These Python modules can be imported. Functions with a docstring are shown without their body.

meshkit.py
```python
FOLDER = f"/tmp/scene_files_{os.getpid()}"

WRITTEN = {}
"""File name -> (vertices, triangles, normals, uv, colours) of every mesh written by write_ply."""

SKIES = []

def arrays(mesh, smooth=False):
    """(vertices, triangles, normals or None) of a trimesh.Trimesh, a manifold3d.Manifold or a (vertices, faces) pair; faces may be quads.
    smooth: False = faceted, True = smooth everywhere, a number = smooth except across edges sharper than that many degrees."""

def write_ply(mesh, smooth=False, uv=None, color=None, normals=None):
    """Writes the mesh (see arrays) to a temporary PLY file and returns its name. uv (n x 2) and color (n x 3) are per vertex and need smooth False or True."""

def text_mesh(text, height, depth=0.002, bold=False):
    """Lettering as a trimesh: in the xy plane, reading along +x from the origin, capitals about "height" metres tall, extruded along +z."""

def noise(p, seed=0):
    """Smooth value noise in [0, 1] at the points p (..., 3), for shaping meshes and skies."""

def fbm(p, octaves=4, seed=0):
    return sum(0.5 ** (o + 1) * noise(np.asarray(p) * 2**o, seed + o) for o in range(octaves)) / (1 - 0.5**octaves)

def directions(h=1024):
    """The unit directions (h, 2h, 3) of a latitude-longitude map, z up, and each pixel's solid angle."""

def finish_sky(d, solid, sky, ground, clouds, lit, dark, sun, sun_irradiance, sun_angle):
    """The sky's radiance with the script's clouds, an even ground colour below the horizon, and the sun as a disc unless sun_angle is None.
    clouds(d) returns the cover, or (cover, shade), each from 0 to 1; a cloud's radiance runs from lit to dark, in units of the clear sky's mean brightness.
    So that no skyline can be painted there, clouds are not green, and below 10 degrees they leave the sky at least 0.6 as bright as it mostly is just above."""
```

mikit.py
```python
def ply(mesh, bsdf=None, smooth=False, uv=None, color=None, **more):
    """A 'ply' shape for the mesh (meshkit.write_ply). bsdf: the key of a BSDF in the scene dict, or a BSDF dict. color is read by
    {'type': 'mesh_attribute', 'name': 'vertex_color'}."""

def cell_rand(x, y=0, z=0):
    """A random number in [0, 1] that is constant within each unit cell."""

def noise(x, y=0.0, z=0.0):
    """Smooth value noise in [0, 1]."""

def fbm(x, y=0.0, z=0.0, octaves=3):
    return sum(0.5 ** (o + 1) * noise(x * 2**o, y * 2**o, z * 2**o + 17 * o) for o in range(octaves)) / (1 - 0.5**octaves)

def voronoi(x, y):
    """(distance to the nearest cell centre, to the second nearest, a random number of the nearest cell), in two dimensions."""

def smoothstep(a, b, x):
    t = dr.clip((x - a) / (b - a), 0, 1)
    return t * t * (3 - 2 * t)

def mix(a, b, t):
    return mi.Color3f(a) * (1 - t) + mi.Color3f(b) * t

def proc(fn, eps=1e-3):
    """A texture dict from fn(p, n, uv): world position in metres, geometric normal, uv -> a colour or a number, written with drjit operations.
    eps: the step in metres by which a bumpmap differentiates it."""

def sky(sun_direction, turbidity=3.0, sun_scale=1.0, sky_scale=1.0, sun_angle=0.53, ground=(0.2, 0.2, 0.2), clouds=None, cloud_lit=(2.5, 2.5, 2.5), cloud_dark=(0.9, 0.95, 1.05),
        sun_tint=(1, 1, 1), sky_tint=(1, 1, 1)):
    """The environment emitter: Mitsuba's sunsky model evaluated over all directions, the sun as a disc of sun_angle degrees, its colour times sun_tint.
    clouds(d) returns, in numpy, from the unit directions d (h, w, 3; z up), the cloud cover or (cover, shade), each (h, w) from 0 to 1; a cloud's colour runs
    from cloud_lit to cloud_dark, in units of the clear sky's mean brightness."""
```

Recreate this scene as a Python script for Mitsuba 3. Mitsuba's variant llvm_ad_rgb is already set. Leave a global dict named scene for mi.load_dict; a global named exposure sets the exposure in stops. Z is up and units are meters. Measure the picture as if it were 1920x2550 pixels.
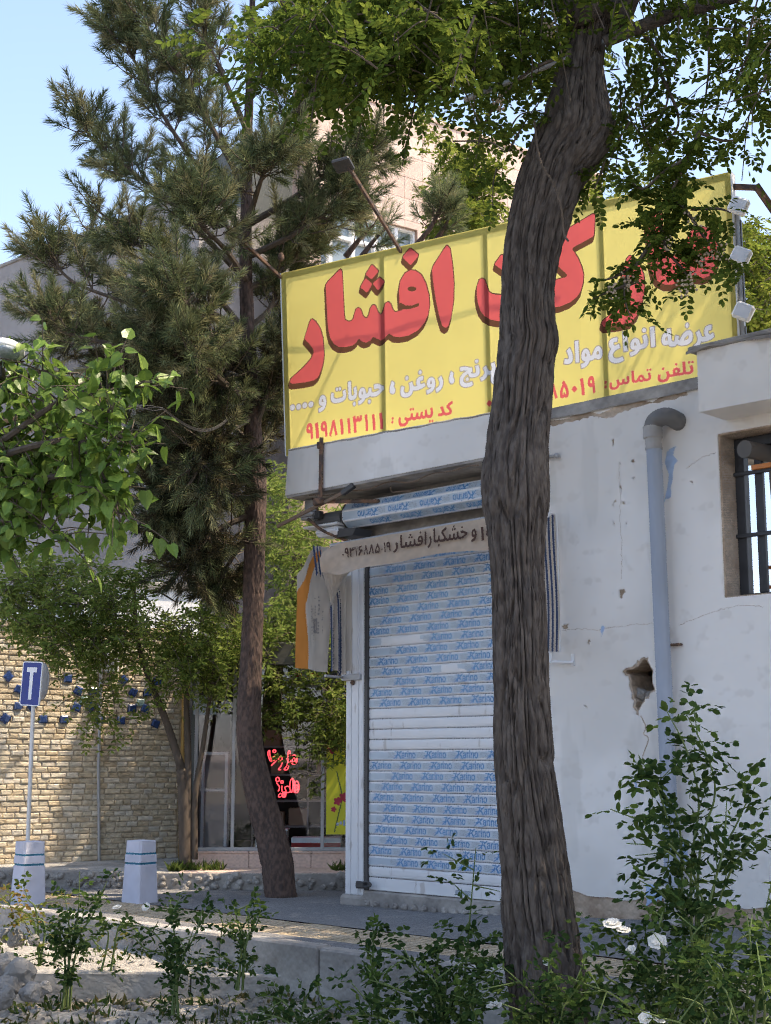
import math, random
import numpy as np
import trimesh
import shapely
import drjit as dr
import mitsuba as mi
import mikit, meshkit
from shapely.geometry import Polygon, box as sbox
from shapely import affinity, union_all
from mikit import proc, noise, fbm, cell_rand, smoothstep, mix, voronoi, ply

T = mi.ScalarTransform4f
RNG = np.random.default_rng(7)
scene, labels = {}, {}

# ---------------------------------------------------------------- camera, light, exposure
EYE = np.array([0.0, 0.0, 1.2])
FOCAL, PW, PH = 3560.0, 1920.0, 2550.0
PITCH = math.atan2(622.0, FOCAL)
FWD = np.array([0.0, math.cos(PITCH), math.sin(PITCH)])
UPV = np.array([0.0, -math.sin(PITCH), math.cos(PITCH)])
scene['camera'] = {'type': 'perspective', 'fov_axis': 'x', 'fov': math.degrees(2 * math.atan(PW / 2 / FOCAL)), 'near_clip': 0.05, 'far_clip': 3000.0,
                   'to_world': T().look_at(origin=EYE.tolist(), target=(EYE + FWD).tolist(), up=[0, 0, 1])}
SUN_AZ, SUN_EL = math.radians(98.0), math.radians(59.0)
SUN = [math.sin(SUN_AZ) * math.cos(SUN_EL), math.cos(SUN_AZ) * math.cos(SUN_EL), math.sin(SUN_EL)]
scene['sky'] = mikit.sky(SUN, turbidity=4.5, sky_scale=1.85, sun_scale=.9, sky_tint=(1.18, .99, .865), ground=(0.22, 0.21, 0.2))
exposure = 2.5


def seen(px, py, depth):
    """the point of the place at a forward distance, along the line of sight of a spot of the photograph"""
    d = FWD + np.array([(px - PW / 2) / FOCAL, 0, 0]) - UPV * ((py - PH / 2) / FOCAL)
    return EYE + d * (depth / d[1])


# ---------------------------------------------------------------- bookkeeping
def numbered(key):
    if key not in USED:
        USED.add(key)
        return key
    k = NEXT.get(key, 1)
    while f'{key}_{k:03d}' in USED:
        k += 1
    NEXT[key] = k + 1
    USED.add(f'{key}_{k:03d}')
    return f'{key}_{k:03d}'


USED, NEXT = set(), {}


def thing(name, label, cat, group=None):
    key = numbered(name)
    labels[key] = {'label': label, 'category': cat}
    if group:
        labels[key]['group'] = group
    return key


def part(parent, name, mesh, mat, smooth=False, label=None, kind=None, **kw):
    key = numbered(parent + '__' + name)
    scene[key] = mesh if isinstance(mesh, dict) else ply(mesh, 'm_' + mat, smooth=smooth, **kw)
    if label or kind:
        labels[key] = {k: v for k, v in (('label', label), ('kind', kind)) if v}
    return key


def single(name, mesh, mat, label, cat, smooth=False, group=None, **kw):
    key = thing(name, label, cat, group)
    scene[key] = ply(mesh, 'm_' + mat, smooth=smooth, **kw)
    return key


def struct(name, mesh, mat, label, smooth=False, **kw):
    key = numbered(name)
    scene[key] = ply(mesh, 'm_' + mat, smooth=smooth, **kw)
    labels[key] = {'label': label, 'kind': 'structure'}
    return key


# ---------------------------------------------------------------- shapes
def cat_(ms):
    return trimesh.util.concatenate([m for m in ms if m is not None])


class Frame:
    """local x along a, local y up, local z out along n (right-handed)"""
    def __init__(self, o, a):
        self.o, self.a = np.asarray(o, float), np.array([a[0], a[1], 0.0]) / math.hypot(a[0], a[1])
        self.n = np.array([self.a[1], -self.a[0], 0.0])

    def p(self, x, y, z=0.0):
        return self.o + self.a * x + np.array([0, 0, 1.0]) * y + self.n * z

    def m(self, mesh):
        v = np.asarray(mesh.vertices)
        w = self.o + v[:, :1] * self.a + v[:, 1:2] * np.array([0, 0, 1.0]) + v[:, 2:3] * self.n
        return trimesh.Trimesh(w, np.asarray(mesh.faces), process=False)

    def box(self, x0, x1, y0, y1, z0, z1, c=0.0):
        return self.m(cbox(x0, x1, y0, y1, z0, z1, c))

    def poly(self, g, z0, z1):
        return self.m(extrude(g, z0, z1))


def cbox(x0, x1, y0, y1, z0, z1, c=0.0):
    if c <= 0:
        m = trimesh.creation.box((x1 - x0, y1 - y0, z1 - z0))
        m.apply_translation(((x0 + x1) / 2, (y0 + y1) / 2, (z0 + z1) / 2))
        return m
    c = min(c, (x1 - x0) * .45, (y1 - y0) * .45, (z1 - z0) * .45)
    pts = []
    for X, sx in ((x0, 1), (x1, -1)):
        for Y, sy in ((y0, 1), (y1, -1)):
            for Z, sz in ((z0, 1), (z1, -1)):
                pts += [(X + sx * c, Y + sy * c, Z), (X + sx * c, Y, Z + sz * c), (X, Y + sy * c, Z + sz * c)]
    return trimesh.convex.convex_hull(np.array(pts))


def extrude(g, z0, z1):
    ms = [trimesh.creation.extrude_polygon(q, z1 - z0, engine='earcut') for q in getattr(g, 'geoms', [g]) if q.area > 1e-9]
    m = cat_(ms)
    m.apply_translation((0, 0, z0))
    return m


def sheet(g, z=0.0):
    """a flat sheet facing +z"""
    ms = []
    for q in getattr(g, 'geoms', [g]):
        if q.geom_type != 'Polygon' or q.area < 1e-8:
            continue
        v, f = trimesh.creation.triangulate_polygon(q, engine='earcut')
        ms.append(trimesh.Trimesh(np.column_stack([v, np.full(len(v), z)]), f, process=False))
    return cat_(ms)


def unpack(data):
    return union_all([Polygon(np.array(r[0]).reshape(-1, 2) / 1000, [np.array(h).reshape(-1, 2) / 1000 for h in r[1:]]).buffer(0) for r in data])


def tube(pts, rad, sides=8, caps=True):
    """a round bar along a polyline; rad: one radius or one per point"""
    p = np.asarray(pts, float)
    r = np.broadcast_to(np.asarray(rad, float), (len(p),))
    t = np.gradient(p, axis=0)
    t /= np.linalg.norm(t, axis=1, keepdims=True) + 1e-12
    ref = np.array([0.3, 0.2, 0.93]) if abs(t[0] @ [0.3, 0.2, 0.93]) < .9 else np.array([1.0, 0, 0])
    A = np.empty_like(p)
    a = ref - t[0] * (ref @ t[0])
    for i in range(len(p)):
        a = a - t[i] * (a @ t[i])
        a /= np.linalg.norm(a) + 1e-12
        A[i] = a
    B = np.cross(t, A)
    ang = np.arange(sides) * 2 * np.pi / sides
    v = p[:, None] + r[:, None, None] * (np.cos(ang)[None, :, None] * A[:, None] + np.sin(ang)[None, :, None] * B[:, None])
    n = len(p)
    i, j = np.meshgrid(np.arange(n - 1), np.arange(sides), indexing='ij')
    a0, a1, b0, b1 = i * sides + j, i * sides + (j + 1) % sides, (i + 1) * sides + j, (i + 1) * sides + (j + 1) % sides
    f = [np.stack([a0, a1, b1], -1).reshape(-1, 3), np.stack([a0, b1, b0], -1).reshape(-1, 3)]
    v = v.reshape(-1, 3)
    if caps:
        v = np.vstack([v, p[:1], p[-1:]])
        k = np.arange(sides)
        f += [np.stack([(k + 1) % sides, k, np.full(sides, n * sides)], -1), np.stack([(n - 1) * sides + k, (n - 1) * sides + (k + 1) % sides, np.full(sides, n * sides + 1)], -1)]
    return trimesh.Trimesh(v, np.vstack(f), process=False)


def bar(a, b, w, h=None):
    """a square bar from a to b"""
    a, b = np.asarray(a, float), np.asarray(b, float)
    h = h or w
    t = (b - a) / np.linalg.norm(b - a)
    ref = np.array([0, 0, 1.0]) if abs(t[2]) < .9 else np.array([1.0, 0, 0])
    x = np.cross(t, ref)
    x /= np.linalg.norm(x)
    y = np.cross(x, t)
    m = cbox(-w / 2, w / 2, -h / 2, h / 2, 0, np.linalg.norm(b - a), min(w, h) * .08)
    m.apply_transform(np.vstack([np.column_stack([x, y, t, a]), [0, 0, 0, 1]]))
    if np.linalg.det(np.column_stack([x, y, t])) < 0:
        m.invert()
    return m


def smooth_path(pts, k=6):
    """Catmull-Rom through the points (any number of columns)"""
    p = np.asarray(pts, float)
    p = np.vstack([2 * p[0] - p[1], p, 2 * p[-1] - p[-2]])
    out = []
    for i in range(1, len(p) - 2):
        for t in np.arange(k) / k:
            out.append(0.5 * (2 * p[i] + (p[i + 1] - p[i - 1]) * t + (2 * p[i - 1] - 5 * p[i] + 4 * p[i + 1] - p[i + 2]) * t**2 + (3 * p[i] - p[i - 1] - 3 * p[i + 1] + p[i + 2]) * t**3))
    out.append(p[-2])
    return np.array(out)


def blob(r, seed, detail=2, rough=.3, freq=1.5):
    m = trimesh.creation.icosphere(subdivisions=detail)
    v = np.asarray(m.vertices)
    d = 1 + rough * (meshkit.fbm(v * freq + seed * 7.3, 3, seed) - .5) * 2
    m.vertices = v * d[:, None] * r
    return m


def grid(fn, nu, nv):
    """a sheet of (nu+1)*(nv+1) points fn(u, v), u and v from 0 to 1"""
    u, v = np.meshgrid(np.linspace(0, 1, nu + 1), np.linspace(0, 1, nv + 1), indexing='ij')
    pts = fn(u.ravel(), v.ravel())
    i, j = np.meshgrid(np.arange(nu), np.arange(nv), indexing='ij')
    a = (i * (nv + 1) + j).ravel()
    b, c, d = a + nv + 1, a + nv + 2, a + 1
    return trimesh.Trimesh(pts, np.vstack([np.stack([a, b, c], -1), np.stack([a, c, d], -1)]), process=False)


# ---------------------------------------------------------------- foliage
def unit(v):
    v = np.asarray(v, float)
    return v / (np.linalg.norm(v, axis=-1, keepdims=True) + 1e-12)


LEAF6 = (np.array([[0, 0, 0], [.28, .40, .05], [.28, -.40, .05], [.68, .42, .05], [.68, -.42, .05], [1, 0, -.04], [.5, 0, -.03]], float),
         np.array([[0, 6, 1], [0, 2, 6], [1, 6, 3], [2, 4, 6], [3, 6, 5], [6, 4, 5]]))
LEAF4 = (np.array([[0, 0, 0], [.42, .5, .06], [.42, -.5, .06], [1, 0, -.03]], float), np.array([[0, 3, 1], [0, 2, 3]]))
HEART = (np.array([[0, 0, 0], [-.06, .3, .05], [-.06, -.3, .05], [.25, .5, .07], [.25, -.5, .07], [.62, .34, .02], [.62, -.34, .02], [1, 0, -.16], [.3, 0, -.02], [.65, 0, -.07]], float),
         np.array([[0, 8, 1], [0, 2, 8], [1, 8, 3], [2, 4, 8], [3, 8, 5], [8, 4, 6], [8, 9, 5], [8, 6, 9], [5, 9, 7], [9, 6, 7]]))


def leaves(pos, fwd, nrm, length, width, shape=LEAF4):
    """many leaves: base points, directions, face normals, lengths, widths -> vertices, faces, vertices per leaf"""
    f = unit(fwd)
    s = unit(np.cross(nrm, f))
    n = np.cross(f, s)
    V, F = shape
    L, Wd = np.broadcast_to(length, (len(pos),)), np.broadcast_to(width, (len(pos),))
    v = pos[:, None] + V[None, :, :1] * (f * L[:, None])[:, None] + V[None, :, 1:2] * (s * Wd[:, None])[:, None] + V[None, :, 2:3] * (n * L[:, None])[:, None]
    fa = F[None] + (np.arange(len(pos)) * len(V))[:, None, None]
    return v.reshape(-1, 3), fa.reshape(-1, 3), len(V)


def leafcolors(n, per, tones, rng, jitter=.18):
    t = np.asarray(tones, float)
    c = t[rng.integers(0, len(t), n)] * (1 + jitter * rng.standard_normal((n, 1)))
    return np.repeat(np.clip(c, .004, 1), per, axis=0)


def joined(vs, fs):
    at, out = 0, []
    for v, f in zip(vs, fs):
        out.append(f + at)
        at += len(v)
    return trimesh.Trimesh(np.vstack(vs), np.vstack(out), process=False)


def randdir(rng, n):
    return unit(rng.standard_normal((n, 3)))

# ---------------------------------------------------------------- materials
def rgb(*c):
    return {'type': 'rgb', 'value': [float(x) for x in c]}


def mat(key, color, rough=.6, metal=0.0, bump=None, bump_scale=.004, spec=.5, two=True, eps=2e-3, **kw):
    b = {'type': 'principled', 'base_color': color if isinstance(color, dict) else rgb(*color), 'roughness': rough if isinstance(rough, dict) else float(rough), 'specular': spec, **kw}
    if metal:
        b['metallic'] = float(metal)
    if bump is not None:
        b = {'type': 'bumpmap', 'arbitrary': proc(bump, eps), 'scale': float(bump_scale), 'bsdf': b}
    scene['m_' + key] = {'type': 'twosided', 'bsdf': b} if two else b
    return key


def thin(key, color, trans, rough=.5, **kw):
    scene['m_' + key] = {'type': 'principledthin', 'base_color': color if isinstance(color, dict) else rgb(*color), 'roughness': rough, 'diff_trans': float(trans), **kw}
    return key


VCOL = {'type': 'mesh_attribute', 'name': 'vertex_color'}


def plaster(p, n, uv):
    a = fbm(p.x * 1.3, p.y * 1.3, p.z * 1.1, 4)
    b = fbm(p.x * 9, p.y * 9, p.z * 9, 3)
    c = fbm(p.x * 5 + 40, p.y * 5, p.z * .9, 4)
    k = mix((.63, .605, .565), (.73, .705, .665), smoothstep(.35, .65, a))
    k = mix(k, (.54, .51, .465), smoothstep(.60, .74, b) * .35)
    return mix(k, (.50, .48, .44), smoothstep(.62, .72, c) * .35)


def plaster_h(p, n, uv):
    return fbm(p.x * 14, p.y * 14, p.z * 14, 4) + .35 * fbm(p.x * 70, p.y * 70, p.z * 70, 2)


mat('plaster', proc(plaster), .85, bump=plaster_h, bump_scale=.010)


def cement(p, n, uv):
    a = fbm(p.x * 4, p.y * 4, p.z * 4, 4)
    b = fbm(p.x * 30, p.y * 30, p.z * 30, 3)
    return mix((.20, .185, .17), (.36, .335, .30), smoothstep(.3, .7, a)) * (.75 + .5 * b)


mat('cement', proc(cement), .9, bump=plaster_h, bump_scale=.02)


def rubble(p, n, uv):
    a = fbm(p.x * 6, p.y * 6, p.z * 6, 4)
    return mix((.30, .22, .155), (.46, .37, .28), smoothstep(.3, .7, a)) * (.7 + .6 * fbm(p.x * 40, p.y * 40, p.z * 40, 2))


mat('bare_render', proc(rubble), .95, bump=plaster_h, bump_scale=.03)


def pale_concrete(p, n, uv):
    a = fbm(p.x * 3, p.y * 3, p.z * 3, 4)
    b = fbm(p.x * 45, p.y * 45, p.z * 45, 2)
    return mix((.235, .22, .20), (.37, .35, .315), smoothstep(.3, .7, a)) * (.78 + .44 * b)


mat('pale_concrete', proc(pale_concrete), .9, bump=plaster_h, bump_scale=.025)


def asphalt(p, n, uv):
    a = fbm(p.x * 2, p.y * 2, 0, 4)
    b = fbm(p.x * 90, p.y * 90, 0, 2)
    c = smoothstep(.62, .75, fbm(p.x * 7 + 9, p.y * 7, 0, 4))
    return mix(mix((.105, .105, .108), (.165, .163, .160), a), (.22, .205, .18), c * .5) * (.65 + .7 * b)


def grain_h(p, n, uv):
    return fbm(p.x * 60, p.y * 60, p.z * 60, 3)


mat('asphalt', proc(asphalt), .85, bump=grain_h, bump_scale=.006)


def soil(p, n, uv):
    a = fbm(p.x * 3, p.y * 3, 0, 5)
    b = fbm(p.x * 50, p.y * 50, 0, 3)
    return mix((.17, .15, .12), (.36, .33, .28), smoothstep(.3, .65, a)) * (.6 + .8 * b)


mat('soil', proc(soil), .95, bump=grain_h, bump_scale=.02)


def sand(p, n, uv):
    b = fbm(p.x * 45, p.y * 45, 0, 3)
    return mix((.24, .222, .195), (.36, .335, .295), fbm(p.x * 4, p.y * 4, 0, 4)) * (.7 + .6 * b)


mat('sand', proc(sand), .95, bump=grain_h, bump_scale=.02)


def stone_c(p, n, uv):
    return mix((.14, .133, .122), (.27, .257, .235), fbm(p.x * 9, p.y * 9, p.z * 9, 4))


mat('stone', proc(stone_c), .9, bump=grain_h, bump_scale=.01)
mat('tactile', proc(lambda p, n, uv: mix((.30, .235, .15), (.40, .33, .235), fbm(p.x * 6, p.y * 6, 0, 4)) * (.75 + .5 * noise(p.x * 80, p.y * 80, 0))), .85)


def brickcol(p, n, uv):
    a = fbm(p.x * 25, p.y * 25, p.z * 25, 3)
    return mi.Color3f(.55, .475, .345) * (.62 + .75 * a)


mat('brick', proc(lambda p, n, uv: brickcol(p, n, uv)), .9, bump=plaster_h, bump_scale=.012)
mat('brick_pale', proc(lambda p, n, uv: mi.Color3f(.60, .545, .44) * (.62 + .7 * fbm(p.x * 25, p.y * 25, p.z * 25, 3))), .9, bump=plaster_h, bump_scale=.012)
mat('brick_brown', proc(lambda p, n, uv: mi.Color3f(.50, .41, .28) * (.62 + .75 * fbm(p.x * 25, p.y * 25, p.z * 25, 3))), .9, bump=plaster_h, bump_scale=.012)
mat('mortar', proc(lambda p, n, uv: mi.Color3f(.40, .345, .265) * (.6 + .8 * fbm(p.x * 30, p.y * 30, p.z * 30, 3))), .95)
mat('blue_glaze', proc(lambda p, n, uv: mix((.012, .026, .09), (.03, .07, .22), fbm(p.x * 30, p.y * 30, p.z * 30, 3))), .18, spec=.6, clearcoat=.6)
mat('turquoise_glaze', proc(lambda p, n, uv: mix((.20, .33, .33), (.35, .46, .44), fbm(p.x * 30, p.y * 30, p.z * 30, 3))), .25, clearcoat=.5)
mat('ochre_paint', proc(lambda p, n, uv: mi.Color3f(.52, .33, .10) * (.7 + .5 * fbm(p.x * 12, p.y * 12, p.z * 5, 3))), .7)


def metalwhite(p, n, uv):
    a = fbm(p.x * 3, p.y * 3, p.z * 3, 4)
    b = smoothstep(.66, .78, fbm(p.x * 20, p.y * 20, p.z * 6, 4))
    return mix(mix((.55, .56, .57), (.66, .67, .68), a), (.33, .29, .25), b * .55)


mat('white_metal', proc(metalwhite), .42, spec=.5)
mat('white_paint', proc(lambda p, n, uv: mi.Color3f(.72, .715, .70) * (.82 + .3 * fbm(p.x * 4, p.y * 4, p.z * 4, 4))), .5)
mat('tape', proc(lambda p, n, uv: mix((.31, .385, .46), (.42, .49, .555), fbm(p.x * 6, p.y * 6, p.z * 22, 3))), .3)
mat('tape_blue', proc(lambda p, n, uv: mix((.035, .14, .32), (.065, .20, .42), fbm(p.x * 9, p.y * 9, p.z * 30, 3))), .45)
mat('tape_grey', proc(lambda p, n, uv: mix((.20, .245, .29), (.34, .38, .42), cell_rand(p.x * 210, p.y * 210, p.z * 150))), .5)
mat('pvc', proc(lambda p, n, uv: mi.Color3f(.275, .31, .37) * (.8 + .38 * fbm(p.x * 8, p.y * 8, p.z * 2, 4))), .45)
mat('pvc_dark', proc(lambda p, n, uv: mi.Color3f(.125, .122, .118) * (.75 + .5 * fbm(p.x * 14, p.y * 14, p.z * 14, 3))), .6)
mat('pvc_grey', proc(lambda p, n, uv: mi.Color3f(.30, .29, .275) * (.8 + .4 * fbm(p.x * 14, p.y * 14, p.z * 14, 3))), .6)
mat('sooty_pipe', (.10, .095, .088), .8)
mat('dark_metal', (.045, .043, .042), .5)
mat('dark_paint', proc(lambda p, n, uv: mi.Color3f(.035, .036, .04) * (.7 + .6 * fbm(p.x * 9, p.y * 9, p.z * 9, 3))), .55)


def rust_c(p, n, uv):
    return mix((.06, .045, .038), (.17, .095, .055), smoothstep(.35, .7, fbm(p.x * 22, p.y * 22, p.z * 22, 4)))


mat('rust', proc(rust_c), .8)
mat('galvanised', proc(lambda p, n, uv: mi.Color3f(.36, .365, .37) * (.75 + .5 * fbm(p.x * 7, p.y * 7, p.z * 7, 3))), .45, metal=.3)
mat('orange_paint', (.55, .20, .05), .5)
mat('reflective_glass', (.62, .68, .74), .03, metal=1.0)
mat('window_glass', (.20, .25, .27), .06, spec=.9)
scene['m_pane_glass'] = {'type': 'thindielectric', 'int_ior': 1.5, 'specular_transmittance': {'type': 'rgb', 'value': [.74, .80, .84]}}
mat('white_lacquer', (.78, .78, .76), .35)
mat('pink_stone', proc(lambda p, n, uv: mix((.52, .37, .295), (.62, .46, .37), fbm(p.x * 1.5, p.y * 1.5, p.z * 1.5, 4)) * (.85 + .3 * noise(p.x * 60, p.y * 60, p.z * 60))), .5)
mat('pink_stone_pale', proc(lambda p, n, uv: mix((.57, .42, .34), (.66, .51, .42), fbm(p.x * 1.5 + 7, p.y * 1.5, p.z * 1.5, 4)) * (.85 + .3 * noise(p.x * 60, p.y * 60, p.z * 60))), .5)
mat('pink_joint', (.30, .21, .16), .9)


def oldwall(p, n, uv):
    a = fbm(p.x * .55, p.y * .55, p.z * .4, 5)
    b = fbm(p.x * 3, p.y * 3, p.z * .5, 4)
    return mix((.20, .185, .175), (.31, .29, .275), smoothstep(.3, .7, a)) * (.78 + .44 * b)


mat('old_render', proc(oldwall), .95, bump=plaster_h, bump_scale=.03)
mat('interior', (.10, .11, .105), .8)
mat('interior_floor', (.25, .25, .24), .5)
mat('shelf_board', (.30, .31, .30), .6)
mat('carton', (.42, .33, .22), .8)
mat('pole_white', proc(lambda p, n, uv: mi.Color3f(.62, .62, .61) * (.78 + .4 * fbm(p.x * 20, p.y * 20, p.z * 3, 4))), .45)
mat('sign_blue', (.018, .035, .21), .4)
mat('sign_white', (.74, .75, .77), .4)
mat('bollard_paint', proc(lambda p, n, uv: mi.Color3f(.46, .48, .56) * (.78 + .42 * fbm(p.x * 7, p.y * 7, p.z * 5, 4))), .65, bump=plaster_h, bump_scale=.006)
mat('bollard_band', proc(lambda p, n, uv: mi.Color3f(.03, .15, .23) * (.7 + .6 * fbm(p.x * 20, p.y * 20, p.z * 20, 3))), .5)
mat('blue_wash', proc(lambda p, n, uv: mi.Color3f(.34, .44, .60) * (.8 + .4 * fbm(p.x * 20, p.y * 20, p.z * 20, 3))), .85)
mat('cable_black', (.02, .02, .021), .6)
mat('cable_brown', (.16, .11, .075), .8)
# printed banner cloth lets the light through
mat_cloth = dict(rough=.6)


def weave(p, n, uv):
    return .90 + .2 * fbm(p.x * 3, p.y * 3, p.z * 5, 3)


def banner_panels(c):
    # the banner is sewn from lengths of cloth whose dye differs a little
    def fn(p, n, uv):
        return mi.Color3f(*c) * (.93 + .12 * fbm(p.x * 2.2, p.y * 2.2, p.z * 1.2, 3) + .05 * (cell_rand(p.x * 1.9, 0, 0) - .5))
    return proc(fn)


thin('banner_yellow', banner_panels((.80, .69, .21)), 1.15, .6)
thin('banner_red', banner_panels((.74, .135, .125)), 1.1, .6)
thin('banner_brown', banner_panels((.17, .075, .04)), .9, .6)
thin('banner_white', banner_panels((.85, .85, .85)), .7, .6)
thin('banner_grey', banner_panels((.40, .33, .28)), .8, .6)
thin('awning_cream', proc(lambda p, n, uv: mix((.48, .43, .37), (.60, .56, .50), fbm(p.x * 5, p.y * 5, p.z * 5, 4)) * (.8 + .35 * fbm(p.x * 18, p.y * 18, p.z * 4, 3))), .55, .7)
thin('awning_tan', proc(lambda p, n, uv: mix((.44, .34, .25), (.54, .45, .36), fbm(p.x * 4, p.y * 4, p.z * 4, 4)) * (.85 + .3 * fbm(p.x * 20, p.y * 20, p.z * 20, 3))), .5, .7)
thin('awning_orange', proc(lambda p, n, uv: mi.Color3f(.58, .24, .06) * (.8 + .35 * fbm(p.x * 9, p.y * 9, p.z * 3, 3))), .5, .7)
thin('awning_navy', (.055, .075, .14), .3, .7)
thin('awning_print', (.30, .28, .27), .4, .7)
thin('awning_ink', (.085, .055, .045), .3, .7)
thin('leaf', VCOL, 1.2, .45, spec_trans=0.0)
scene['m_leaf_glossy'] = {'type': 'blendbsdf', 'weight': .36, 'a': {'type': 'principledthin', 'base_color': VCOL, 'roughness': .4, 'diff_trans': 1.0}, 'b': {'type': 'twosided', 'bsdf': {'type': 'principled', 'base_color': VCOL, 'roughness': .33, 'specular': .45}}}
thin('needle', VCOL, .35, .5)
thin('petal', (.80, .79, .74), .8, .6)


def bark(p, n, uv):
    a = fbm(p.x * 45, p.y * 45, p.z * 16, 4)
    b = fbm(p.x * 6, p.y * 6, p.z * 1.4, 3)
    return mix(mix((.062, .05, .042), (.112, .093, .077), smoothstep(.3, .7, a)), (.10, .076, .058), smoothstep(.55, .8, b) * .5)


def bark_h(p, n, uv):
    return fbm(p.x * 80, p.y * 80, p.z * 16, 4)


mat('locust_bark', proc(bark), .95, bump=bark_h, bump_scale=.03)
mat('pine_bark', proc(lambda p, n, uv: mix((.06, .044, .037), (.125, .083, .066), smoothstep(.3, .7, fbm(p.x * 55, p.y * 55, p.z * 22, 4)))), .95, bump=bark_h, bump_scale=.03)
mat('twig_bark', proc(lambda p, n, uv: mix((.05, .04, .03), (.13, .10, .075), fbm(p.x * 40, p.y * 40, p.z * 12, 3))), .9)
mat('green_stem', (.10, .14, .04), .7)

# ================================================================ the setting
WALL = Frame((-0.31722, 12.66462, 0.0), (0.71157, -0.70261))      # x along the shop wall, y up, z towards the street
BRK = Frame((-3.99715, 15.23076, 0.15), (0.83779, 0.54599))       # the brick garden wall
GATE = Frame((-1.95, 14.65, 0.15), (1.0, 0.0))                    # the small shop across the side street


def road_sheet(pts, z, fn=None, step=.25):
    return None


def patch(x0, x1, z0, z1, h, step=.22):
    """a level piece of ground in wall coordinates (x along, z out); h(x, z) is its height"""
    nu, nv = max(1, int((x1 - x0) / step)), max(1, int((z1 - z0) / step))

    def fn(u, v):
        x, z = x0 + (x1 - x0) * u, z0 + (z1 - z0) * v
        y = h(x, z)
        return WALL.o + WALL.a * x[:, None] + WALL.n * z[:, None] + np.array([0, 0, 1.0]) * y[:, None]
    m = grid(fn, nu, nv)
    if m.face_normals[:, 2].mean() < 0:
        m.invert()
    return m


def side_h(x, z):
    rise = .095 * np.clip((x - .9) / 2.2, 0, 1) * np.clip(1 - z / 1.1, 0, 1)
    return rise + .006 * (meshkit.fbm(np.stack([x * .8, z * .8, x * 0], -1), 3, 5) - .5)


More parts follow.
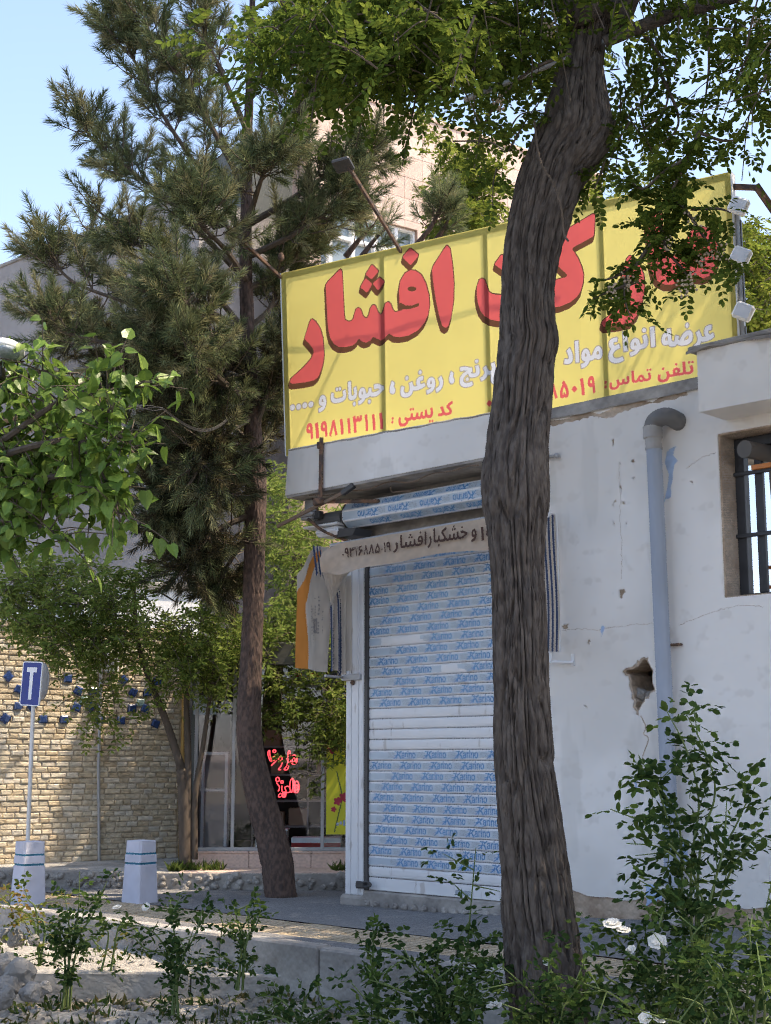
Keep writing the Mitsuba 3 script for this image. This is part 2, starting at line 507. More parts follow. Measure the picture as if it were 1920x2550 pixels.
struct('ground', grid(lambda u, v: np.stack([-900 + 1800 * u, -300 + 2000 * v, np.full(len(u), -.62)], -1), 4, 4), 'soil', 'dry earth lying under and around everything as far as the horizon')
struct('sidewalk', patch(-14, 12, -6.0, 1.225, side_h, .2), 'asphalt', 'dark asphalt pavement in the shade before the white shop', smooth=True)
struct('sidewalk', cat_([patch(-14, 12, 1.875, 2.105, lambda x, z: 0 * x + .0, .4), patch(-14, 12, 1.22, 1.88, lambda x, z: 0 * x - .012, .5)]), 'asphalt', 'narrow grey strip of pavement along its outer edge')
struct('road', patch(-40, 40, 4.65, 30, lambda x, z: 0 * x - .33, 4), 'asphalt', 'asphalt roadway on the near side of the planted strip')
# tactile paving: ribbed tan tiles, each its own piece
tact = thing('tactile_paving', 'tan ribbed tactile paving strip running along the pavement before the shutter', 'paving')
tile_rng = np.random.default_rng(3)


def tactile_tile(x, z, dz):
    ms = [cbox(x + .004, x + .296, -.05, -.002 + dz, z + .004, z + .296, .004)]
    for k in range(4):
        c = z + .06 + k * .06
        ms.append(cbox(x + .02, x + .28, -.004, .004 + dz, c - .014, c + .014, .003))
    return WALL.m(cat_(ms))


for j in range(2):
    for i in range(-18, 16):
        part(tact, 'tile', tactile_tile(i * .31, 1.255 + j * .31, tile_rng.uniform(-.002, .003)), 'tactile')
# the kerb of the pavement, in concrete lengths
kerb = thing('pavement_kerb', 'long concrete kerb stones edging the pavement towards the planted strip', 'kerb')
for i in range(-7, 6):
    x0 = i * 1.02
    part(kerb, 'kerb_stone', WALL.box(x0 + .006, x0 + 1.012, -.42, .012 + tile_rng.uniform(-.006, .006), 2.10, 2.24 + tile_rng.uniform(-.006, .006), .014), 'pale_concrete')


def y_wall(x):
    """where the channel wall stands, across the strip"""
    return 9.87 - .052 * (x + .55)


def y_kerb(x):
    return 12.66462 - (2.2 + .70261 * (x + .31722)) / .71157


def bed_h(x, y):
    n = meshkit.fbm(np.stack([x * 1.6, y * 1.6, x * 0], -1), 4, 9) - .5
    return -.205 + .12 * n * np.clip((y - y_wall(x) - .1) * 3, 0, 1)


def bed_pts(u, v):
    x = -9.0 + 8.35 * u
    y = y_wall(x) + .02 + np.maximum(y_kerb(x) - y_wall(x) - .02, .001) * v
    return np.stack([x, y, bed_h(x, y)], -1)


struct('planting_bed', grid(bed_pts, 110, 50), 'sand', 'pale dusty earth of the planting bed behind the concrete channel wall', smooth=True)


def channel_h(x, z):
    return -.37 + .10 * (meshkit.fbm(np.stack([x * 2.1, z * 2.1, x * 0], -1), 4, 12) - .5) * 2


struct('channel_floor', patch(-9, 9, 2.2, 4.5, channel_h, .06), 'soil', 'earth and litter on the floor of the roadside strip', smooth=True)
chan = thing('channel_wall', 'low cast concrete wall of the roadside channel below the dusty bed', 'channel wall')
CHF = Frame((-.55, 9.87, 0), (1.0, -.052))
for x0, x1 in ((-8.2, -6.4), (-6.4, -4.7), (-4.7, -3.3), (-3.3, -2.0), (-2.0, -.75), (-.75, .12)):
    part(chan, 'wall_length', CHF.box(x0 + .004, x1 - .004, -.7, -.19 + tile_rng.uniform(-.008, .008), -.12, tile_rng.uniform(-.008, .008), .012), 'pale_concrete')
rk = thing('road_kerb', 'smooth grey concrete kerb along the roadway in the near corner', 'kerb')
for i in range(-6, 5):
    part(rk, 'kerb_stone', WALL.box(i * 1.5 + .005, i * 1.5 + 1.495, -.7, -.2 + tile_rng.uniform(-.004, .004), 4.44, 4.66, .02), 'pale_concrete')
# gravel and litter in the channel: nobody could count it
g_v, g_f = [], []
grv = np.random.default_rng(21)
peb = trimesh.creation.icosphere(subdivisions=0)
for _ in range(2600):
    x, z = grv.uniform(-5, 5), grv.uniform(2.3, 4.55)
    p = WALL.p(x, 0, z)
    r = grv.uniform(.006, .02)
    bed = p[1] > y_wall(p[0])
    if bed and grv.random() < .6:
        continue
    p[2] = float((bed_h(p[:1], p[1:2]) if bed else channel_h(np.array([x]), np.array([z])))[0]) + r * .3
    g_v.append(np.asarray(peb.vertices) * r * grv.uniform(.6, 1.3, 3) + p)
    g_f.append(np.asarray(peb.faces))
k = single('gravel', joined(g_v, g_f), 'stone', 'loose gravel scattered on the bed and in the channel', 'gravel')
labels[k]['kind'] = 'stuff'
for i, (px, py, d, r) in enumerate([(12, 2405, 9.35, .085), (48, 2430, 9.1, .10), (20, 2455, 9.0, .07), (75, 2472, 8.9, .06), (8, 2478, 8.8, .075), (110, 2462, 9.0, .045), (40, 2338, 10.4, .06), (15, 2330, 10.5, .05), (85, 2342, 10.3, .04)]):
    p = seen(px, py, d)
    single('rock', cat_([blob(r, 30 + i, 2, .45, 1.6).apply_translation(p)]), 'stone', ['upper left broken stone of the pile in the channel at the left edge', 'big broken stone at the back right of the pile in the channel', 'broken stone in the middle of the pile in the channel', 'small stone at the right of the pile in the channel', 'lowest left stone of the pile in the channel', 'smallest stone lying apart at the right end of the pile in the channel', 'pale stone in the middle of the three on the dusty bed', 'pale stone leftmost of the three on the dusty bed', 'small pale stone rightmost of the three on the dusty bed'][i], 'rock', group=['stones piled in the channel', 'stones on the bed'][i > 5])

# platform (raised cement footway) across the side street
plat = Polygon([(-9.0, 14.55), (-3.78, 14.40), (-2.2, 14.05), (-.42, 13.93), (3.5, 13.9), (3.5, 22), (-9.0, 22)])
pm = extrude(plat, -.3, .15)
struct('footway', pm, 'pale_concrete', 'sunlit raised cement footway before the brick wall and the small shop')
pv, pf = [], []                                                # its rough cast front edge
for i in range(150):
    t = grv.uniform()
    a, b = (np.array([-3.9, 14.41]), np.array([-2.2, 14.05])) if t < .48 else (np.array([-2.2, 14.05]), np.array([-.2, 13.92]))
    q = a + (b - a) * grv.uniform()
    m = blob(grv.uniform(.015, .04), i, 1, .4)
    m.apply_translation((q[0], q[1] - .006, grv.uniform(0.0, .14)))
    pv.append(np.asarray(m.vertices)); pf.append(np.asarray(m.faces))
k = struct('footway_edge', joined(pv, pf), 'pale_concrete', 'lumpy broken cement along the front edge of the footway')
labels[k] = {'label': 'lumpy broken cement along the front edge of the footway', 'category': 'rubble', 'kind': 'stuff'}

# ================================================================ the shop
shop = thing('shop_building', 'low white plastered corner shop with a projecting canopy and a barred window', 'building')
W0, W1, WT = 2.12, 7.5, 3.90
hole_rng = np.random.default_rng(5)


def ragged(pts, amp, k, rng):
    p = np.array(pts, float)
    out = []
    for i in range(len(p)):
        a, b = p[i], p[(i + 1) % len(p)]
        for t in np.arange(k) / k:
            out.append(a + (b - a) * t + rng.normal(0, amp, 2) * (0.3 + np.linalg.norm(b - a)))
    return Polygon(out).buffer(0)


gap = ragged([(2.915, 1.872), (3.02, 1.90), (3.07, 1.955), (3.14, 1.95), (3.185, 1.86), (3.185, 1.70), (3.12, 1.655), (3.09, 1.66), (3.035, 1.53), (3.015, 1.54), (2.985, 1.67), (2.965, 1.79)], .022, 4, hole_rng)
base_pts = [(W0, .33)]
for x in np.arange(W0 + .06, W1, .06):
    y = .10 + .11 + .075 * (meshkit.fbm(np.array([[x * 3.1, 2.0, 0]]), 4, 3)[0] - .4) * 2 + .05 * np.exp(-((x - 2.3) / .12) ** 2)
    base_pts.append((x, y))
base_pts.append((W1, .2))
coat = Polygon(base_pts + [(W1, WT), (W0, WT)]).buffer(0)
win = sbox(3.79, 2.335, 4.95, 3.515)
chips = [ragged([(x, y), (x + w, y + .01), (x + w * .8, y - h), (x + .01, y - h * .8)], .03, 3, hole_rng) for x, y, w, h in
         [(2.87, 3.62, .02, .05), (2.93, 3.43, .015, .02), (3.04, 3.44, .03, .025), (3.05, 3.29, .02, .02), (2.93, 3.24, .03, .05), (2.86, 3.13, .02, .02), (2.95, 3.12, .03, .03), (2.86, 2.98, .015, .02), (2.97, 2.97, .015, .02), (2.36, 2.24, .05, .03), (2.9, 2.45, .05, .05), (3.55, 3.2, .02, .02), (2.55, 1.62, .02, .02), (2.6, 2.1, .015, .03)]]
coat = coat.difference(union_all([gap, win] + chips))
part(shop, 'wall', WALL.poly(sbox(W0, -.3, W1, WT).difference(union_all([sbox(3.80, 2.345, 4.94, 3.505), gap.buffer(-.015)])), -.30, -.012), 'bare_render')
part(shop, 'plaster_coat', WALL.poly(coat, -.016, 0), 'plaster')
part(shop, 'cavity', cat_([WALL.box(2.5, 3.6, 1.1, 2.3, -1.3, -1.28), WALL.box(2.5, 2.52, 1.1, 2.3, -1.28, -.301), WALL.box(3.58, 3.6, 1.1, 2.3, -1.28, -.301), WALL.box(2.52, 3.58, 1.1, 1.12, -1.28, -.301), WALL.box(2.52, 3.58, 2.28, 2.3, -1.28, -.301)]), 'cement', label='dark ragged hole broken through the white plaster')
for i in range(3):                                             # torn fibres and crumbs left in the hole
    m = blob(hole_rng.uniform(.02, .05), 50 + i, 2, .5)
    m.apply_translation((hole_rng.uniform(2.97, 3.15), hole_rng.uniform(1.62, 1.70), -.10))
    part(shop, 'crumb', WALL.m(m), 'cement')
part(shop, 'crack', WALL.m(tube(smooth_path([(3.06, 1.53, .0005), (3.10, 1.45, .0005), (3.08, 1.40, .0005), (3.12, 1.36, .0005), (3.06, 1.22, .0005), (3.05, 1.05, .0005)], 5), [.004] * 20 + [.002] * 6, 5)), 'bare_render')
for pts in ([(2.93, 3.42), (2.932, 3.2), (2.928, 2.98), (2.935, 2.75), (2.93, 2.55)], [(2.2, 2.18), (2.45, 2.20), (2.7, 2.185), (3.0, 2.20), (3.22, 2.19)], [(3.42, 2.17), (3.7, 2.24), (3.9, 2.27), (4.1, 2.25)], [(3.52, 3.3), (3.65, 3.36), (3.78, 3.38)]):
    q = smooth_path([(x, y, .0) for x, y in pts], 10)
    q[:, :2] += hole_rng.normal(0, .004, (len(q), 2))
    part(shop, 'crack', WALL.m(tube(q, .0014, 4)), 'bare_render')
part(shop, 'dirt_crust', WALL.poly(ragged([(2.13, 3.866), (3.55, 3.866), (3.55, 3.842), (3.1, 3.83), (2.8, 3.80), (2.7, 3.835), (2.4, 3.815), (2.13, 3.84)], .012, 9, hole_rng), .0, .0018), 'bare_render', label='brown dirt line under the roof edge')
for pts in ([(3.36, 3.46), (3.425, 3.48), (3.43, 3.40), (3.41, 3.28), (3.38, 3.10), (3.34, 3.09)], [(3.05, .33), (3.15, .35), (3.2, .24), (3.06, .2)], [(3.36, .62), (3.42, .66), (3.42, .5), (3.37, .48)], [(2.73, 2.22), (2.75, 2.2), (2.735, 2.14), (2.72, 2.17)], [(2.99, 1.12), (3.005, 1.1), (3.0, .99), (2.985, 1.03)]):
    part(shop, 'paint_patch', WALL.poly(ragged(pts, .02, 4, hole_rng), .0, .0022), 'blue_wash', label='pale blue old paint showing on the white wall')
# reveal of the window
part(shop, 'window_reveal', cat_([WALL.box(3.70, 3.80, 2.25, 3.6, -.30, -.020), WALL.box(4.94, 5.05, 2.25, 3.6, -.30, -.020), WALL.box(3.80, 4.94, 2.25, 2.345, -.30, -.020), WALL.box(3.80, 4.94, 3.505, 3.6, -.30, -.020)]), 'cement')
win_k = part(shop, 'window', WALL.m(sheet(sbox(3.80, 2.345, 4.94, 3.505), -.33)), 'pane_glass', label='clear window pane with the pale sky behind it')
fr = [(3.80, 3.872, 2.345, 3.505), (4.87, 4.94, 2.345, 3.505), (3.872, 4.87, 2.345, 2.375), (3.872, 4.87, 3.43, 3.505)]
for x0, x1, y0, y1 in fr:
    part(win_k, 'frame', WALL.box(x0, x1, y0, y1, -.27, -.20, .004), 'dark_paint')
for x in (3.953, 4.14, 4.33, 4.52, 4.71):
    part(win_k, 'bar', WALL.box(x, x + .062, 2.376, 3.429, -.24, -.205, .004), 'dark_paint')
for y in (2.775, 3.225):
    part(win_k, 'crossbar', WALL.box(3.80, 4.94, y, y + .028, -.199, -.175, .003), 'dark_paint')
for y in (2.42, 2.56):
    part(win_k, 'orange_rod', WALL.m(tube([(3.94, y, -.30), (4.93, y + .01, -.30)], .014, 8)), 'orange_paint')
flue = single('flue_stub', cat_([WALL.m(tube([(4.05, 3.375, -.30), (4.02, 3.365, .02)], .062, 20)), WALL.m(tube([(4.02, 3.365, .0205), (4.019, 3.365, .03)], [.064, .064], 20))]), 'sooty_pipe', 'sooty stub of a stove flue sticking out at the top of the barred window', 'flue pipe', smooth=35)
part(flue, 'bracket', cat_([WALL.box(4.13, 4.165, 3.25, 3.50, -.19, -.15, .003), WALL.box(3.96, 4.165, 3.25, 3.285, -.19, -.15, .003)]), 'orange_paint')
part(flue, 'end_ball', WALL.m(blob(.06, 3, 2, .1).apply_translation((4.22, 3.36, -.16))), 'rust', smooth=True)
# hood above the window
hood = part(shop, 'window_hood', WALL.poly(affinity.translate(Polygon([(3.87, 3.60), (7.5, 3.57), (7.5, 4.02), (3.87, 4.035)]), 0, 0), .0, .36), 'plaster')
part(hood, 'coping', WALL.m(cat_([grid(lambda u, v: np.stack([3.80 + 3.75 * u, 4.055 + .02 * np.sin(u * 30) * v - .03 * v * (.5 + meshkit.noise(np.stack([u * 40, v, u * 0], -1))), np.where(v < .5, -.05 + .44 * v * 2, .39 + .012 * np.sin(u * 50))], -1), 80, 2)])), 'cement')
part(hood, 'coping_slab', WALL.box(3.81, 7.5, 4.036, 4.075, -.1, .385, .008), 'cement')
# upper wall behind the canopy, side face, roof
part(shop, 'upper_wall', WALL.box(-.0, W0, 3.16, WT, -.30, -.02), 'cement')
part(shop, 'side_wall', WALL.box(-.0, .25, -.3, WT, -2.8, -.30), 'plaster')
part(shop, 'back_room', WALL.box(.25, W0, -.3, 3.2, -1.2, -1.0), 'interior')
part(shop, 'roof', WALL.box(-.02, 3.60, WT, 3.935, -2.8, -.0), 'cement')


def wavy_strip(x0, x1, y0, y1, z0, z1, n, seed):
    def fn(u, v):
        w = meshkit.fbm(np.stack([u * 14, v * 0, u * 0], -1), 3, seed) - .5
        return np.stack([x0 + (x1 - x0) * u, y0 + (y1 - y0) * v + (1 - v) * .014 * w, z0 + (z1 - z0) * v + .006 * w], -1)
    return grid(fn, n, 3)


part(shop, 'coping', cat_([WALL.m(wavy_strip(W0 - .2, 3.86, 3.868, 3.962, .022, .016, 60, 4)), WALL.box(W0 - .2, 3.86, 3.92, 3.961, -.3, .014, .005)]), 'cement')
# canopy over the shutter
can = part(shop, 'canopy', WALL.poly(Polygon([(-.375, 3.552), (2.16, 3.548), (2.16, 3.885), (1.2, 3.925), (.4, 3.95), (-.335, 3.972)]), .0, .452), 'plaster')
part(can, 'soffit', WALL.poly(Polygon([(-.365, 3.528), (2.155, 3.527), (2.155, 3.5475), (-.365, 3.551)]), .0, .445), 'cement')
part(can, 'edge_crust', WALL.m(tube([(x, 3.952 - .03 * x + .003 * math.sin(x * 9) + .003 * math.sin(x * 23), .447) for x in np.arange(-.33, 2.16, .05)], [.008 + .003 * abs(math.sin(k * 1.7)) for k in range(50)], 6)), 'cement')
part(shop, 'threshold', WALL.m(cat_([cbox(.0, W0 + .1, -.2, .125, -.3, .035, .012)] + [blob(.03, 70 + i, 2, .5).apply_translation((x, .02, .04)) for i, x in enumerate(np.arange(.05, 2.2, .11))])), 'cement')
part(shop, 'corner_footing', WALL.m(cbox(-.06, .24, -.2, .085, -.5, .07, .03)), 'cement')
jl = part(shop, 'door_jamb', WALL.box(.0, .215, .085, 3.16, -.3, .045, .006), 'white_metal', label='scuffed white metal jamb left of the roller shutter')
part(jl, 'groove', WALL.box(.216, .252, .13, 3.16, -.28, .03, .003), 'dark_metal')
part(jl, 'rib', WALL.box(.06, .075, .085, 3.12, .0455, .056, .002), 'white_metal')
part(jl, 'rib', WALL.box(.15, .165, .085, 3.12, .0455, .056, .002), 'white_metal')
part(jl, 'staple', WALL.m(cat_([blob(.02, 5, 2, .4).apply_translation((.10, 1.88, .058))])), 'rust')
part(shop, 'door_jamb', WALL.box(1.985, W0, .11, 3.16, -.3, .04, .006), 'white_metal')
# stub of pipe and wire by the right end of the canopy
single('pipe_stub', cat_([WALL.m(tube([(2.22, 3.575, .02), (2.36, 3.569, .03)], .014, 8)), WALL.m(blob(.022, 4, 2, .3).apply_translation((2.365, 3.569, .03)))]), 'galvanised', 'short bent metal stub sticking out of the wall right of the canopy', 'pipe stub')

# ---------------------------------------------------------------- roller shutter
sh = thing('roller_shutter', 'closed white roller shutter with blue printed tape still on its slats', 'roller shutter')
S0, S1, PITCHS = .25, 1.99, .0882
rs = np.random.default_rng(11)
arino = meshkit.text_mesh('arino', .030, .0006, True)
aw = arino.bounds
K = union_all([affinity.skew(g, 14) for g in (sbox(.004, -.004, .012, .046), Polygon([(.012, .016), (.034, .046), (.046, .046), (.02, .016)]), Polygon([(.012, .024), (.02, .026), (.05, -.006), (.036, -.006)]))])
K = union_all([K, Polygon([(-.012, .040), (.03, .034), (.03, .039), (-.008, .045)]), Polygon([(-.022, .012), (.012, .018), (.012, .023), (-.018, .017)]), Polygon([(-.026, -.006), (-.016, -.006), (.014, .02), (.006, .022)])])
Kmesh = extrude(K, 0, .0006)
ar = arino.copy()
ar.apply_translation((.036 - aw[0][0], 0, 0))
ar.apply_scale([1.3, 1.28, 1])
word = cat_([Kmesh.apply_scale([1.2, 1.02, 1]), ar.apply_scale([1.12, 1.22, 1])]).apply_scale([1.16, 1.25, 1])
word = trimesh.Trimesh(*[np.asarray(a) for a in (word.vertices, word.faces)], process=False)
WORDW = word.bounds[1][0]
lines = cat_([extrude(union_all([sbox(0, y, w, y + .004) for y, w in ((-.002, .092), (.006, .085), (.014, .09), (.022, .078), (.030, .088), (.038, .06))]), 0, .0004)])


def slat_mesh(x0, x1, y):
    prof = np.array([(0, -.006), (.008, .002), (.03, .005), (.06, .005), (.078, .002), (.084, -.006)])
    v, f = [], []
    for x in (x0, x1):
        v += [(x, y + a, b) for a, b in prof]
    n = len(prof)
    for i in range(n - 1):
        f += [(i, n + i, n + i + 1), (i, n + i + 1, i + 1)]
    return trimesh.Trimesh(np.array(v, float), np.array(f), process=False)


BLANK = (1, 13, 14, 15, 16)
NS = 34
for i in range(NS):
    y0 = .142 if i == 0 else .142 + .012 + i * PITCHS
    if i == 0:
        k = part(sh, 'bottom_rail', WALL.box(S0, S1, .132, .236, -.02, .004, .004), 'white_metal')
        part(k, 'sticker', WALL.box(1.235, 1.40, .150, .19, .0045, .0055), 'tape_grey', label='small worn grey label on the bottom rail')
        continue
    k = part(sh, 'slat', WALL.m(slat_mesh(S0, S1, y0)), 'white_metal')
    if i in BLANK:
        continue
    spans = [(S0 + .002, S1 - .002)]
    if i == 23:
        spans = [(S0 + .002, .40), (.86, S1 - .002)]
    elif i == 20:
        spans = [(S0 + .002, 1.10), (1.28, S1 - .002)]
    ty0, ty1 = y0 + .012, y0 + .071
    for a, b in spans:
        n = max(3, int((b - a) / .03))
        x = np.linspace(a, b, n)
        torn = i <= 12
        jag = .004 * meshkit.fbm(np.stack([x * 7, x * 0 + i, x * 0], -1), 3, i) - .002
        low, top = ty0 + (2.4 if torn else .6) * jag + (.010 * np.clip(np.sin(x * 9 + i * 2.1) - .86, 0, 1) * 7 if torn else 0), ty1 - (2.0 if torn else .5) * np.abs(jag)
        if a > .5:
            low = low + .026 * np.exp(-((x - a) / .10) ** 2)
            top = top - 0 * x
        part(k, 'tape', WALL.poly(Polygon(list(zip(x, low)) + list(zip(x[::-1], top[::-1]))).buffer(0), .0056, .0061), 'tape')
        curl = [WALL.m(grid(lambda u, v, c=c, w=w: np.stack([c + w * u, ty0 + .028 * v * (1 - u * .6) - .004, .0065 + .028 * (1 - v) * (u)], -1), 3, 3)) for c, w in ([(rs.uniform(a, b - .2), rs.uniform(.05, .12))] if (torn and rs.random() < .5 and b - a > .3) or i in (19, 20, 21) else [])]
        if curl:
            part(k, 'peeled_tape', cat_(curl), 'tape')
    off = rs.uniform(0, .37)
    ws, ls = [], []
    step = .345
    for x in np.arange(S0 - step, S1 + step, step):
        for src, dst, dx, wd_ in ((word, ws, 0, WORDW), (lines, ls, .245, .092)):
            xx = x + off + dx
            if any(a + .01 < xx and xx + wd_ < b - .005 for a, b in spans):
                m = src.copy()
                m.apply_translation((xx, y0 + (.018 if src is word else .022), .0064))
                dst.append(m)
    for m in ws:
        part(k, 'printed_word', WALL.m(m), 'tape_blue')
    for m in ls:
        part(k, 'small_print', WALL.m(m), 'tape_grey')
# drum: the rolled-up upper slats, taped upside down
NS_ = 8
DC, DR, DA0 = np.array([3.335, .155]), .118, math.radians(14)
dv = [(DC[0] + DR * math.sin(DA0 + k * math.pi / 4), DC[1] + DR * math.cos(DA0 + k * math.pi / 4)) for k in range(8)]
drum_m = []
X0, X1 = .17, 2.02
corner = np.array([[x, a, b] for x in (X0, X1) for a, b in dv])
hull = trimesh.convex.convex_hull(corner)
dk = part(sh, 'drum', WALL.m(hull), 'white_metal', label='rolled-up drum of taped slats under the canopy')
for k in range(8):
    (a0, b0), (a1, b1) = dv[k], dv[(k + 1) % 8]
    t = np.array([a1 - a0, b1 - b0]); t /= np.linalg.norm(t)
    nn = np.array([t[1], -t[0]])
    if nn @ (np.array([(a0 + a1) / 2, (b0 + b1) / 2]) - DC) < 0:
        nn = -nn
    if nn[1] < .1:
        continue

    def onto(m, x, lift):
        v = np.asarray(m.vertices)
        mid = np.array([(a0 + a1) / 2, (b0 + b1) / 2])
        up = t if t @ np.array([-1, 0]) > 0 else -t            # upside down: the letters' tops point down
        q = mid + up * (v[:, 1:2] - .02) + nn * (v[:, 2:3] + lift)
        return WALL.m(trimesh.Trimesh(np.column_stack([x - v[:, 0], q]), np.asarray(m.faces), process=False))
    part(dk, 'tape', onto(extrude(sbox(-(X1 - .01), -.014, -(X0 + .01), .054), 0, .0005), 0, .0008), 'tape')
    off = rs.uniform(0, .3)
    for x in np.arange(X0, X1 - .3, .37):
        part(dk, 'printed_word', onto(word, min(x + off + .28, X1 - .01), .0016), 'tape_blue')
        part(dk, 'small_print', onto(lines, min(x + off + .39, X1 - .01), .0016), 'tape_grey')
part(dk, 'end_ring', WALL.m(tube([(X0 - .012, DC[0], DC[1]), (X0 + .004, DC[0], DC[1])], .121, 8)), 'dark_metal')
part(sh, 'axle', WALL.m(tube([(-.28, DC[0], DC[1]), (X0, DC[0], DC[1])], .045, 12)), 'dark_metal', smooth=35)
part(sh, 'motor_cover', WALL.m(tube([(-.22, 3.33, .16), (.10, 3.33, .16)], .07, 16)), 'pvc_dark', smooth=35)
part(sh, 'tray', cat_([WALL.box(-.30, .14, 3.255, 3.275, .06, .30, .004), WALL.m(cbox(-.18, .13, 3.17, 3.25, .06, .28, .03))]), 'white_metal')
part(sh, 'side_plate', WALL.poly(Polygon([(.10, 3.14), (.30, 3.14), (.34, 3.20), (.12, 3.22)]), .05, .26), 'dark_metal')
single('padlock', cat_([WALL.m(cbox(.175, .265, .145, .205, .06, .10, .012)), WALL.m(tube(smooth_path([(.265, .16, .08), (.31, .165, .08), (.34, .18, .07), (.31, .205, .08), (.265, .195, .08)], 4), .012, 8))]), 'dark_metal', 'dark steel padlock on the bottom corner of the roller shutter', 'padlock', smooth=35)

# ---------------------------------------------------------------- drain pipe
dp = thing('drain_pipe', 'grey plastic rainwater pipe with a dark elbow on the white wall', 'drain pipe')
elbow = smooth_path([(3.47, 3.655, -.02), (3.465, 3.668, .03), (3.435, 3.69, .075), (3.385, 3.692, .095), (3.328, 3.665, .098), (3.308, 3.61, .098)], 5)
part(dp, 'elbow', WALL.m(tube(elbow, .066, 20)), 'pvc_dark', smooth=40, label='dark weathered elbow entering the wall')
part(dp, 'collar', WALL.m(tube([(3.308, 3.632, .098), (3.308, 3.545, .098)], [.071, .071], 24)), 'pvc_grey', smooth=40)
part(dp, 'coupling', WALL.m(tube([(3.31, 3.548, .098), (3.313, 3.475, .098), (3.313, 3.472, .098), (3.313, 3.46, .098)], [.060, .060, .064, .064], 24)), 'pvc_grey', smooth=40)
part(dp, 'pipe', WALL.m(tube([(3.314, 3.462, .098), (3.328, 2.1, .094), (3.345, .30, .09)], .056, 24)), 'pvc', smooth=40)
part(dp, 'shoe', WALL.m(tube(smooth_path([(3.345, .31, .09), (3.345, .2, .09), (3.35, .12, .11), (3.355, .07, .16)], 4), .064, 20)), 'pvc_grey', smooth=40)
part(dp, 'band', WALL.m(tube([(3.345, .325, .09), (3.345, .295, .09)], .068, 20)), 'dark_metal', smooth=40)
part(dp, 'clip', WALL.box(3.33, 3.44, 2.02, 2.035, .0, .06, .003), 'rust')

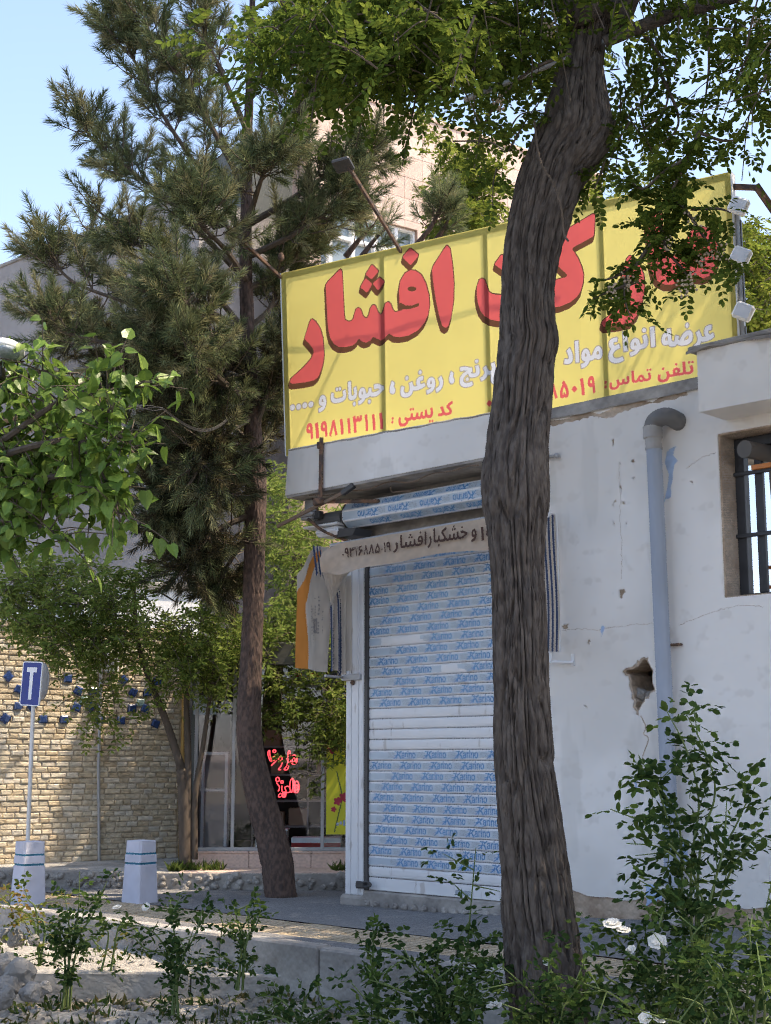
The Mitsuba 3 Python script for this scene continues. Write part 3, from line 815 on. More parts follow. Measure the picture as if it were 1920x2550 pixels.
# ---------------------------------------------------------------- banner sign
SGN = Frame((-.89562, 12.6736, 3.9687), (.84708, -.53147))
sign = thing('banner_sign', 'big yellow shop sign with red Persian lettering on a steel frame above the canopy', 'sign')
D = {"red":[[[69,700,178,766,262,835,289,887,281,924,239,976,188,1027,184,1035,242,1185,257,1204,269,1206,310,1174,359,1100,387,1016,404,847,393,766,369,697,340,650,295,625,193,621,54,627,35,639,30,648,31,669,34,675]],[[582,1618,592,1600,601,1500,619,1184,629,1137,665,1116,696,1116,719,1135,732,1186,745,1216,750,1221,770,1227,778,1224,797,1206,821,1141,847,1118,863,1117,871,1122,886,1146,898,1199,915,1221,924,1224,941,1223,957,1205,979,1150,1000,1125,1008,1125,1025,1132,1056,1216,1062,1221,1082,1226,1090,1223,1111,1202,1134,1144,1155,1121,1163,1119,1226,1125,1231,1131,1231,1133,1236,1131,1312,1122,1393,1131,1402,1140,1402,1154,1392,1161,1331,1149,1266,1161,1217,1194,1209,1194,1203,1188,1196,1308,1212,1398,1258,1457,1312,1476,1367,1461,1425,1414,1470,1329,1500,1214,1507,1123,1495,1045,1456,973,1391,915,1298,884,1208,883,1143,899,1101,931,1095,933,1087,930,1038,892,1005,886,932,929,924,926,897,898,850,890,810,907,786,932,779,935,769,931,750,906,709,887,639,883,567,894,511,930,470,993,449,1067,438,1153,415,1498,417,1506,443,1536,567,1622,575,1623],[1368,1282,1375,1292,1368,1306,1348,1317,1323,1324,1300,1323,1286,1315,1286,1302,1300,1289,1323,1280,1348,1277]],[[1041,1425,1044,1418,1040,1410,991,1357,982,1353,973,1357,928,1415,926,1424,931,1432,994,1468,1002,1464]],[[846,1485,856,1482,912,1428,916,1421,914,1412,872,1357,864,1353,855,1355,798,1406,795,1413,796,1421,838,1480]],[[923,1595,982,1530,978,1519,916,1466,907,1468,854,1515,850,1523,852,1531,905,1595,913,1599]],[[1321,1673,1392,1607,1396,1599,1390,1581,1327,1525,1318,1522,1310,1526,1242,1599,1238,1612,1242,1621,1305,1673,1312,1676]],[[3329,857,3354,890,3359,918,3338,971,3288,1043,3283,1062,3334,1193,3354,1210,3364,1210,3408,1171,3443,1109,3469,1037,3476,962,3469,871,3441,780,3401,705,3350,657,3255,654,3124,659,3117,664,3104,683,3103,694,3117,715,3270,802]],[[3639,1492,3647,1201,3668,1164,3718,1145,3768,1138,3801,1160,3833,1247,3876,1315,3911,1334,3950,1335,4009,1307,4060,1239,4085,1151,4093,1059,4072,978,4021,926,3959,911,3895,931,3850,956,3784,924,3699,907,3645,917,3582,960,3545,1025,3530,1101,3504,1434,3516,1460,3612,1526,3620,1528,3627,1523],[4007,1167,4014,1179,4008,1194,3991,1207,3968,1214,3947,1212,3934,1202,3934,1188,3946,1173,3966,1163,3989,1161]],[[2048,1253,2086,1140,2117,1115,2162,1099,2225,1085,2413,1054,2528,1071,2636,1118,2722,1131,2800,1136,2809,1146,2808,1157,2738,1236,2675,1326,2659,1388,2669,1445,2717,1503,2811,1541,3044,1627,3060,1626,3070,1613,3055,1443,3042,1431,2885,1381,2869,1374,2864,1368,2864,1359,2908,1281,2939,1202,2955,1131,2949,1060,2926,991,2890,948,2830,914,2743,896,2682,898,2453,827,2221,857,2166,868,2094,895,2039,935,2002,988,1981,1058,1970,1127,1974,1207,1997,1261,2003,1265,2023,1269]],[[1681,1627,1690,1625,1715,1592,1736,1451,1750,1278,1743,1113,1721,979,1693,906,1669,892,1660,894,1632,915,1600,1018,1568,1163,1542,1337,1534,1436,1548,1472,1615,1555,1674,1624]],[[2375,1430,2429,1364,2432,1356,2428,1348,2382,1303,2373,1300,2366,1303,2304,1356,2299,1365,2302,1373,2357,1431,2365,1435]],[[2222,1437,2278,1368,2281,1360,2277,1352,2231,1307,2222,1303,2215,1306,2151,1362,2147,1369,2149,1378,2204,1438,2213,1441]]],"brown":[[[3510,1467,3608,1534,3621,1537,3634,1530,3648,1492,3656,1204,3675,1171,3720,1154,3766,1148,3794,1166,3825,1251,3872,1323,3909,1343,3951,1344,4015,1314,4068,1243,4094,1153,4102,1058,4067,929,4013,875,3947,858,3879,879,3837,902,3774,871,3686,854,3629,865,3563,910,3524,977,3509,1055,3483,1394],[3627,1523,3620,1528,3612,1526,3516,1460,3504,1434,3530,1101,3545,1025,3582,960,3645,917,3699,907,3784,924,3850,956,3895,931,3959,911,4021,926,4072,978,4093,1059,4085,1151,4060,1239,4009,1307,3950,1335,3911,1334,3876,1315,3833,1247,3801,1160,3768,1138,3718,1145,3668,1164,3647,1201,3639,1492]],[[3094,698,3111,722,3264,809,3335,880,3318,923,3267,994,3262,1019,3326,1197,3350,1217,3368,1218,3415,1175,3451,1112,3478,1039,3485,962,3477,870,3437,732,3396,656,3340,605,3242,601,3110,607,3083,635,3082,655],[3270,802,3117,715,3103,694,3104,683,3117,664,3124,659,3255,654,3350,657,3401,705,3441,780,3469,871,3476,962,3469,1037,3443,1109,3408,1171,3364,1210,3354,1210,3334,1193,3283,1062,3288,1043,3338,971,3359,918,3354,890,3329,857]],[[1989,1266,2023,1278,2056,1258,2094,1145,2122,1123,2226,1094,2413,1063,2525,1079,2634,1126,2758,1142,2718,1187,2654,1280,2637,1345,2662,1450,2713,1512,3042,1635,3065,1634,3078,1617,3064,1442,3049,1394,3033,1379,2889,1333,2916,1284,2948,1204,2964,1132,2958,1059,2921,942,2884,898,2821,862,2732,844,2671,846,2441,774,2151,816,2078,843,2021,884,1982,940,1960,1011,1948,1082,1954,1168],[2023,1269,2003,1265,1997,1261,1974,1207,1970,1127,1981,1058,2002,988,2039,935,2094,895,2166,868,2221,857,2453,827,2682,898,2743,896,2830,914,2890,948,2926,991,2949,1060,2955,1131,2939,1202,2908,1281,2864,1359,2864,1368,2869,1374,2885,1381,3042,1431,3055,1443,3070,1613,3060,1626,3044,1627,2811,1541,2717,1503,2669,1445,2659,1388,2675,1326,2738,1236,2808,1157,2809,1146,2800,1136,2722,1131,2636,1118,2528,1071,2413,1054,2225,1085,2162,1099,2117,1115,2086,1140,2048,1253]],[[2142,1383,2198,1444,2213,1450,2229,1443,2290,1362,2295,1379,2351,1438,2366,1444,2382,1436,2441,1357,2423,1299,2375,1253,2362,1247,2348,1252,2285,1306,2278,1319,2272,1302,2224,1256,2211,1251,2199,1254,2132,1312,2126,1324],[2365,1435,2357,1431,2302,1373,2299,1365,2304,1356,2366,1303,2373,1300,2382,1303,2428,1348,2432,1356,2429,1364,2375,1430],[2213,1441,2204,1438,2149,1378,2147,1369,2151,1362,2215,1306,2222,1303,2231,1307,2277,1352,2281,1360,2278,1368,2222,1437]],[[1541,1478,1668,1631,1681,1636,1696,1632,1724,1594,1745,1452,1759,1279,1752,1112,1716,932,1688,857,1659,840,1643,842,1612,867,1579,973,1547,1118,1520,1292,1513,1397],[1674,1624,1548,1472,1534,1436,1542,1337,1568,1163,1600,1018,1632,915,1660,894,1669,892,1693,906,1721,979,1743,1113,1750,1278,1736,1451,1715,1592,1690,1625,1681,1627]],[[409,1510,436,1542,562,1629,579,1631,590,1623,601,1601,628,1185,637,1143,667,1125,693,1125,709,1139,737,1221,771,1236,804,1211,829,1146,850,1127,861,1126,873,1142,890,1204,910,1228,923,1233,945,1231,963,1211,986,1154,1006,1134,1017,1139,1049,1222,1083,1235,1096,1230,1119,1207,1142,1149,1160,1129,1188,1130,1182,1144,1174,1265,1203,1400,1252,1464,1290,1478,1222,1550,1217,1571,1235,1627,1300,1681,1324,1681,1398,1614,1405,1599,1385,1533,1327,1481,1372,1468,1432,1419,1478,1333,1509,1216,1516,1123,1491,997,1450,923,1384,865,1287,831,1195,831,1128,846,1083,880,1030,840,993,834,919,876,888,846,836,838,792,856,766,882,743,855,698,834,626,830,551,842,491,882,449,945,428,1021,417,1109,396,1465],[575,1623,567,1622,443,1536,417,1506,415,1498,438,1153,449,1067,470,993,511,930,567,894,639,883,709,887,750,906,769,931,779,935,786,932,810,907,850,890,897,898,924,926,932,929,1005,886,1038,892,1087,930,1095,933,1101,931,1143,899,1208,883,1298,884,1391,915,1456,973,1495,1045,1507,1123,1500,1214,1470,1329,1425,1414,1367,1461,1312,1476,1258,1457,1212,1398,1196,1308,1203,1188,1209,1194,1217,1194,1266,1161,1331,1149,1392,1161,1402,1154,1402,1140,1393,1131,1312,1122,1236,1131,1231,1133,1226,1125,1163,1119,1155,1121,1134,1144,1111,1202,1090,1223,1082,1226,1062,1221,1056,1216,1025,1132,1008,1125,1000,1125,979,1150,957,1205,941,1223,924,1224,915,1221,898,1199,886,1146,871,1122,863,1117,847,1118,821,1141,797,1206,778,1224,770,1227,750,1221,745,1216,732,1186,719,1135,696,1116,665,1116,629,1137,619,1184,601,1500,592,1600,582,1618],[1312,1676,1305,1673,1242,1621,1238,1612,1242,1599,1310,1526,1318,1522,1327,1525,1390,1581,1396,1599,1392,1607,1321,1673]],[[788,1426,830,1485,845,1535,899,1601,912,1608,929,1602,991,1533,974,1472,964,1461,992,1477,1007,1472,1048,1431,1052,1419,1035,1361,984,1306,971,1300,954,1307,909,1365,865,1307,853,1300,839,1303,779,1357,773,1369],[1002,1464,994,1468,931,1432,926,1424,928,1415,973,1357,982,1353,991,1357,1040,1410,1044,1418,1041,1425],[838,1480,796,1421,795,1413,798,1406,855,1355,864,1353,872,1357,914,1412,916,1421,912,1428,856,1482,846,1485],[913,1599,905,1595,852,1531,850,1523,854,1515,907,1468,916,1466,978,1519,982,1530,923,1595]],[[234,1189,252,1212,273,1214,317,1180,367,1102,396,1017,413,847,402,764,365,649,334,601,286,573,180,569,41,574,16,588,9,602,10,628,28,682,173,773,255,841,264,859,260,876,168,978,164,996],[34,675,31,669,30,648,35,639,54,627,193,621,295,625,340,650,369,697,393,766,404,847,387,1016,359,1100,310,1174,269,1206,257,1204,242,1185,184,1035,188,1027,239,976,281,924,289,887,262,835,178,766,69,700]],[[1348,1277,1323,1280,1300,1289,1286,1302,1286,1315,1300,1323,1323,1324,1348,1317,1368,1306,1375,1292,1368,1282]],[[3989,1161,3966,1163,3946,1173,3934,1188,3934,1202,3947,1212,3968,1214,3991,1207,4008,1194,4014,1179,4007,1167]]],"white":[[[[347,356,376,363,389,371,395,379,373,380,361,387,356,395,352,408,353,428,356,442,364,457,373,468,386,474,399,473,410,467,417,459,423,447,430,416,428,382,418,357,407,343,389,331,358,321,352,321],[381,419,383,414,388,410,400,412,397,433,393,439,389,440,384,436]]],[[[773,369,796,373,815,384,814,386,798,390,787,398,782,405,778,420,779,438,785,461,796,476,807,483,823,483,832,479,839,471,848,453,853,423,869,424,877,431,881,445,884,471,912,466,911,434,914,428,922,424,945,424,970,429,991,438,1000,446,996,449,972,455,942,453,938,492,943,494,953,495,979,494,996,487,1023,470,1037,469,1040,436,1026,430,997,405,973,392,949,386,921,386,905,392,896,403,886,392,876,387,848,385,837,365,823,351,805,341,782,335,777,335],[806,431,810,423,825,422,822,441,815,450,812,450,808,445]],[[876,344,878,359,887,367,899,364,905,353,903,338,894,330,887,330,882,333]],[[664,558,694,558,698,446,700,431,705,425,723,424,728,430,731,436,730,454,722,494,750,504,758,463,760,430,755,410,742,393,725,386,702,386,683,391,674,400,668,421]],[[718,344,720,359,729,367,740,364,746,353,744,338,735,330,729,330,724,333]],[[480,430,481,457,487,482,512,475,509,452,510,440,516,430,531,422,551,419,594,423,607,428,614,438,613,455,607,482,634,493,639,478,644,448,642,421,632,404,611,390,579,383,539,382,521,385,506,390,495,398,487,406]],[[564,502,566,517,573,523,584,520,590,511,588,497,580,490,570,492]],[[532,503,533,515,542,523,552,520,558,511,556,497,548,490,538,492]]],[[[1102,415,1102,432,1107,458,1122,501,1151,480,1140,442,1149,435,1156,420,1156,406,1150,391,1138,383,1118,386,1106,400]]],[[[1561,367,1585,378,1600,395,1604,408,1604,417,1599,435,1589,457,1619,473,1631,445,1636,421,1635,396,1626,373,1608,352,1589,339,1574,334,1572,335]],[[1471,366,1502,373,1515,380,1522,388,1499,388,1487,395,1481,403,1477,415,1478,433,1481,446,1489,461,1499,471,1513,476,1527,476,1538,470,1545,462,1552,451,1559,422,1557,391,1546,368,1534,354,1516,343,1483,334,1476,334],[1507,425,1509,420,1515,417,1527,419,1525,438,1520,444,1516,445,1511,440]],[[1210,383,1212,415,1220,441,1250,429,1243,402,1244,390,1247,382,1254,375,1263,371,1282,370,1294,375,1300,382,1305,397,1305,422,1297,456,1330,465,1335,439,1342,423,1357,418,1378,419,1381,421,1372,437,1371,460,1374,471,1379,480,1390,490,1407,498,1427,499,1442,495,1437,462,1419,464,1413,462,1407,456,1405,446,1409,437,1415,430,1422,427,1451,437,1460,408,1456,404,1427,393,1390,384,1352,383,1338,388,1329,364,1317,349,1302,339,1281,334,1253,335,1232,344,1223,351,1216,362]],[[1393,533,1396,547,1405,554,1417,553,1424,544,1425,532,1422,526,1413,519,1400,521]],[[1259,500,1260,511,1268,521,1281,521,1290,511,1290,497,1281,487,1271,486,1266,489]]],[[[1696,421,1696,436,1701,461,1714,501,1739,481,1730,446,1738,439,1744,425,1744,412,1739,398,1728,390,1710,393,1700,406]]],[[[1994,401,2019,412,2028,420,2036,431,2038,439,2037,451,2023,483,2052,498,2073,453,2082,448,2097,448,2106,454,2108,460,2108,475,2098,510,2130,518,2139,483,2141,454,2136,437,2126,425,2112,419,2095,416,2078,416,2066,422,2058,404,2044,390,2033,383,2006,372]],[[2094,380,2096,393,2106,399,2119,397,2126,387,2123,375,2114,368,2101,370]],[[1799,393,1801,422,1807,436,1816,448,1838,467,1872,482,1841,489,1807,486,1802,519,1821,523,1845,522,1873,515,1897,505,1917,504,1920,466,1907,465,1907,462,1915,452,1935,448,1952,451,1957,460,1956,478,1948,510,1976,517,1979,516,1989,483,1990,454,1985,437,1975,425,1961,419,1945,416,1926,416,1907,419,1896,425,1889,433,1879,457,1851,440,1839,427,1834,415,1833,404,1836,394,1846,382,1861,375,1880,375,1916,383,1926,352,1905,345,1885,341,1861,340,1844,343,1825,352,1811,363,1803,378]],[[1947,547,1948,559,1953,564,1960,567,1972,565,1979,554,1976,542,1968,535,1954,536]],[[1855,404,1857,416,1867,424,1880,422,1887,411,1885,398,1875,392,1862,394]]],[[[3857,389,3878,401,3886,411,3892,424,3893,448,3881,487,3906,504,3924,451,3929,446,3936,444,3953,445,3956,447,3948,468,3947,489,3954,511,3963,522,3978,530,3995,531,4008,527,4004,492,3989,493,3984,491,3978,485,3977,474,3980,464,3985,457,3991,453,4016,465,4023,431,3995,416,3963,408,3931,406,3918,413,3911,392,3899,375,3889,366,3867,353]],[[3601,464,3602,483,3608,502,3616,515,3626,524,3649,536,3650,554,3678,554,3681,460,3684,451,3691,445,3702,445,3707,451,3716,492,3742,483,3739,456,3742,449,3746,446,3759,469,3777,494,3796,510,3812,517,3830,515,3841,507,3850,493,3854,475,3852,442,3841,423,3829,412,3819,408,3799,403,3767,403,3753,406,3734,416,3727,425,3721,416,3709,408,3702,406,3680,408,3664,417,3657,429,3633,427,3614,435,3606,446],[3790,460,3779,441,3799,442,3817,448,3824,455,3825,466,3823,472,3819,475,3811,476,3805,474],[3630,472,3632,466,3637,463,3652,463,3651,497,3646,496,3636,489,3632,483]],[[3799,552,3800,565,3807,576,3818,576,3825,565,3825,550,3818,539,3809,538,3805,541]]],[[[3509,591,3544,591,3548,430,3514,430]],[[3334,413,3360,417,3374,422,3381,428,3367,431,3353,438,3347,444,3341,454,3340,473,3344,490,3350,502,3360,514,3376,522,3387,522,3400,517,3412,505,3418,492,3424,464,3443,465,3452,470,3454,477,3453,497,3444,531,3473,539,3477,539,3486,502,3487,471,3482,451,3472,439,3461,433,3448,430,3418,429,3411,415,3399,403,3381,391,3359,384,3339,381],[3371,471,3376,464,3392,463,3389,481,3382,490,3378,490,3374,484]],[[3444,572,3445,585,3450,591,3457,594,3469,592,3476,580,3474,566,3465,559,3451,561]],[[3279,591,3314,591,3318,430,3284,430]],[[3155,401,3155,417,3158,436,3167,453,3179,469,3168,481,3161,498,3160,517,3165,532,3177,545,3192,553,3219,556,3234,552,3230,520,3210,522,3204,520,3198,514,3196,504,3200,495,3208,488,3246,499,3253,465,3229,459,3205,446,3191,426,3189,416,3190,405,3200,390,3218,382,3246,383,3272,391,3282,359,3263,351,3243,347,3217,346,3200,350,3180,359,3165,373,3158,385]]],[[[2913,383,2937,386,2956,399,2955,401,2940,405,2928,413,2923,421,2919,437,2919,456,2926,480,2937,496,2944,502,2952,504,2962,504,2969,502,2978,494,2990,471,2996,439,3010,440,3013,442,3019,452,3038,492,3049,504,3056,508,3069,509,3081,503,3091,490,3099,471,3102,456,3100,431,3094,414,3084,405,3071,401,3061,402,3046,407,3034,416,3027,407,3018,402,2990,400,2979,378,2964,363,2946,353,2923,347,2918,347],[3048,448,3053,443,3067,439,3073,444,3074,453,3068,467,3061,469,3054,461],[2947,448,2952,440,2966,438,2964,459,2957,469,2954,469,2949,463]],[[2864,582,2895,582,2899,401,2868,401]],[[2764,410,2773,449,2787,443,2801,442,2806,445,2809,449,2807,470,2790,513,2819,535,2837,492,2843,467,2845,442,2839,421,2834,413,2823,405,2808,400,2779,403]]],[[[2362,387,2370,423,2389,417,2398,417,2405,422,2407,436,2404,445,2387,487,2413,509,2416,508,2430,476,2445,423,2452,416,2463,414,2478,416,2471,435,2469,460,2473,476,2482,489,2493,498,2502,502,2520,502,2534,499,2530,462,2513,464,2508,462,2502,455,2501,444,2504,434,2509,427,2516,423,2542,435,2550,403,2547,398,2507,381,2470,375,2445,376,2438,380,2429,390,2418,379,2404,375,2379,376,2364,383]],[[2490,540,2492,555,2500,564,2512,562,2518,552,2518,539,2516,533,2507,524,2501,524,2492,533]],[[2380,541,2383,558,2392,565,2403,563,2409,550,2409,541,2407,534,2399,526,2387,528]],[[2311,556,2342,556,2346,376,2315,376]],[[2268,333,2268,344,2275,354,2285,354,2293,344,2293,330,2285,321,2277,320,2274,322]],[[2094,376,2096,409,2105,439,2131,426,2126,407,2124,388,2127,377,2134,368,2143,363,2152,361,2167,361,2181,365,2188,369,2195,381,2190,390,2174,398,2182,433,2210,419,2225,415,2244,415,2255,419,2259,427,2259,440,2251,490,2279,500,2289,443,2288,417,2283,399,2275,387,2260,378,2242,375,2224,374,2223,363,2218,351,2209,339,2199,332,2186,325,2170,322,2144,322,2127,326,2116,333,2104,344,2097,358]],[[2236,333,2236,344,2243,354,2253,354,2261,344,2261,330,2253,321,2245,320,2242,322]]],[[[86,405,82,392,72,382,59,378,45,382,35,392,32,405,35,419,45,428,59,432,72,428,82,419]]],[[[154,402,150,389,140,379,127,375,113,379,104,389,100,402,104,416,113,426,127,429,140,426,150,416]]],[[[222,407,218,393,208,383,195,380,181,383,171,393,168,407,171,420,181,430,195,434,208,430,218,420]]],[[[290,406,287,393,277,383,263,379,250,383,240,393,236,406,240,420,250,429,263,433,277,429,287,420]]]],"small":[[[[3834,258,3835,266,3842,271,3850,270,3855,263,3854,255,3847,250,3839,252]],[[3557,165,3559,186,3566,202,3586,196,3581,181,3581,171,3584,163,3589,159,3601,155,3621,158,3629,164,3633,176,3632,189,3626,213,3646,218,3649,217,3654,198,3660,190,3667,187,3688,187,3681,203,3683,217,3693,231,3709,237,3724,235,3739,223,3742,215,3743,203,3736,188,3761,189,3765,199,3762,274,3786,274,3789,204,3790,193,3794,189,3814,187,3825,192,3826,203,3819,232,3841,238,3848,217,3850,193,3847,184,3838,172,3822,167,3790,167,3778,175,3767,168,3757,166,3730,167,3712,171,3695,167,3677,166,3665,166,3656,170,3649,153,3641,144,3628,136,3612,133,3593,134,3573,140,3562,150],[3703,204,3708,196,3712,194,3720,202,3720,208,3718,214,3713,217,3708,215,3704,210]],[[3807,258,3808,266,3815,271,3823,270,3829,263,3828,255,3820,250,3812,252]],[[3701,258,3702,267,3708,271,3717,271,3723,265,3723,257,3717,250,3706,252]],[[3595,238,3596,247,3602,252,3611,252,3617,245,3617,237,3611,231,3600,232]]],[[[3491,248,3492,256,3498,260,3506,259,3510,253,3509,246,3503,241,3496,242]],[[3342,263,3363,263,3365,194,3370,183,3380,181,3384,183,3398,206,3406,215,3416,221,3428,221,3440,213,3456,184,3462,181,3478,183,3484,188,3485,196,3478,224,3498,229,3505,198,3505,183,3501,175,3497,169,3488,164,3471,161,3454,162,3444,168,3435,161,3423,160,3409,165,3401,173,3394,166,3385,162,3365,162,3353,166,3346,174,3344,184],[3411,190,3422,180,3428,179,3432,183,3427,196,3422,201,3415,198]],[[3467,248,3468,256,3475,260,3482,259,3487,253,3486,246,3479,241,3472,242]],[[3153,161,3154,180,3160,196,3178,189,3174,166,3180,154,3196,150,3211,153,3218,161,3220,168,3219,182,3213,205,3232,210,3235,210,3240,188,3245,182,3255,181,3259,184,3263,196,3265,209,3268,210,3285,207,3283,185,3290,181,3299,182,3305,187,3305,194,3298,222,3319,227,3325,207,3326,186,3321,172,3309,163,3287,162,3279,165,3274,171,3268,164,3261,162,3250,161,3241,164,3236,150,3227,140,3214,133,3201,130,3181,131,3167,137,3157,146]]],[[[2969,215,2971,242,2977,256,2983,265,2993,271,3004,272,3012,269,3022,252,3026,234,3033,132,3014,126,3008,182,2992,180,2980,186,2972,197],[2990,223,2992,217,2996,212,3004,212,3007,214,3005,231,3000,240,2995,240,2992,237]]],[[[2901,260,2927,267,2938,196,2941,124,2915,124,2912,185]]],[[[2825,185,2848,213,2851,213,2867,197,2877,183,2853,157,2851,157]]],[[[2722,167,2725,187,2732,209,2748,239,2742,250,2760,271,2781,236,2797,197,2802,171,2801,151,2797,136,2791,127,2782,122,2770,123,2761,134,2756,126,2751,123,2738,123,2729,129,2725,137],[2745,162,2747,154,2751,152,2754,156,2754,168,2769,168,2771,153,2775,152,2778,158,2778,170,2776,182,2762,215,2754,202,2748,185]]],[[[2613,138,2633,197,2647,253,2670,258,2692,174,2704,136,2681,126,2659,209,2635,126]]],[[[2520,136,2539,194,2552,249,2574,254,2594,171,2606,133,2585,123,2563,206,2540,123]]],[[[2425,138,2440,165,2453,179,2443,185,2430,201,2428,222,2433,236,2443,247,2455,253,2476,254,2488,251,2484,226,2475,228,2465,227,2459,222,2457,213,2462,204,2474,198,2491,207,2506,184,2493,175,2476,158,2452,122,2425,135]]],[[[2331,236,2351,245,2372,163,2392,245,2412,235,2392,164,2382,118,2361,114,2345,185]]],[[[2219,237,2245,245,2251,222,2255,218,2258,218,2261,223,2264,238,2283,235,2282,221,2289,218,2293,222,2292,238,2309,243,2311,243,2312,240,2316,214,2312,204,2308,199,2298,194,2285,193,2273,200,2265,193,2256,192,2259,150,2259,117,2234,117,2230,177]]],[[[2129,188,2131,214,2138,228,2146,236,2156,242,2169,243,2178,239,2183,235,2189,224,2194,207,2202,109,2180,104,2174,157,2156,155,2142,161,2133,172],[2153,196,2155,190,2160,186,2169,186,2172,188,2170,204,2164,212,2159,212,2156,209]]],[[[2049,171,2074,199,2077,199,2094,184,2104,169,2080,143,2077,143]]],[[[1584,129,1590,151,1606,147,1617,148,1622,151,1624,159,1622,166,1606,198,1626,211,1638,193,1650,157,1655,148,1668,145,1693,147,1695,152,1693,161,1667,192,1668,207,1685,222,1722,242,1732,220,1693,198,1712,175,1719,160,1720,144,1717,136,1710,129,1693,122,1659,121,1649,124,1640,131,1626,122,1607,121,1593,124]]],[[[1519,88,1521,99,1526,104,1533,102,1538,95,1537,85,1531,79,1523,80]],[[1189,120,1191,146,1197,167,1215,159,1211,127,1216,114,1222,110,1233,106,1245,106,1258,110,1266,117,1268,123,1265,128,1251,136,1257,161,1283,149,1304,149,1312,160,1316,187,1336,183,1335,157,1340,150,1346,148,1359,148,1364,153,1371,186,1391,181,1389,157,1391,151,1397,148,1405,149,1409,153,1415,187,1436,183,1433,161,1434,153,1440,148,1449,148,1456,157,1454,198,1474,200,1477,168,1482,153,1489,148,1503,148,1512,152,1515,159,1508,205,1528,213,1536,171,1535,150,1532,139,1523,127,1513,122,1501,120,1483,122,1473,129,1468,138,1461,126,1448,120,1433,122,1423,133,1418,125,1410,121,1390,122,1379,132,1367,122,1345,120,1332,124,1324,134,1317,127,1310,122,1288,120,1288,108,1280,95,1267,85,1250,79,1224,79,1206,86,1195,100]],[[1507,68,1512,76,1518,77,1524,72,1525,61,1521,53,1514,52,1508,58]],[[1495,88,1497,99,1502,104,1509,103,1513,99,1513,85,1507,79,1500,80]],[[1328,217,1330,228,1336,233,1343,232,1348,223,1347,213,1340,207,1332,209]],[[1304,217,1306,228,1312,233,1320,231,1323,223,1322,212,1316,207,1308,209]]],[[[215,176,217,204,224,219,232,228,243,234,256,235,265,232,271,227,278,215,283,196,291,89,268,83,262,141,243,140,228,146,219,158],[240,184,242,178,247,173,257,173,260,175,257,193,251,202,246,202,243,199]]],[[[307,223,336,231,339,230,352,157,355,122,355,84,324,84,320,146]]],[[[373,175,375,202,382,218,390,227,400,233,413,233,422,230,427,225,434,213,439,195,447,90,424,84,418,141,400,139,386,145,377,157],[397,183,399,177,404,172,413,172,416,175,414,192,408,201,403,201,400,198]]],[[[464,95,484,162,498,226,521,232,543,136,555,93,533,81,510,176,486,81,468,91]]],[[[577,225,605,233,617,160,620,88,592,88,589,149]]],[[[656,223,681,230,691,158,693,85,669,85,666,147]]],[[[715,232,741,242,747,214,751,209,754,209,758,216,760,233,780,231,779,213,786,210,790,214,788,233,806,240,808,240,810,236,813,205,810,192,805,185,795,179,782,178,774,182,770,187,762,178,752,177,756,125,756,85,730,85,726,158]]],[[[841,230,862,238,865,237,875,162,877,86,854,86,851,151]]],[[[915,223,941,231,952,157,954,84,929,84,926,147]]],[[[990,225,1016,233,1019,233,1031,158,1033,84,1005,84,1002,147]]],[[[1143,164,1140,156,1131,152,1123,156,1119,164,1123,173,1131,176,1140,173]]],[[[1140,132,1137,124,1128,120,1120,124,1116,132,1120,141,1128,144,1137,141]]],[[[3134,201,3131,192,3122,189,3114,192,3110,201,3114,209,3122,213,3131,209]]],[[[3133,164,3130,156,3121,152,3113,156,3109,164,3113,173,3121,176,3130,173]]]]}
outer = Polygon([(-.005, -.04), (4.215, -.03), (4.205, 1.728), (-.09, 1.708)])
red, brown = unpack(D['red']), unpack(D['brown'])
whites, smalls = [unpack(w) for w in D['white']], [unpack(w) for w in D['small']]
white, small = union_all(whites), union_all(smalls)
brown = brown.difference(red)
outl = white.buffer(.007, quad_segs=2).difference(white).simplify(.001).difference(white)
small = small.difference(union_all([white, outl]))
cloth = outer.difference(union_all([red, brown, white, outl, small]).buffer(.0002))
part(sign, 'cloth', SGN.m(sheet(cloth)), 'banner_yellow')
for g in getattr(red, 'geoms', [red]):
    part(sign, 'red_letter', SGN.m(sheet(g)), 'banner_red')
for g in getattr(brown, 'geoms', [brown]):
    part(sign, 'letter_shadow', SGN.m(sheet(g)), 'banner_brown')
for w in whites:
    part(sign, 'white_word', SGN.m(sheet(w)), 'banner_white')
    part(sign, 'word_outline', SGN.m(sheet(w.buffer(.007, quad_segs=2).simplify(.001).difference(white))), 'banner_grey')
for w in smalls:
    w = w.difference(union_all([white, outl]))
    if not w.is_empty:
        part(sign, 'red_word', SGN.m(sheet(w)), 'banner_red')


def sbar(x0, y0, x1, y1, w=.042, z=-.0075):
    return SGN.poly(shapely.LineString([(x0, y0), (x1, y1)]).buffer(w / 2, cap_style='flat'), z - .005, z + .005)


for x0, x1 in ((-.055, .025), (1.02, 1.045), (2.055, 2.085), (3.115, 3.13), (4.18, 4.19)):
    part(sign, 'upright', sbar(x1, -.03, x0, 1.69), 'galvanised')
part(sign, 'top_rail', sbar(-.06, 1.675, 4.19, 1.695, .06), 'galvanised')
part(sign, 'bottom_rail', sbar(.02, -.01, 4.19, .0, .06), 'galvanised')
part(sign, 'diagonal', sbar(.06, .02, 1.0, 1.62, .035, -.16), 'galvanised')
part(sign, 'diagonal', sbar(3.18, .05, 4.13, 1.62, .035, -.16), 'galvanised')
part(sign, 'wire', tube([SGN.p(x, 1.36 - .03 * math.sin(x * 2.2) + .012 * math.sin(x * 9), -.10) for x in np.arange(0, 3.0, .08)], .008, 5), 'cable_black')
part(sign, 'edge_strip', SGN.m(cbox(4.206, 4.214, -.03, 1.73, -.085, .002, .001)), 'white_metal')
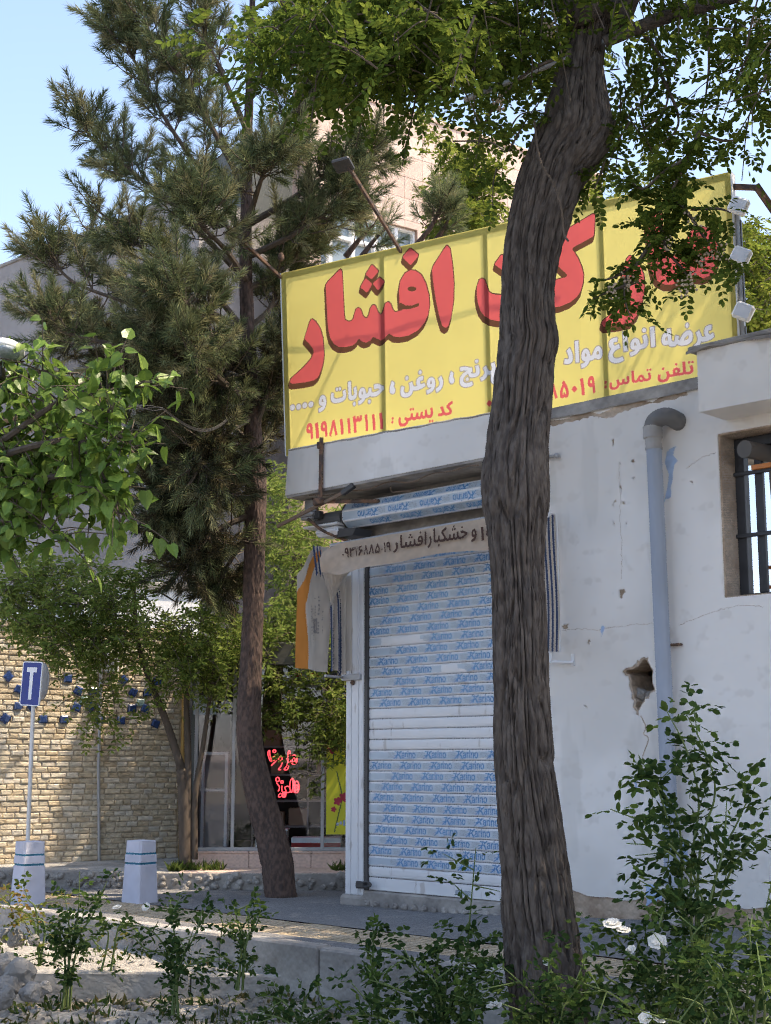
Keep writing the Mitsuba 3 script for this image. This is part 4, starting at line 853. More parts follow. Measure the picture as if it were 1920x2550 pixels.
part(sign, 'edge_strip', bar(SGN.p(-.094, 1.71, -.012), SGN.p(-.008, -.04, -.012), .014, .03), 'white_metal')
part(sign, 'edge_post', SGN.m(cbox(4.216, 4.25, .0, 1.45, -.07, -.035, .002)), 'galvanised')
for y in (.25, .68, 1.1):
    part(sign, 'slot', SGN.m(cbox(4.2505, 4.258, y, y + .24, -.068, -.04, .001)), 'dark_metal')
# floodlights: four seen edge-on along the right end, two on arms
fl_spots = [(1822, 508), (1832, 615), (1835, 732), (1842, 838)]
for i, (px, py) in enumerate(fl_spots):
    yy = [1.415, 1.015, .575, .205][i]
    f = thing('floodlight', ['white square floodlight topmost on the right edge of the yellow sign', 'white square floodlight second from the top on the right edge of the yellow sign', 'white square floodlight third from the top on the right edge of the yellow sign', 'white square floodlight lowest on the right edge of the yellow sign'][i], 'floodlight', 'floodlights along the right edge of the sign')
    FR = Frame(SGN.p(4.275, yy, .05), (.9, -.43))
    rot = trimesh.transformations.rotation_matrix(math.radians(-28), (0, 0, 1))

    def put(m):
        m.apply_transform(rot)
        return FR.m(m)
    part(f, 'housing', put(cbox(-.075, .075, -.065, .065, -.03, .03, .018)), 'white_lacquer', smooth=30)
    part(f, 'lens', put(cbox(-.06, .06, -.05, .05, .0305, .034, .001)), 'sign_white')
    for k in range(5):
        part(f, 'fin', put(cbox(-.055 + k * .026, -.047 + k * .026, -.055, .055, -.048, -.0305, .001)), 'white_lacquer')
    part(f, 'bracket', bar(FR.p(-.02, 0, -.05), SGN.p(4.23, yy, -.03), .02), 'galvanised')
for (bx, by), end, lb in (((-.09, 1.71), (-.10 - .22, 2.07, .62), 'floodlight on a rusty arm reaching out from the upper left corner of the yellow sign'), ((1.22, 1.70), (1.05, 2.30, .62), 'floodlight on a dark arm rising from the top of the yellow sign')):
    f = thing('floodlight', lb, 'floodlight')
    e = SGN.p(*end)
    part(f, 'arm', bar(SGN.p(bx, by - .05, -.02), e, .028), 'rust')
    fr_ = Frame(e, SGN.a)
    rot2 = trimesh.transformations.rotation_matrix(math.radians(55), (1, 0, 0))
    m = cbox(-.13, .05, -.075, .06, -.02, .02, .012)
    m.apply_transform(rot2)
    part(f, 'housing', fr_.m(m), 'dark_metal')
    m = cbox(-.115, .035, -.06, .045, .021, .024, .001) if False else cbox(-.115, .035, -.06, .045, -.0245, -.0205, .001)
    m.apply_transform(rot2)
    part(f, 'lens', fr_.m(m), 'sign_white')
single('steel_strut', cat_([bar(SGN.p(4.21, 1.62, -.05), SGN.p(4.40, 1.58, -.08), .04), bar(SGN.p(4.38, 1.60, -.06), SGN.p(5.15, .05, -1.1), .045)]), 'rust', 'dark steel strut propping the upper right corner of the yellow sign', 'strut')

# ---------------------------------------------------------------- awning, folded back
aw_ = thing('awning', 'folded fabric shop awning hanging torn and stained in front of the roller shutter', 'awning')
ZV = .5


def val_pt(x, y):
    """a point of the valance: x along the wall, y height; the cloth sags and billows"""
    w = meshkit.fbm(np.stack([x * 3.0, y * 2.0, x * 0], -1), 3, 3) - .5
    return WALL.o + WALL.a * np.asarray(x)[:, None] + WALL.n * (ZV + .03 * w)[:, None] + np.array([0, 0, 1.0]) * np.asarray(y)[:, None]


def val_lo(x):
    return 2.80 - .06 * np.exp(-((x - .45) / .20) ** 2) + .015 * np.sin(x * 5) + .012 * np.clip((x - .6) * 3, 0, 1)


def val_hi(x):
    return 3.032 + .012 * (x - .39) - .05 * np.clip((.39 - x) / .2, 0, 1)


def val_fn(u, v):
    x = .19 + 2.05 * u
    y = val_lo(x) + (val_hi(x) - val_lo(x)) * v
    p = val_pt(x, y)
    fold = .035 * np.sin(v * 3.1) * np.clip((.5 - x) / .3, 0, 1)
    return p + WALL.n * (fold + .06 * (1 - v) ** 3 * np.exp(-((x - .5) / .3) ** 2))[:, None]


part(aw_, 'valance', grid(val_fn, 60, 10), 'awning_tan', smooth=True)
inkg = unpack([[[1088,2931,1077,2956,1097,2964,1104,2950,1109,2933,1108,2918,1102,2902,1088,2887,1065,2875,1055,2892,1071,2899,1083,2910,1088,2920]],[[917,2922,927,2929,935,2923,937,2921,928,2913]],[[447,2923,461,2930,473,2924,475,2922,462,2914]],[[1008,2977,1015,2973,1020,2966,1023,2955,1026,2919,1030,2896,1015,2893,1010,2929,998,2928,989,2931,982,2937,979,2947,980,2961,984,2968,989,2973,999,2977],[1002,2963,998,2962,995,2959,994,2951,995,2947,999,2943,1010,2944,1007,2957]],[[959,2894,955,2936,949,2973,962,2977,963,2977,969,2939,971,2894]],[[630,2926,627,2896,621,2894,617,2937,611,2974,617,2978,624,2924,631,2979,637,2973]],[[512,2980,518,2976,523,2969,526,2957,529,2920,532,2896,518,2893,513,2930,502,2930,493,2932,486,2939,483,2949,484,2963,488,2971,493,2976,503,2980],[506,2965,502,2964,499,2961,498,2953,499,2948,503,2945,513,2946,511,2959]],[[647,2960,652,2969,658,2974,666,2977,681,2978,689,2977,686,2964,675,2965,670,2963,666,2959,665,2954,670,2947,679,2943,691,2949,700,2938,678,2920,660,2895,642,2902,653,2919,666,2933,653,2942,648,2949]],[[568,2962,570,2973,582,2971,581,2962,584,2959,588,2960,591,2963,589,2974,600,2977,603,2971,604,2956,598,2949,593,2946,584,2946,576,2950,570,2945,562,2945,566,2896,551,2896,547,2937,540,2974,555,2977,559,2962,563,2959,565,2959]],[[828,2901,815,2896,799,2950,790,2918,781,2896,769,2900,768,2902,780,2932,792,2976,805,2978,815,2939]],[[761,2900,750,2895,736,2950,728,2918,721,2895,711,2900,711,2902,720,2932,731,2976,741,2978,750,2940]],[[857,2969,868,2978,884,2961,895,2942,900,2923,899,2908,895,2901,888,2896,877,2896,870,2901,863,2896,855,2896,849,2897,845,2901,841,2912,841,2925,846,2939,853,2953,861,2963],[875,2919,877,2910,881,2909,883,2912,884,2922,882,2932,871,2951,860,2935,857,2925,856,2915,858,2911,862,2909,864,2912,865,2919]],[[1174,2926,1180,2929,1184,2936,1189,2956,1208,2953,1205,2941,1207,2929,1213,2926,1223,2927,1230,2934,1235,2956,1237,2957,1254,2955,1251,2937,1252,2930,1257,2927,1270,2927,1275,2930,1277,2934,1275,2966,1291,2968,1294,2968,1297,2942,1304,2928,1311,2926,1349,2928,1355,2930,1360,2937,1342,2935,1335,2937,1326,2943,1322,2952,1322,2965,1328,2978,1336,2986,1348,2990,1363,2989,1370,2984,1376,2977,1382,2956,1379,2932,1374,2923,1365,2915,1352,2910,1339,2908,1305,2909,1296,2912,1288,2921,1281,2913,1268,2908,1252,2910,1242,2918,1233,2911,1223,2908,1204,2910,1195,2917,1188,2911,1180,2909,1160,2908,1148,2911,1138,2918,1133,2929,1130,3017,1150,3017,1153,2941,1156,2930,1161,2927],[1356,2973,1350,2974,1344,2970,1342,2958,1346,2953,1350,2952,1362,2954,1361,2964]],[[1238,2984,1232,2980,1224,2981,1219,2986,1221,2993,1227,2997,1235,2996,1239,2990]],[[1263,2984,1258,2980,1249,2981,1245,2986,1246,2993,1252,2997,1260,2996,1265,2990]],[[1251,3003,1244,2999,1237,3000,1232,3006,1233,3013,1240,3017,1247,3015,1252,3010]],[[2227,2865,2221,2860,2212,2861,2208,2868,2210,2879,2215,2883,2223,2882,2229,2874]],[[2254,2865,2248,2860,2240,2860,2235,2868,2236,2877,2242,2883,2250,2882,2256,2874]],[[1566,2884,1559,2878,1552,2880,1548,2886,1550,2895,1555,2899,1561,2898,1566,2891]],[[2140,2905,2133,2912,2130,2922,2131,2941,2137,2956,2145,2966,2154,2971,2169,2971,2181,2962,2190,2943,2192,2922,2212,2922,2220,2928,2224,2939,2228,2961,2247,2958,2246,2930,2249,2925,2261,2922,2272,2922,2278,2928,2294,2962,2300,2969,2310,2975,2321,2976,2331,2971,2339,2962,2345,2949,2347,2939,2345,2919,2338,2907,2328,2901,2310,2902,2291,2911,2279,2901,2258,2900,2242,2905,2234,2913,2219,2902,2189,2899,2182,2885,2171,2872,2152,2862,2135,2858,2130,2858,2126,2880,2151,2886,2165,2897,2165,2899,2152,2900],[2323,2949,2318,2953,2312,2952,2307,2945,2301,2929,2313,2923,2324,2924,2328,2929,2328,2935],[2159,2949,2154,2946,2151,2937,2150,2928,2155,2922,2171,2921,2170,2936,2164,2947]],[[1454,2964,1471,2973,1478,2958,1482,2940,1481,2923,1476,2906,1463,2890,1442,2877,1434,2895,1448,2903,1459,2915,1463,2926,1464,2937]],[[1910,2918,1903,2928,1902,2943,1907,2963,1915,2973,1926,2978,1938,2977,1949,2964,1955,2945,1955,2922,1950,2905,1944,2896,1934,2886,1910,2877,1902,2876,1898,2895,1918,2901,1933,2912,1932,2914,1921,2913],[1929,2958,1924,2957,1920,2950,1919,2940,1924,2934,1938,2935,1937,2944,1934,2955]],[[2025,2983,2030,2878,2006,2878,2001,2983]],[[2079,2998,2099,2978,2113,2955,2116,2941,2116,2929,2113,2917,2104,2906,2097,2902,2078,2900,2061,2907,2055,2914,2052,2926,2053,2940,2056,2951,2071,2974,2064,2981],[2096,2945,2085,2961,2074,2946,2072,2932,2075,2925,2081,2922,2092,2924,2096,2930]],[[1419,3017,1422,2909,1402,2909,1398,3017]],[[1542,2933,1547,2936,1551,2945,1554,2966,1571,2963,1569,2942,1573,2934,1581,2932,1604,2932,1611,2935,1614,2940,1613,2947,1586,2982,1587,2994,1590,2999,1603,3009,1636,3028,1644,3011,1605,2987,1623,2965,1638,2938,1645,2933,1656,2932,1662,2935,1667,2947,1670,2964,1672,2964,1687,2961,1685,2948,1686,2935,1692,2932,1701,2933,1707,2941,1711,2964,1713,2966,1729,2963,1726,2944,1727,2937,1731,2932,1743,2933,1747,2936,1749,2941,1748,2975,1754,2976,1765,2977,1769,2944,1772,2937,1778,2933,1790,2932,1805,2934,1820,2940,1835,2949,1829,2955,1815,2959,1793,2959,1790,2977,1800,2980,1822,2977,1850,2962,1860,2961,1863,2943,1850,2940,1816,2918,1791,2913,1771,2915,1767,2917,1759,2926,1753,2918,1741,2913,1727,2914,1717,2923,1710,2915,1701,2913,1684,2915,1676,2922,1664,2914,1646,2913,1634,2917,1627,2924,1618,2916,1605,2913,1574,2913,1565,2918,1560,2924,1553,2917,1544,2913,1521,2914,1513,2918,1508,2923,1505,2932,1501,3029,1519,3029,1523,2943,1525,2936,1532,2932]],[[1714,2994,1709,2990,1701,2991,1697,2996,1699,3004,1704,3009,1711,3007,1715,3001]],[[1737,2994,1732,2990,1724,2991,1720,2996,1722,3004,1727,3009,1734,3007,1738,3001]],[[1813,3000,1808,2996,1801,2996,1796,3003,1797,3011,1803,3016,1811,3014,1814,3008]],[[1361,3009,1354,3005,1347,3006,1341,3012,1342,3019,1349,3024,1358,3022,1362,3017]],[[1726,3015,1720,3010,1713,3012,1709,3018,1710,3025,1716,3029,1723,3028,1727,3023]]])
im = sheet(inkg)
part(aw_, 'valance_lettering', trimesh.Trimesh(val_pt(np.asarray(im.vertices)[:, 0], np.asarray(im.vertices)[:, 1]) + WALL.n * .024, im.faces, process=False), 'awning_ink', label='dark brown Persian shop name and phone number')
part(aw_, 'front_bar', WALL.m(tube([(.25, 3.03, .47), (2.3, 3.06, .47)], .018, 8)), 'galvanised')
# lower fold of cloth between valance and shutter, and the stained side drape on the left
def drape(u, v):
    # u from the street end to the wall end, v from bottom to top; perpendicular to the wall at its left jamb
    out = .655 - .385 * u
    top = 2.78 + .30 * np.clip(u * 1.6, 0, 1) - .03 * u
    y = 1.985 - .02 * u + (top - 1.985 + .02 * u) * v
    f = meshkit.fbm(np.stack([u * 3, v * 2.2, u * 0], -1), 3, 8) - .5
    x = .02 + .05 * f * u + .035 * np.sin(u * 6 + v * 1.5) * np.clip(u * 3, 0, 1)
    out = out + .006 * np.sin(v * 5 + 1) * (1 - u)
    return WALL.o + WALL.a * x[:, None] + WALL.n * out[:, None] + np.array([0, 0, 1.0]) * y[:, None]


dm = grid(drape, 36, 48)
uu, vv = np.meshgrid(np.linspace(0, 1, 37), np.linspace(0, 1, 49), indexing='ij')
fu, fv = uu.ravel()[dm.faces].mean(1), vv.ravel()[dm.faces].mean(1)
edge = .30 + .02 * np.sin(fv * 9) - .06 * np.clip((fv - .25) * 3, 0, 1) + .50 * np.clip((fv - .62) * 3.2, 0, 1)
org = (fu < edge) & ~((fv > .82) & (fu < .9 * (fv - .82) / .18))
drape_k = part(aw_, 'side_drape', trimesh.Trimesh(dm.vertices, dm.faces[~org], process=False), 'awning_cream', smooth=True, label='pale side drape with faded print')
part(aw_, 'orange_field', trimesh.Trimesh(dm.vertices, dm.faces[org], process=False), 'awning_orange', smooth=True, label='orange brown band down the outer edge of the drape')


def on_drape(m, lift=.004):
    """lays a flat mesh given in (u, v) of the drape on it"""
    v = np.asarray(m.vertices)
    q = drape(v[:, 0], v[:, 1])
    return trimesh.Trimesh(q + WALL.a * lift, m.faces, process=False)


bars = [(.44, .50, .30, .56), (.52, .56, .22, .50), (.60, .66, .30, .62), (.70, .76, .28, .60), (.80, .84, .30, .52)]
pr = np.random.default_rng(4)
cells = []
for a, b, y0, y1 in bars:
    y = y0
    while y < y1:
        h = pr.uniform(.012, .03)
        if pr.random() < .75:
            cells.append(sbox(a + pr.uniform(0, .02), y, b - pr.uniform(0, .02), y + h * .6))
        y += h
cells += [sbox(.56, .30, .60, .42), sbox(.60, .30, .70, .325), sbox(.60, .395, .70, .42), sbox(.66, .30, .70, .42), sbox(.60, .345, .64, .375)]
part(aw_, 'faded_print', on_drape(sheet(union_all(cells))), 'awning_print', label='faded grey printing turned on its side', kind='stuff')


def folds(off0, off1, y0, y1, x0, amp, n, seed):
    def fn(u, v):
        o = off0 + (off1 - off0) * u
        ph = u * n * 2 * np.pi + .6 * np.sin(v * 3 + seed)
        x = x0 + amp * np.sin(ph) * (1.1 - .35 * v)
        pinch = .35 * np.clip((v - .72) / .28, 0, 1) ** 1.5
        o = o + (pinch * .25) * (1 - u)
        y = y0 + (y1 - y0) * v + .02 * np.sin(u * 8)
        return WALL.o + WALL.a * x[:, None] + WALL.n * o[:, None] + np.array([0, 0, 1.0]) * y[:, None]
    return fn


ff = folds(.325, .085, 1.965, 2.80, .09, .028, 3.2, 1)
fm = grid(ff, 60, 24)
uu = np.meshgrid(np.linspace(0, 1, 61), np.linspace(0, 1, 25), indexing='ij')[0].ravel()
fu = uu[fm.faces].mean(1)
stripe = (np.mod(fu * 9, 1.0) < .3) & (fu < .62)
part(aw_, 'striped_folds', trimesh.Trimesh(fm.vertices, fm.faces[~stripe], process=False), 'awning_cream', smooth=True)
part(aw_, 'navy_stripe', trimesh.Trimesh(fm.vertices, fm.faces[stripe], process=False), 'awning_navy', smooth=True)
# gathered cloth hanging from the valance's corner towards the jamb
def gather(u, v):
    # cloth hanging from the valance's lower edge, drawn together towards the jamb at its foot
    fold = np.abs(np.mod(u * 7 + .6 * v, 1.0) - .5)
    x = .16 + .46 * u * (1 - .72 * v) - .05 * v
    y = 2.82 + .03 * u - (.30 - .20 * u) * v
    o = .48 - .16 * v + .05 * fold * (.3 + .7 * v)
    return WALL.o + WALL.a * x[:, None] + WALL.n * o[:, None] + np.array([0, 0, 1.0]) * y[:, None]


gat = grid(gather, 56, 10)
part(aw_, 'gathered_cloth', gat, 'awning_cream', smooth=True)
for o, w in ((.50, .018), (.46, .014), (.43, .010)):
    part(aw_, 'navy_stripe', grid(lambda u, v, o=o, w=w: np.array([WALL.p(a, b, c) for a, b, c in zip(.12 - .05 * v + 0 * u, 2.80 + .26 * v - .03 * u, o + w * u)]), 2, 6), 'awning_navy')
# right end: striped hoop
def hoop(z0, z1, x):
    def fn(u, v):
        zz = z0 + (z1 - z0) * u
        top = 3.12 - 1.2 * (zz - .0) ** 2 - .35 * np.clip(zz - .02, 0, 1)
        low = 2.03
        bulge = .045 * np.sin(np.clip(v * 1.2, 0, 1) * math.pi / 2)
        return WALL.o + WALL.a * (x + .02 - bulge * 0 + .012 * np.sin(v * 5))[:, None] + WALL.n * zz[:, None] + np.array([0, 0, 1.0]) * (low + (top - low) * v)[:, None]
    return fn


zz = [.03, .052, .076, .104, .128, .156, .180, .21, .235, .27, .30, .36, .40]
for i in range(len(zz) - 1):
    part(aw_, 'navy_stripe' if i % 2 else 'cream_stripe', grid(hoop(zz[i], zz[i + 1], 2.33), 3, 14), 'awning_navy' if i % 2 else 'awning_cream', smooth=True)
part(aw_, 'hoop_bar', tube([WALL.p(2.352, 2.03 + .1 * k, .028) for k in range(11)] + [WALL.p(2.352, 3.10, .05), WALL.p(2.352, 3.10, .12), WALL.p(2.35, 3.02, .22)], .009, 6), 'white_metal')
part(aw_, 'wall_arm', cat_([WALL.m(tube([(2.30, 1.955, .10), (2.47, 1.945, .015)], .012, 8)), WALL.box(2.445, 2.475, 1.92, 2.01, .0, .012, .002), WALL.m(tube([(2.31, 2.04, .08), (2.305, 1.94, .10)], .02, 8))]), 'white_metal')
part(aw_, 'wall_arm', cat_([WALL.m(tube([(-.02, 1.93, .06), (.06, 1.93, .35)], .012, 8)), WALL.box(-.03, .20, 1.90, 1.955, .0455, .075, .004)]), 'galvanised')
# rusty awning bracket standing at the left end of the canopy
br = thing('awning_bracket', 'rusty steel bracket of bars hung under the left end of the canopy', 'bracket')
part(br, 'upright', bar(WALL.p(.118, 3.42, .475), WALL.p(.125, 4.0, .475), .035), 'rust')
part(br, 'clamp', WALL.box(.06, .16, 3.40, 3.46, .45, .52, .01), 'rust')
part(br, 'clamp', WALL.box(.10, .14, 3.90, 3.96, .48, .51, .004), 'rust')
part(br, 'cross_arm', bar(WALL.p(.13, 3.43, .47), WALL.p(.62, 3.40, .25), .03), 'rust')
part(br, 'flat_bar', bar(WALL.p(.43, 3.49, .45), WALL.p(-.42, 3.27, .50), .018, .03), 'cable_brown')
part(br, 'flat_bar', bar(WALL.p(.38, 3.47, .46), WALL.p(.50, 3.53, .44), .045), 'dark_metal')
part(br, 'brace', tube(smooth_path([WALL.p(-.18, 3.33, .35), WALL.p(-.05, 3.22, .30), WALL.p(.10, 3.14, .22), WALL.p(.2, 3.1, .2)], 4), .014, 6), 'rust')
part(br, 'hanger', tube([WALL.p(-.20, 3.53, .28), WALL.p(-.15, 3.44, .27), WALL.p(-.12, 3.37, .27)], .009, 6), 'rust')
part(br, 'clamp', WALL.box(-.16, -.09, 3.33, 3.40, .24, .30, .006), 'dark_metal')
single('soffit_lamp', cat_([WALL.m(cbox(-.34, -.14, 3.36, 3.40, .18, .34, .012)), WALL.m(cbox(-.31, -.17, 3.40, 3.527, .24, .28, .01)), WALL.m(cbox(-.32, -.16, 3.335, 3.36, .20, .32, .008))]), 'galvanised', 'small grey lamp box under the left end of the canopy', 'lamp')
single('cable', tube([WALL.p(x, 3.515 - .02 * math.sin(x * 4.1) ** 2 - .012 * math.sin(x * 13), .40 - .05 * math.sin(x * 2)) for x in np.arange(-.1, 1.95, .05)], .005, 5), 'cable_brown', 'thin brown cable sagging along the canopy soffit', 'cable')
single('cable', tube(smooth_path([WALL.p(.80, 3.50, .30), WALL.p(.84, 3.44, .32), WALL.p(.93, 3.43, .34), WALL.p(1.05, 3.42, .33), WALL.p(1.12, 3.43, .33)], 4), .005, 5), 'cable_brown', 'short end of brown wire drooping from the canopy soffit', 'cable')

# ---------------------------------------------------------------- brick wall across the side street
bw = thing('brick_wall', 'yellow brick garden wall with a pattern of blue glazed bricks', 'wall')
part(bw, 'mortar', BRK.box(-3.0, 2.02, -.05, 2.50, -.30, -.012), 'mortar')
br_ = np.random.default_rng(17)
blue_at = [(-.001, 1.94), (.115, 1.81), (.117, 1.635), (.269, 1.635), (-.018, 1.50), (.395, 1.50), (.658, 1.94), (.779, 1.81), (.951, 1.81), (.766, 1.635), (.932, 1.635), (.631, 1.50), (1.04, 1.50), (1.301, 1.94), (1.419, 1.81), (1.589, 1.81), (1.712, 1.94), (1.411, 1.635), (1.57, 1.635), (1.288, 1.50), (1.70, 1.47)]
turq_at = [(.176, 1.716), (.855, 1.716), (1.512, 1.70)]
blue_at += [(x - 1.30, y) for x, y in blue_at if x < 1.30]
turq_at += [(x - 1.30, y) for x, y in turq_at if x < 1.2]
CH, rows = .0587, []
bricks = []
y = 0.0
r = 0
while y < 2.47:
    x = -3.0 + br_.uniform(-.1, 0)
    while x < 2.0:
        L = br_.choice([.098, .125, .145, .19], p=[.30, .28, .24, .18]) * br_.uniform(.93, 1.07)
        x1 = min(x + L, 2.0)
        if x1 - x > .03:
            bricks.append((x, x1 - br_.uniform(.006, .012), y + br_.uniform(0, .003), y + CH - br_.uniform(.006, .011)))
        x = x1
    y += CH
    r += 1


def brick_mesh(x0, x1, y0, y1, rng, proud, c=.009):
    x0, x1 = x0 + rng.uniform(-.002, .002), x1 + rng.uniform(-.002, .002)
    j = lambda: rng.uniform(-.0035, .0035)
    zf = proud
    back = [(x0, y0), (x1, y0), (x1, y1), (x0, y1)]
    pts = [(a + j(), b + j(), -.03) for a, b in back] + [(a + j(), b + j(), zf - c * .8 + j()) for a, b in back]
    cx, cy = (x0 + x1) / 2, (y0 + y1) / 2
    pts += [(cx + (a - cx) * (1 - 2 * c / (x1 - x0)) + j(), cy + (b - cy) * (1 - 2 * c / (y1 - y0)) + j(), zf + j()) for a, b in back]
    f = []
    for k in range(4):
        for lo, hi in ((0, 4), (4, 8)):
            a, b, d, e = lo + k, lo + (k + 1) % 4, hi + (k + 1) % 4, hi + k
            f += [(a, b, d), (a, d, e)]
    f += [(8, 9, 10), (8, 10, 11)]
    return trimesh.Trimesh(np.array(pts), np.array(f), process=False)


def clash(b):
    return any(b[0] < x + .05 and b[1] > x - .05 and b[2] < y + .045 and b[3] > y - .045 for x, y in blue_at + turq_at)


vis, rest = [], []
for b in bricks:
    if clash(b):
        # bricks beside a glazed one keep the part that is left over
        parts_ = sbox(*[b[i] for i in (0, 2, 1, 3)]).difference(union_all([sbox(x - .054, y - .050, x + .054, y + .050) for x, y in blue_at + turq_at]))
        for g in getattr(parts_, 'geoms', [parts_]):
            if g.area > .0006:
                a = g.bounds
                rest.append((a[0], a[2], a[1], a[3]))
        continue
    vis.append(b)
vis.sort(key=lambda b: -((b[1] - b[0]) if b[0] > -.22 and .04 < b[2] else -5))
BM = ['brick', 'brick', 'brick_pale', 'brick_brown']
for b in vis[:270]:
    part(bw, 'brick', BRK.m(brick_mesh(*b, br_, br_.choice([0, .006, .012, .003]))), BM[br_.integers(0, 4)])
for mi_, nm in enumerate(('brick', 'brick_pale', 'brick_brown')):
    sel = [b for i, b in enumerate(vis[270:] + rest) if (i % 4 in (0, 1)) == (mi_ == 0) and (mi_ == 0 or (i % 4 == 1 + mi_))]
    part(bw, 'brickwork', cat_([BRK.m(brick_mesh(*b, br_, br_.choice([0, .006, .012, .003]))) for b in sel]), nm, kind='stuff')
for x, y in blue_at:
    if x > -.3 or True:
        turned = br_.random() < .5
        m = brick_mesh(-.043, .043, -.042, .042, br_, .028, .014)
        if turned:
            m.apply_transform(trimesh.transformations.rotation_matrix(math.radians(br_.choice([45, 20, -20])), (0, 0, 1)))
        m.apply_translation((x, y, 0))
        part(bw, 'brick', BRK.m(m), 'blue_glaze', label='blue glazed brick')
for x, y in turq_at:
    m = brick_mesh(-.045, .045, -.04, .04, br_, .014, .012)
    m.apply_translation((x, y, 0))
    part(bw, 'brick', BRK.m(m), 'turquoise_glaze', label='turquoise glazed brick')
part(bw, 'coping', cat_([BRK.m(brick_mesh(x, x + .10, 2.47, 2.535, br_, .03)) for x in np.arange(-3.0, 1.98, .107)] + [BRK.box(-3.0, 2.0, 2.46, 2.53, -.30, -.03)]), 'brick_brown')
part(bw, 'end_post', BRK.box(2.02, 2.10, -.1, 2.45, -.28, .03, .006), 'ochre_paint', label='ochre painted post at the end of the wall')
single('conduit_pipe', BRK.m(tube([(1.075, .0, .03), (1.03, 1.0, .034), (1.02, 2.22, .03), (1.02, 2.45, .03)], .017, 8)), 'galvanised', 'thin grey pipe running up the yellow brick wall', 'pipe')
single('meter_box', BRK.box(1.06, 1.22, 2.02, 2.24, .01, .07, .012), 'pole_white', 'small grey box on the brick wall beside the thin pipe', 'box')

# ---------------------------------------------------------------- small shop across the side street
gs = thing('glass_front_shop', 'small glass-fronted shop with a pink stone plinth across the side street', 'building')
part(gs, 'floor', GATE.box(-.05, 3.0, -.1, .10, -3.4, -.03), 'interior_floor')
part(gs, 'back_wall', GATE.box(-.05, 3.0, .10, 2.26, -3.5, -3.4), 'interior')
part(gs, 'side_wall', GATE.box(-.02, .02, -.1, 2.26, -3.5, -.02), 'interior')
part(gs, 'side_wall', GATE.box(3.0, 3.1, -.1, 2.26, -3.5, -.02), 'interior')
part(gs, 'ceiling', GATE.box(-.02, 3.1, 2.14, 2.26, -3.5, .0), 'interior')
part(gs, 'fascia', GATE.box(-.02, 3.1, 2.02, 2.25, .0, .06, .01), 'pvc_dark')
part(gs, 'plinth', GATE.box(-.02, 3.0, -.05, .145, -.03, .0), 'pink_joint')
for k in range(4):
    part(gs, 'plinth_slab', GATE.box(-.03 + k * .62, .585 + k * .62, .0, .150, .001, .018, .003), 'pink_stone_pale')
    part(gs, 'sill_slab', GATE.box(-.03 + k * .62, .585 + k * .62, .151, .172, -.05, .03, .004), 'pink_stone_pale')
part(gs, 'step', GATE.box(-.03, 2.9, -.05, .012, .019, .60, .006), 'pink_stone_pale')
for x0, x1 in ((.02, .055), (.40, .435), (1.30, 1.335), (2.4, 2.44)):
    part(gs, 'mullion', GATE.box(x0, x1, .173, 2.02, -.02, .015, .003), 'galvanised')
part(gs, 'bottom_rail', GATE.box(.02, 2.44, .173, .21, -.018, .013, .003), 'galvanised')
for x0, x1 in ((.055, .40), (.435, 1.30), (1.335, 2.4)):
    part(gs, 'pane', GATE.m(sheet(sbox(x0, .2, x1, 2.02), -.003)), 'pane_glass')
sv = thing('shelving', 'dim metal shelves behind the shop glass', 'shelves')
for y in (.35, .62, .9, 1.2, 1.5):
    part(sv, 'shelf', GATE.box(.5, 2.4, y, y + .02, -1.5, -1.15), 'shelf_board')
for x in (.5, 1.1, 1.75, 2.38):
    part(sv, 'upright', GATE.box(x, x + .02, .1, 1.75, -1.16, -1.14), 'shelf_board')
cr = np.random.default_rng(9)
for i, (x, y) in enumerate([(.6, .37), (.9, .37), (1.3, .64), (1.6, .64), (.7, .92), (1.2, .92), (1.9, .37), (1.45, 1.22), (.62, 1.22)]):
    w, h = cr.uniform(.14, .26), cr.uniform(.12, .2)
    single('carton', cat_([GATE.box(x, x + w, y, y + h, -1.45, -1.18, .006), GATE.box(x + w * .45, x + w * .55, y - 0 + h, y + h + .003, -1.44, -1.19)]), 'carton', ['left', 'second', 'third', 'fourth', 'upper left', 'upper middle', 'lower right', 'top right', 'top left'][i] + ' brown carton on the dim shelves behind the shop glass', 'carton', group='cartons on the shelves')
cab = thing('display_cabinet', 'white framed glass cabinet behind the left pane of the small shop', 'cabinet')
for x0, x1, y0, y1 in ((.06, .09, .15, 1.15), (.30, .33, .15, 1.15), (.05, .30, 1.12, 1.15), (.05, .30, .75, .78), (.05, .30, .15, .19)):
    part(cab, 'frame', GATE.box(x0, x1, y0, y1, -.32, -.27, .003), 'sign_white')
part(cab, 'back', GATE.box(.02, .33, .15, 1.15, -.5, -.48), 'shelf_board')
single('paper_notice', GATE.box(.0, .24, 1.52, 1.70, .002, .004), 'tape', 'pale paper notice stuck at the top of the left pane of the small shop', 'notice')
nb = thing('notice_board', 'pale notice with two red blocks of print high on the shop glass', 'notice')
part(nb, 'sheet', GATE.box(1.0, 1.32, 1.80, 1.98, .016, .02), 'shelf_board')
part(nb, 'print', GATE.box(1.03, 1.1, 1.90, 1.94, .0202, .021), 'banner_red')
part(nb, 'print', GATE.box(1.15, 1.27, 1.90, 1.94, .0202, .021), 'banner_red')
bk = thing('white_box', 'white box with a red band behind the right pane of the small shop', 'box')
part(bk, 'body', GATE.box(1.0, 1.5, .15, .30, -.35, -.10, .006), 'white_lacquer')
part(bk, 'band', GATE.box(1.001, 1.499, .18, .245, -.099, -.096), 'banner_red')
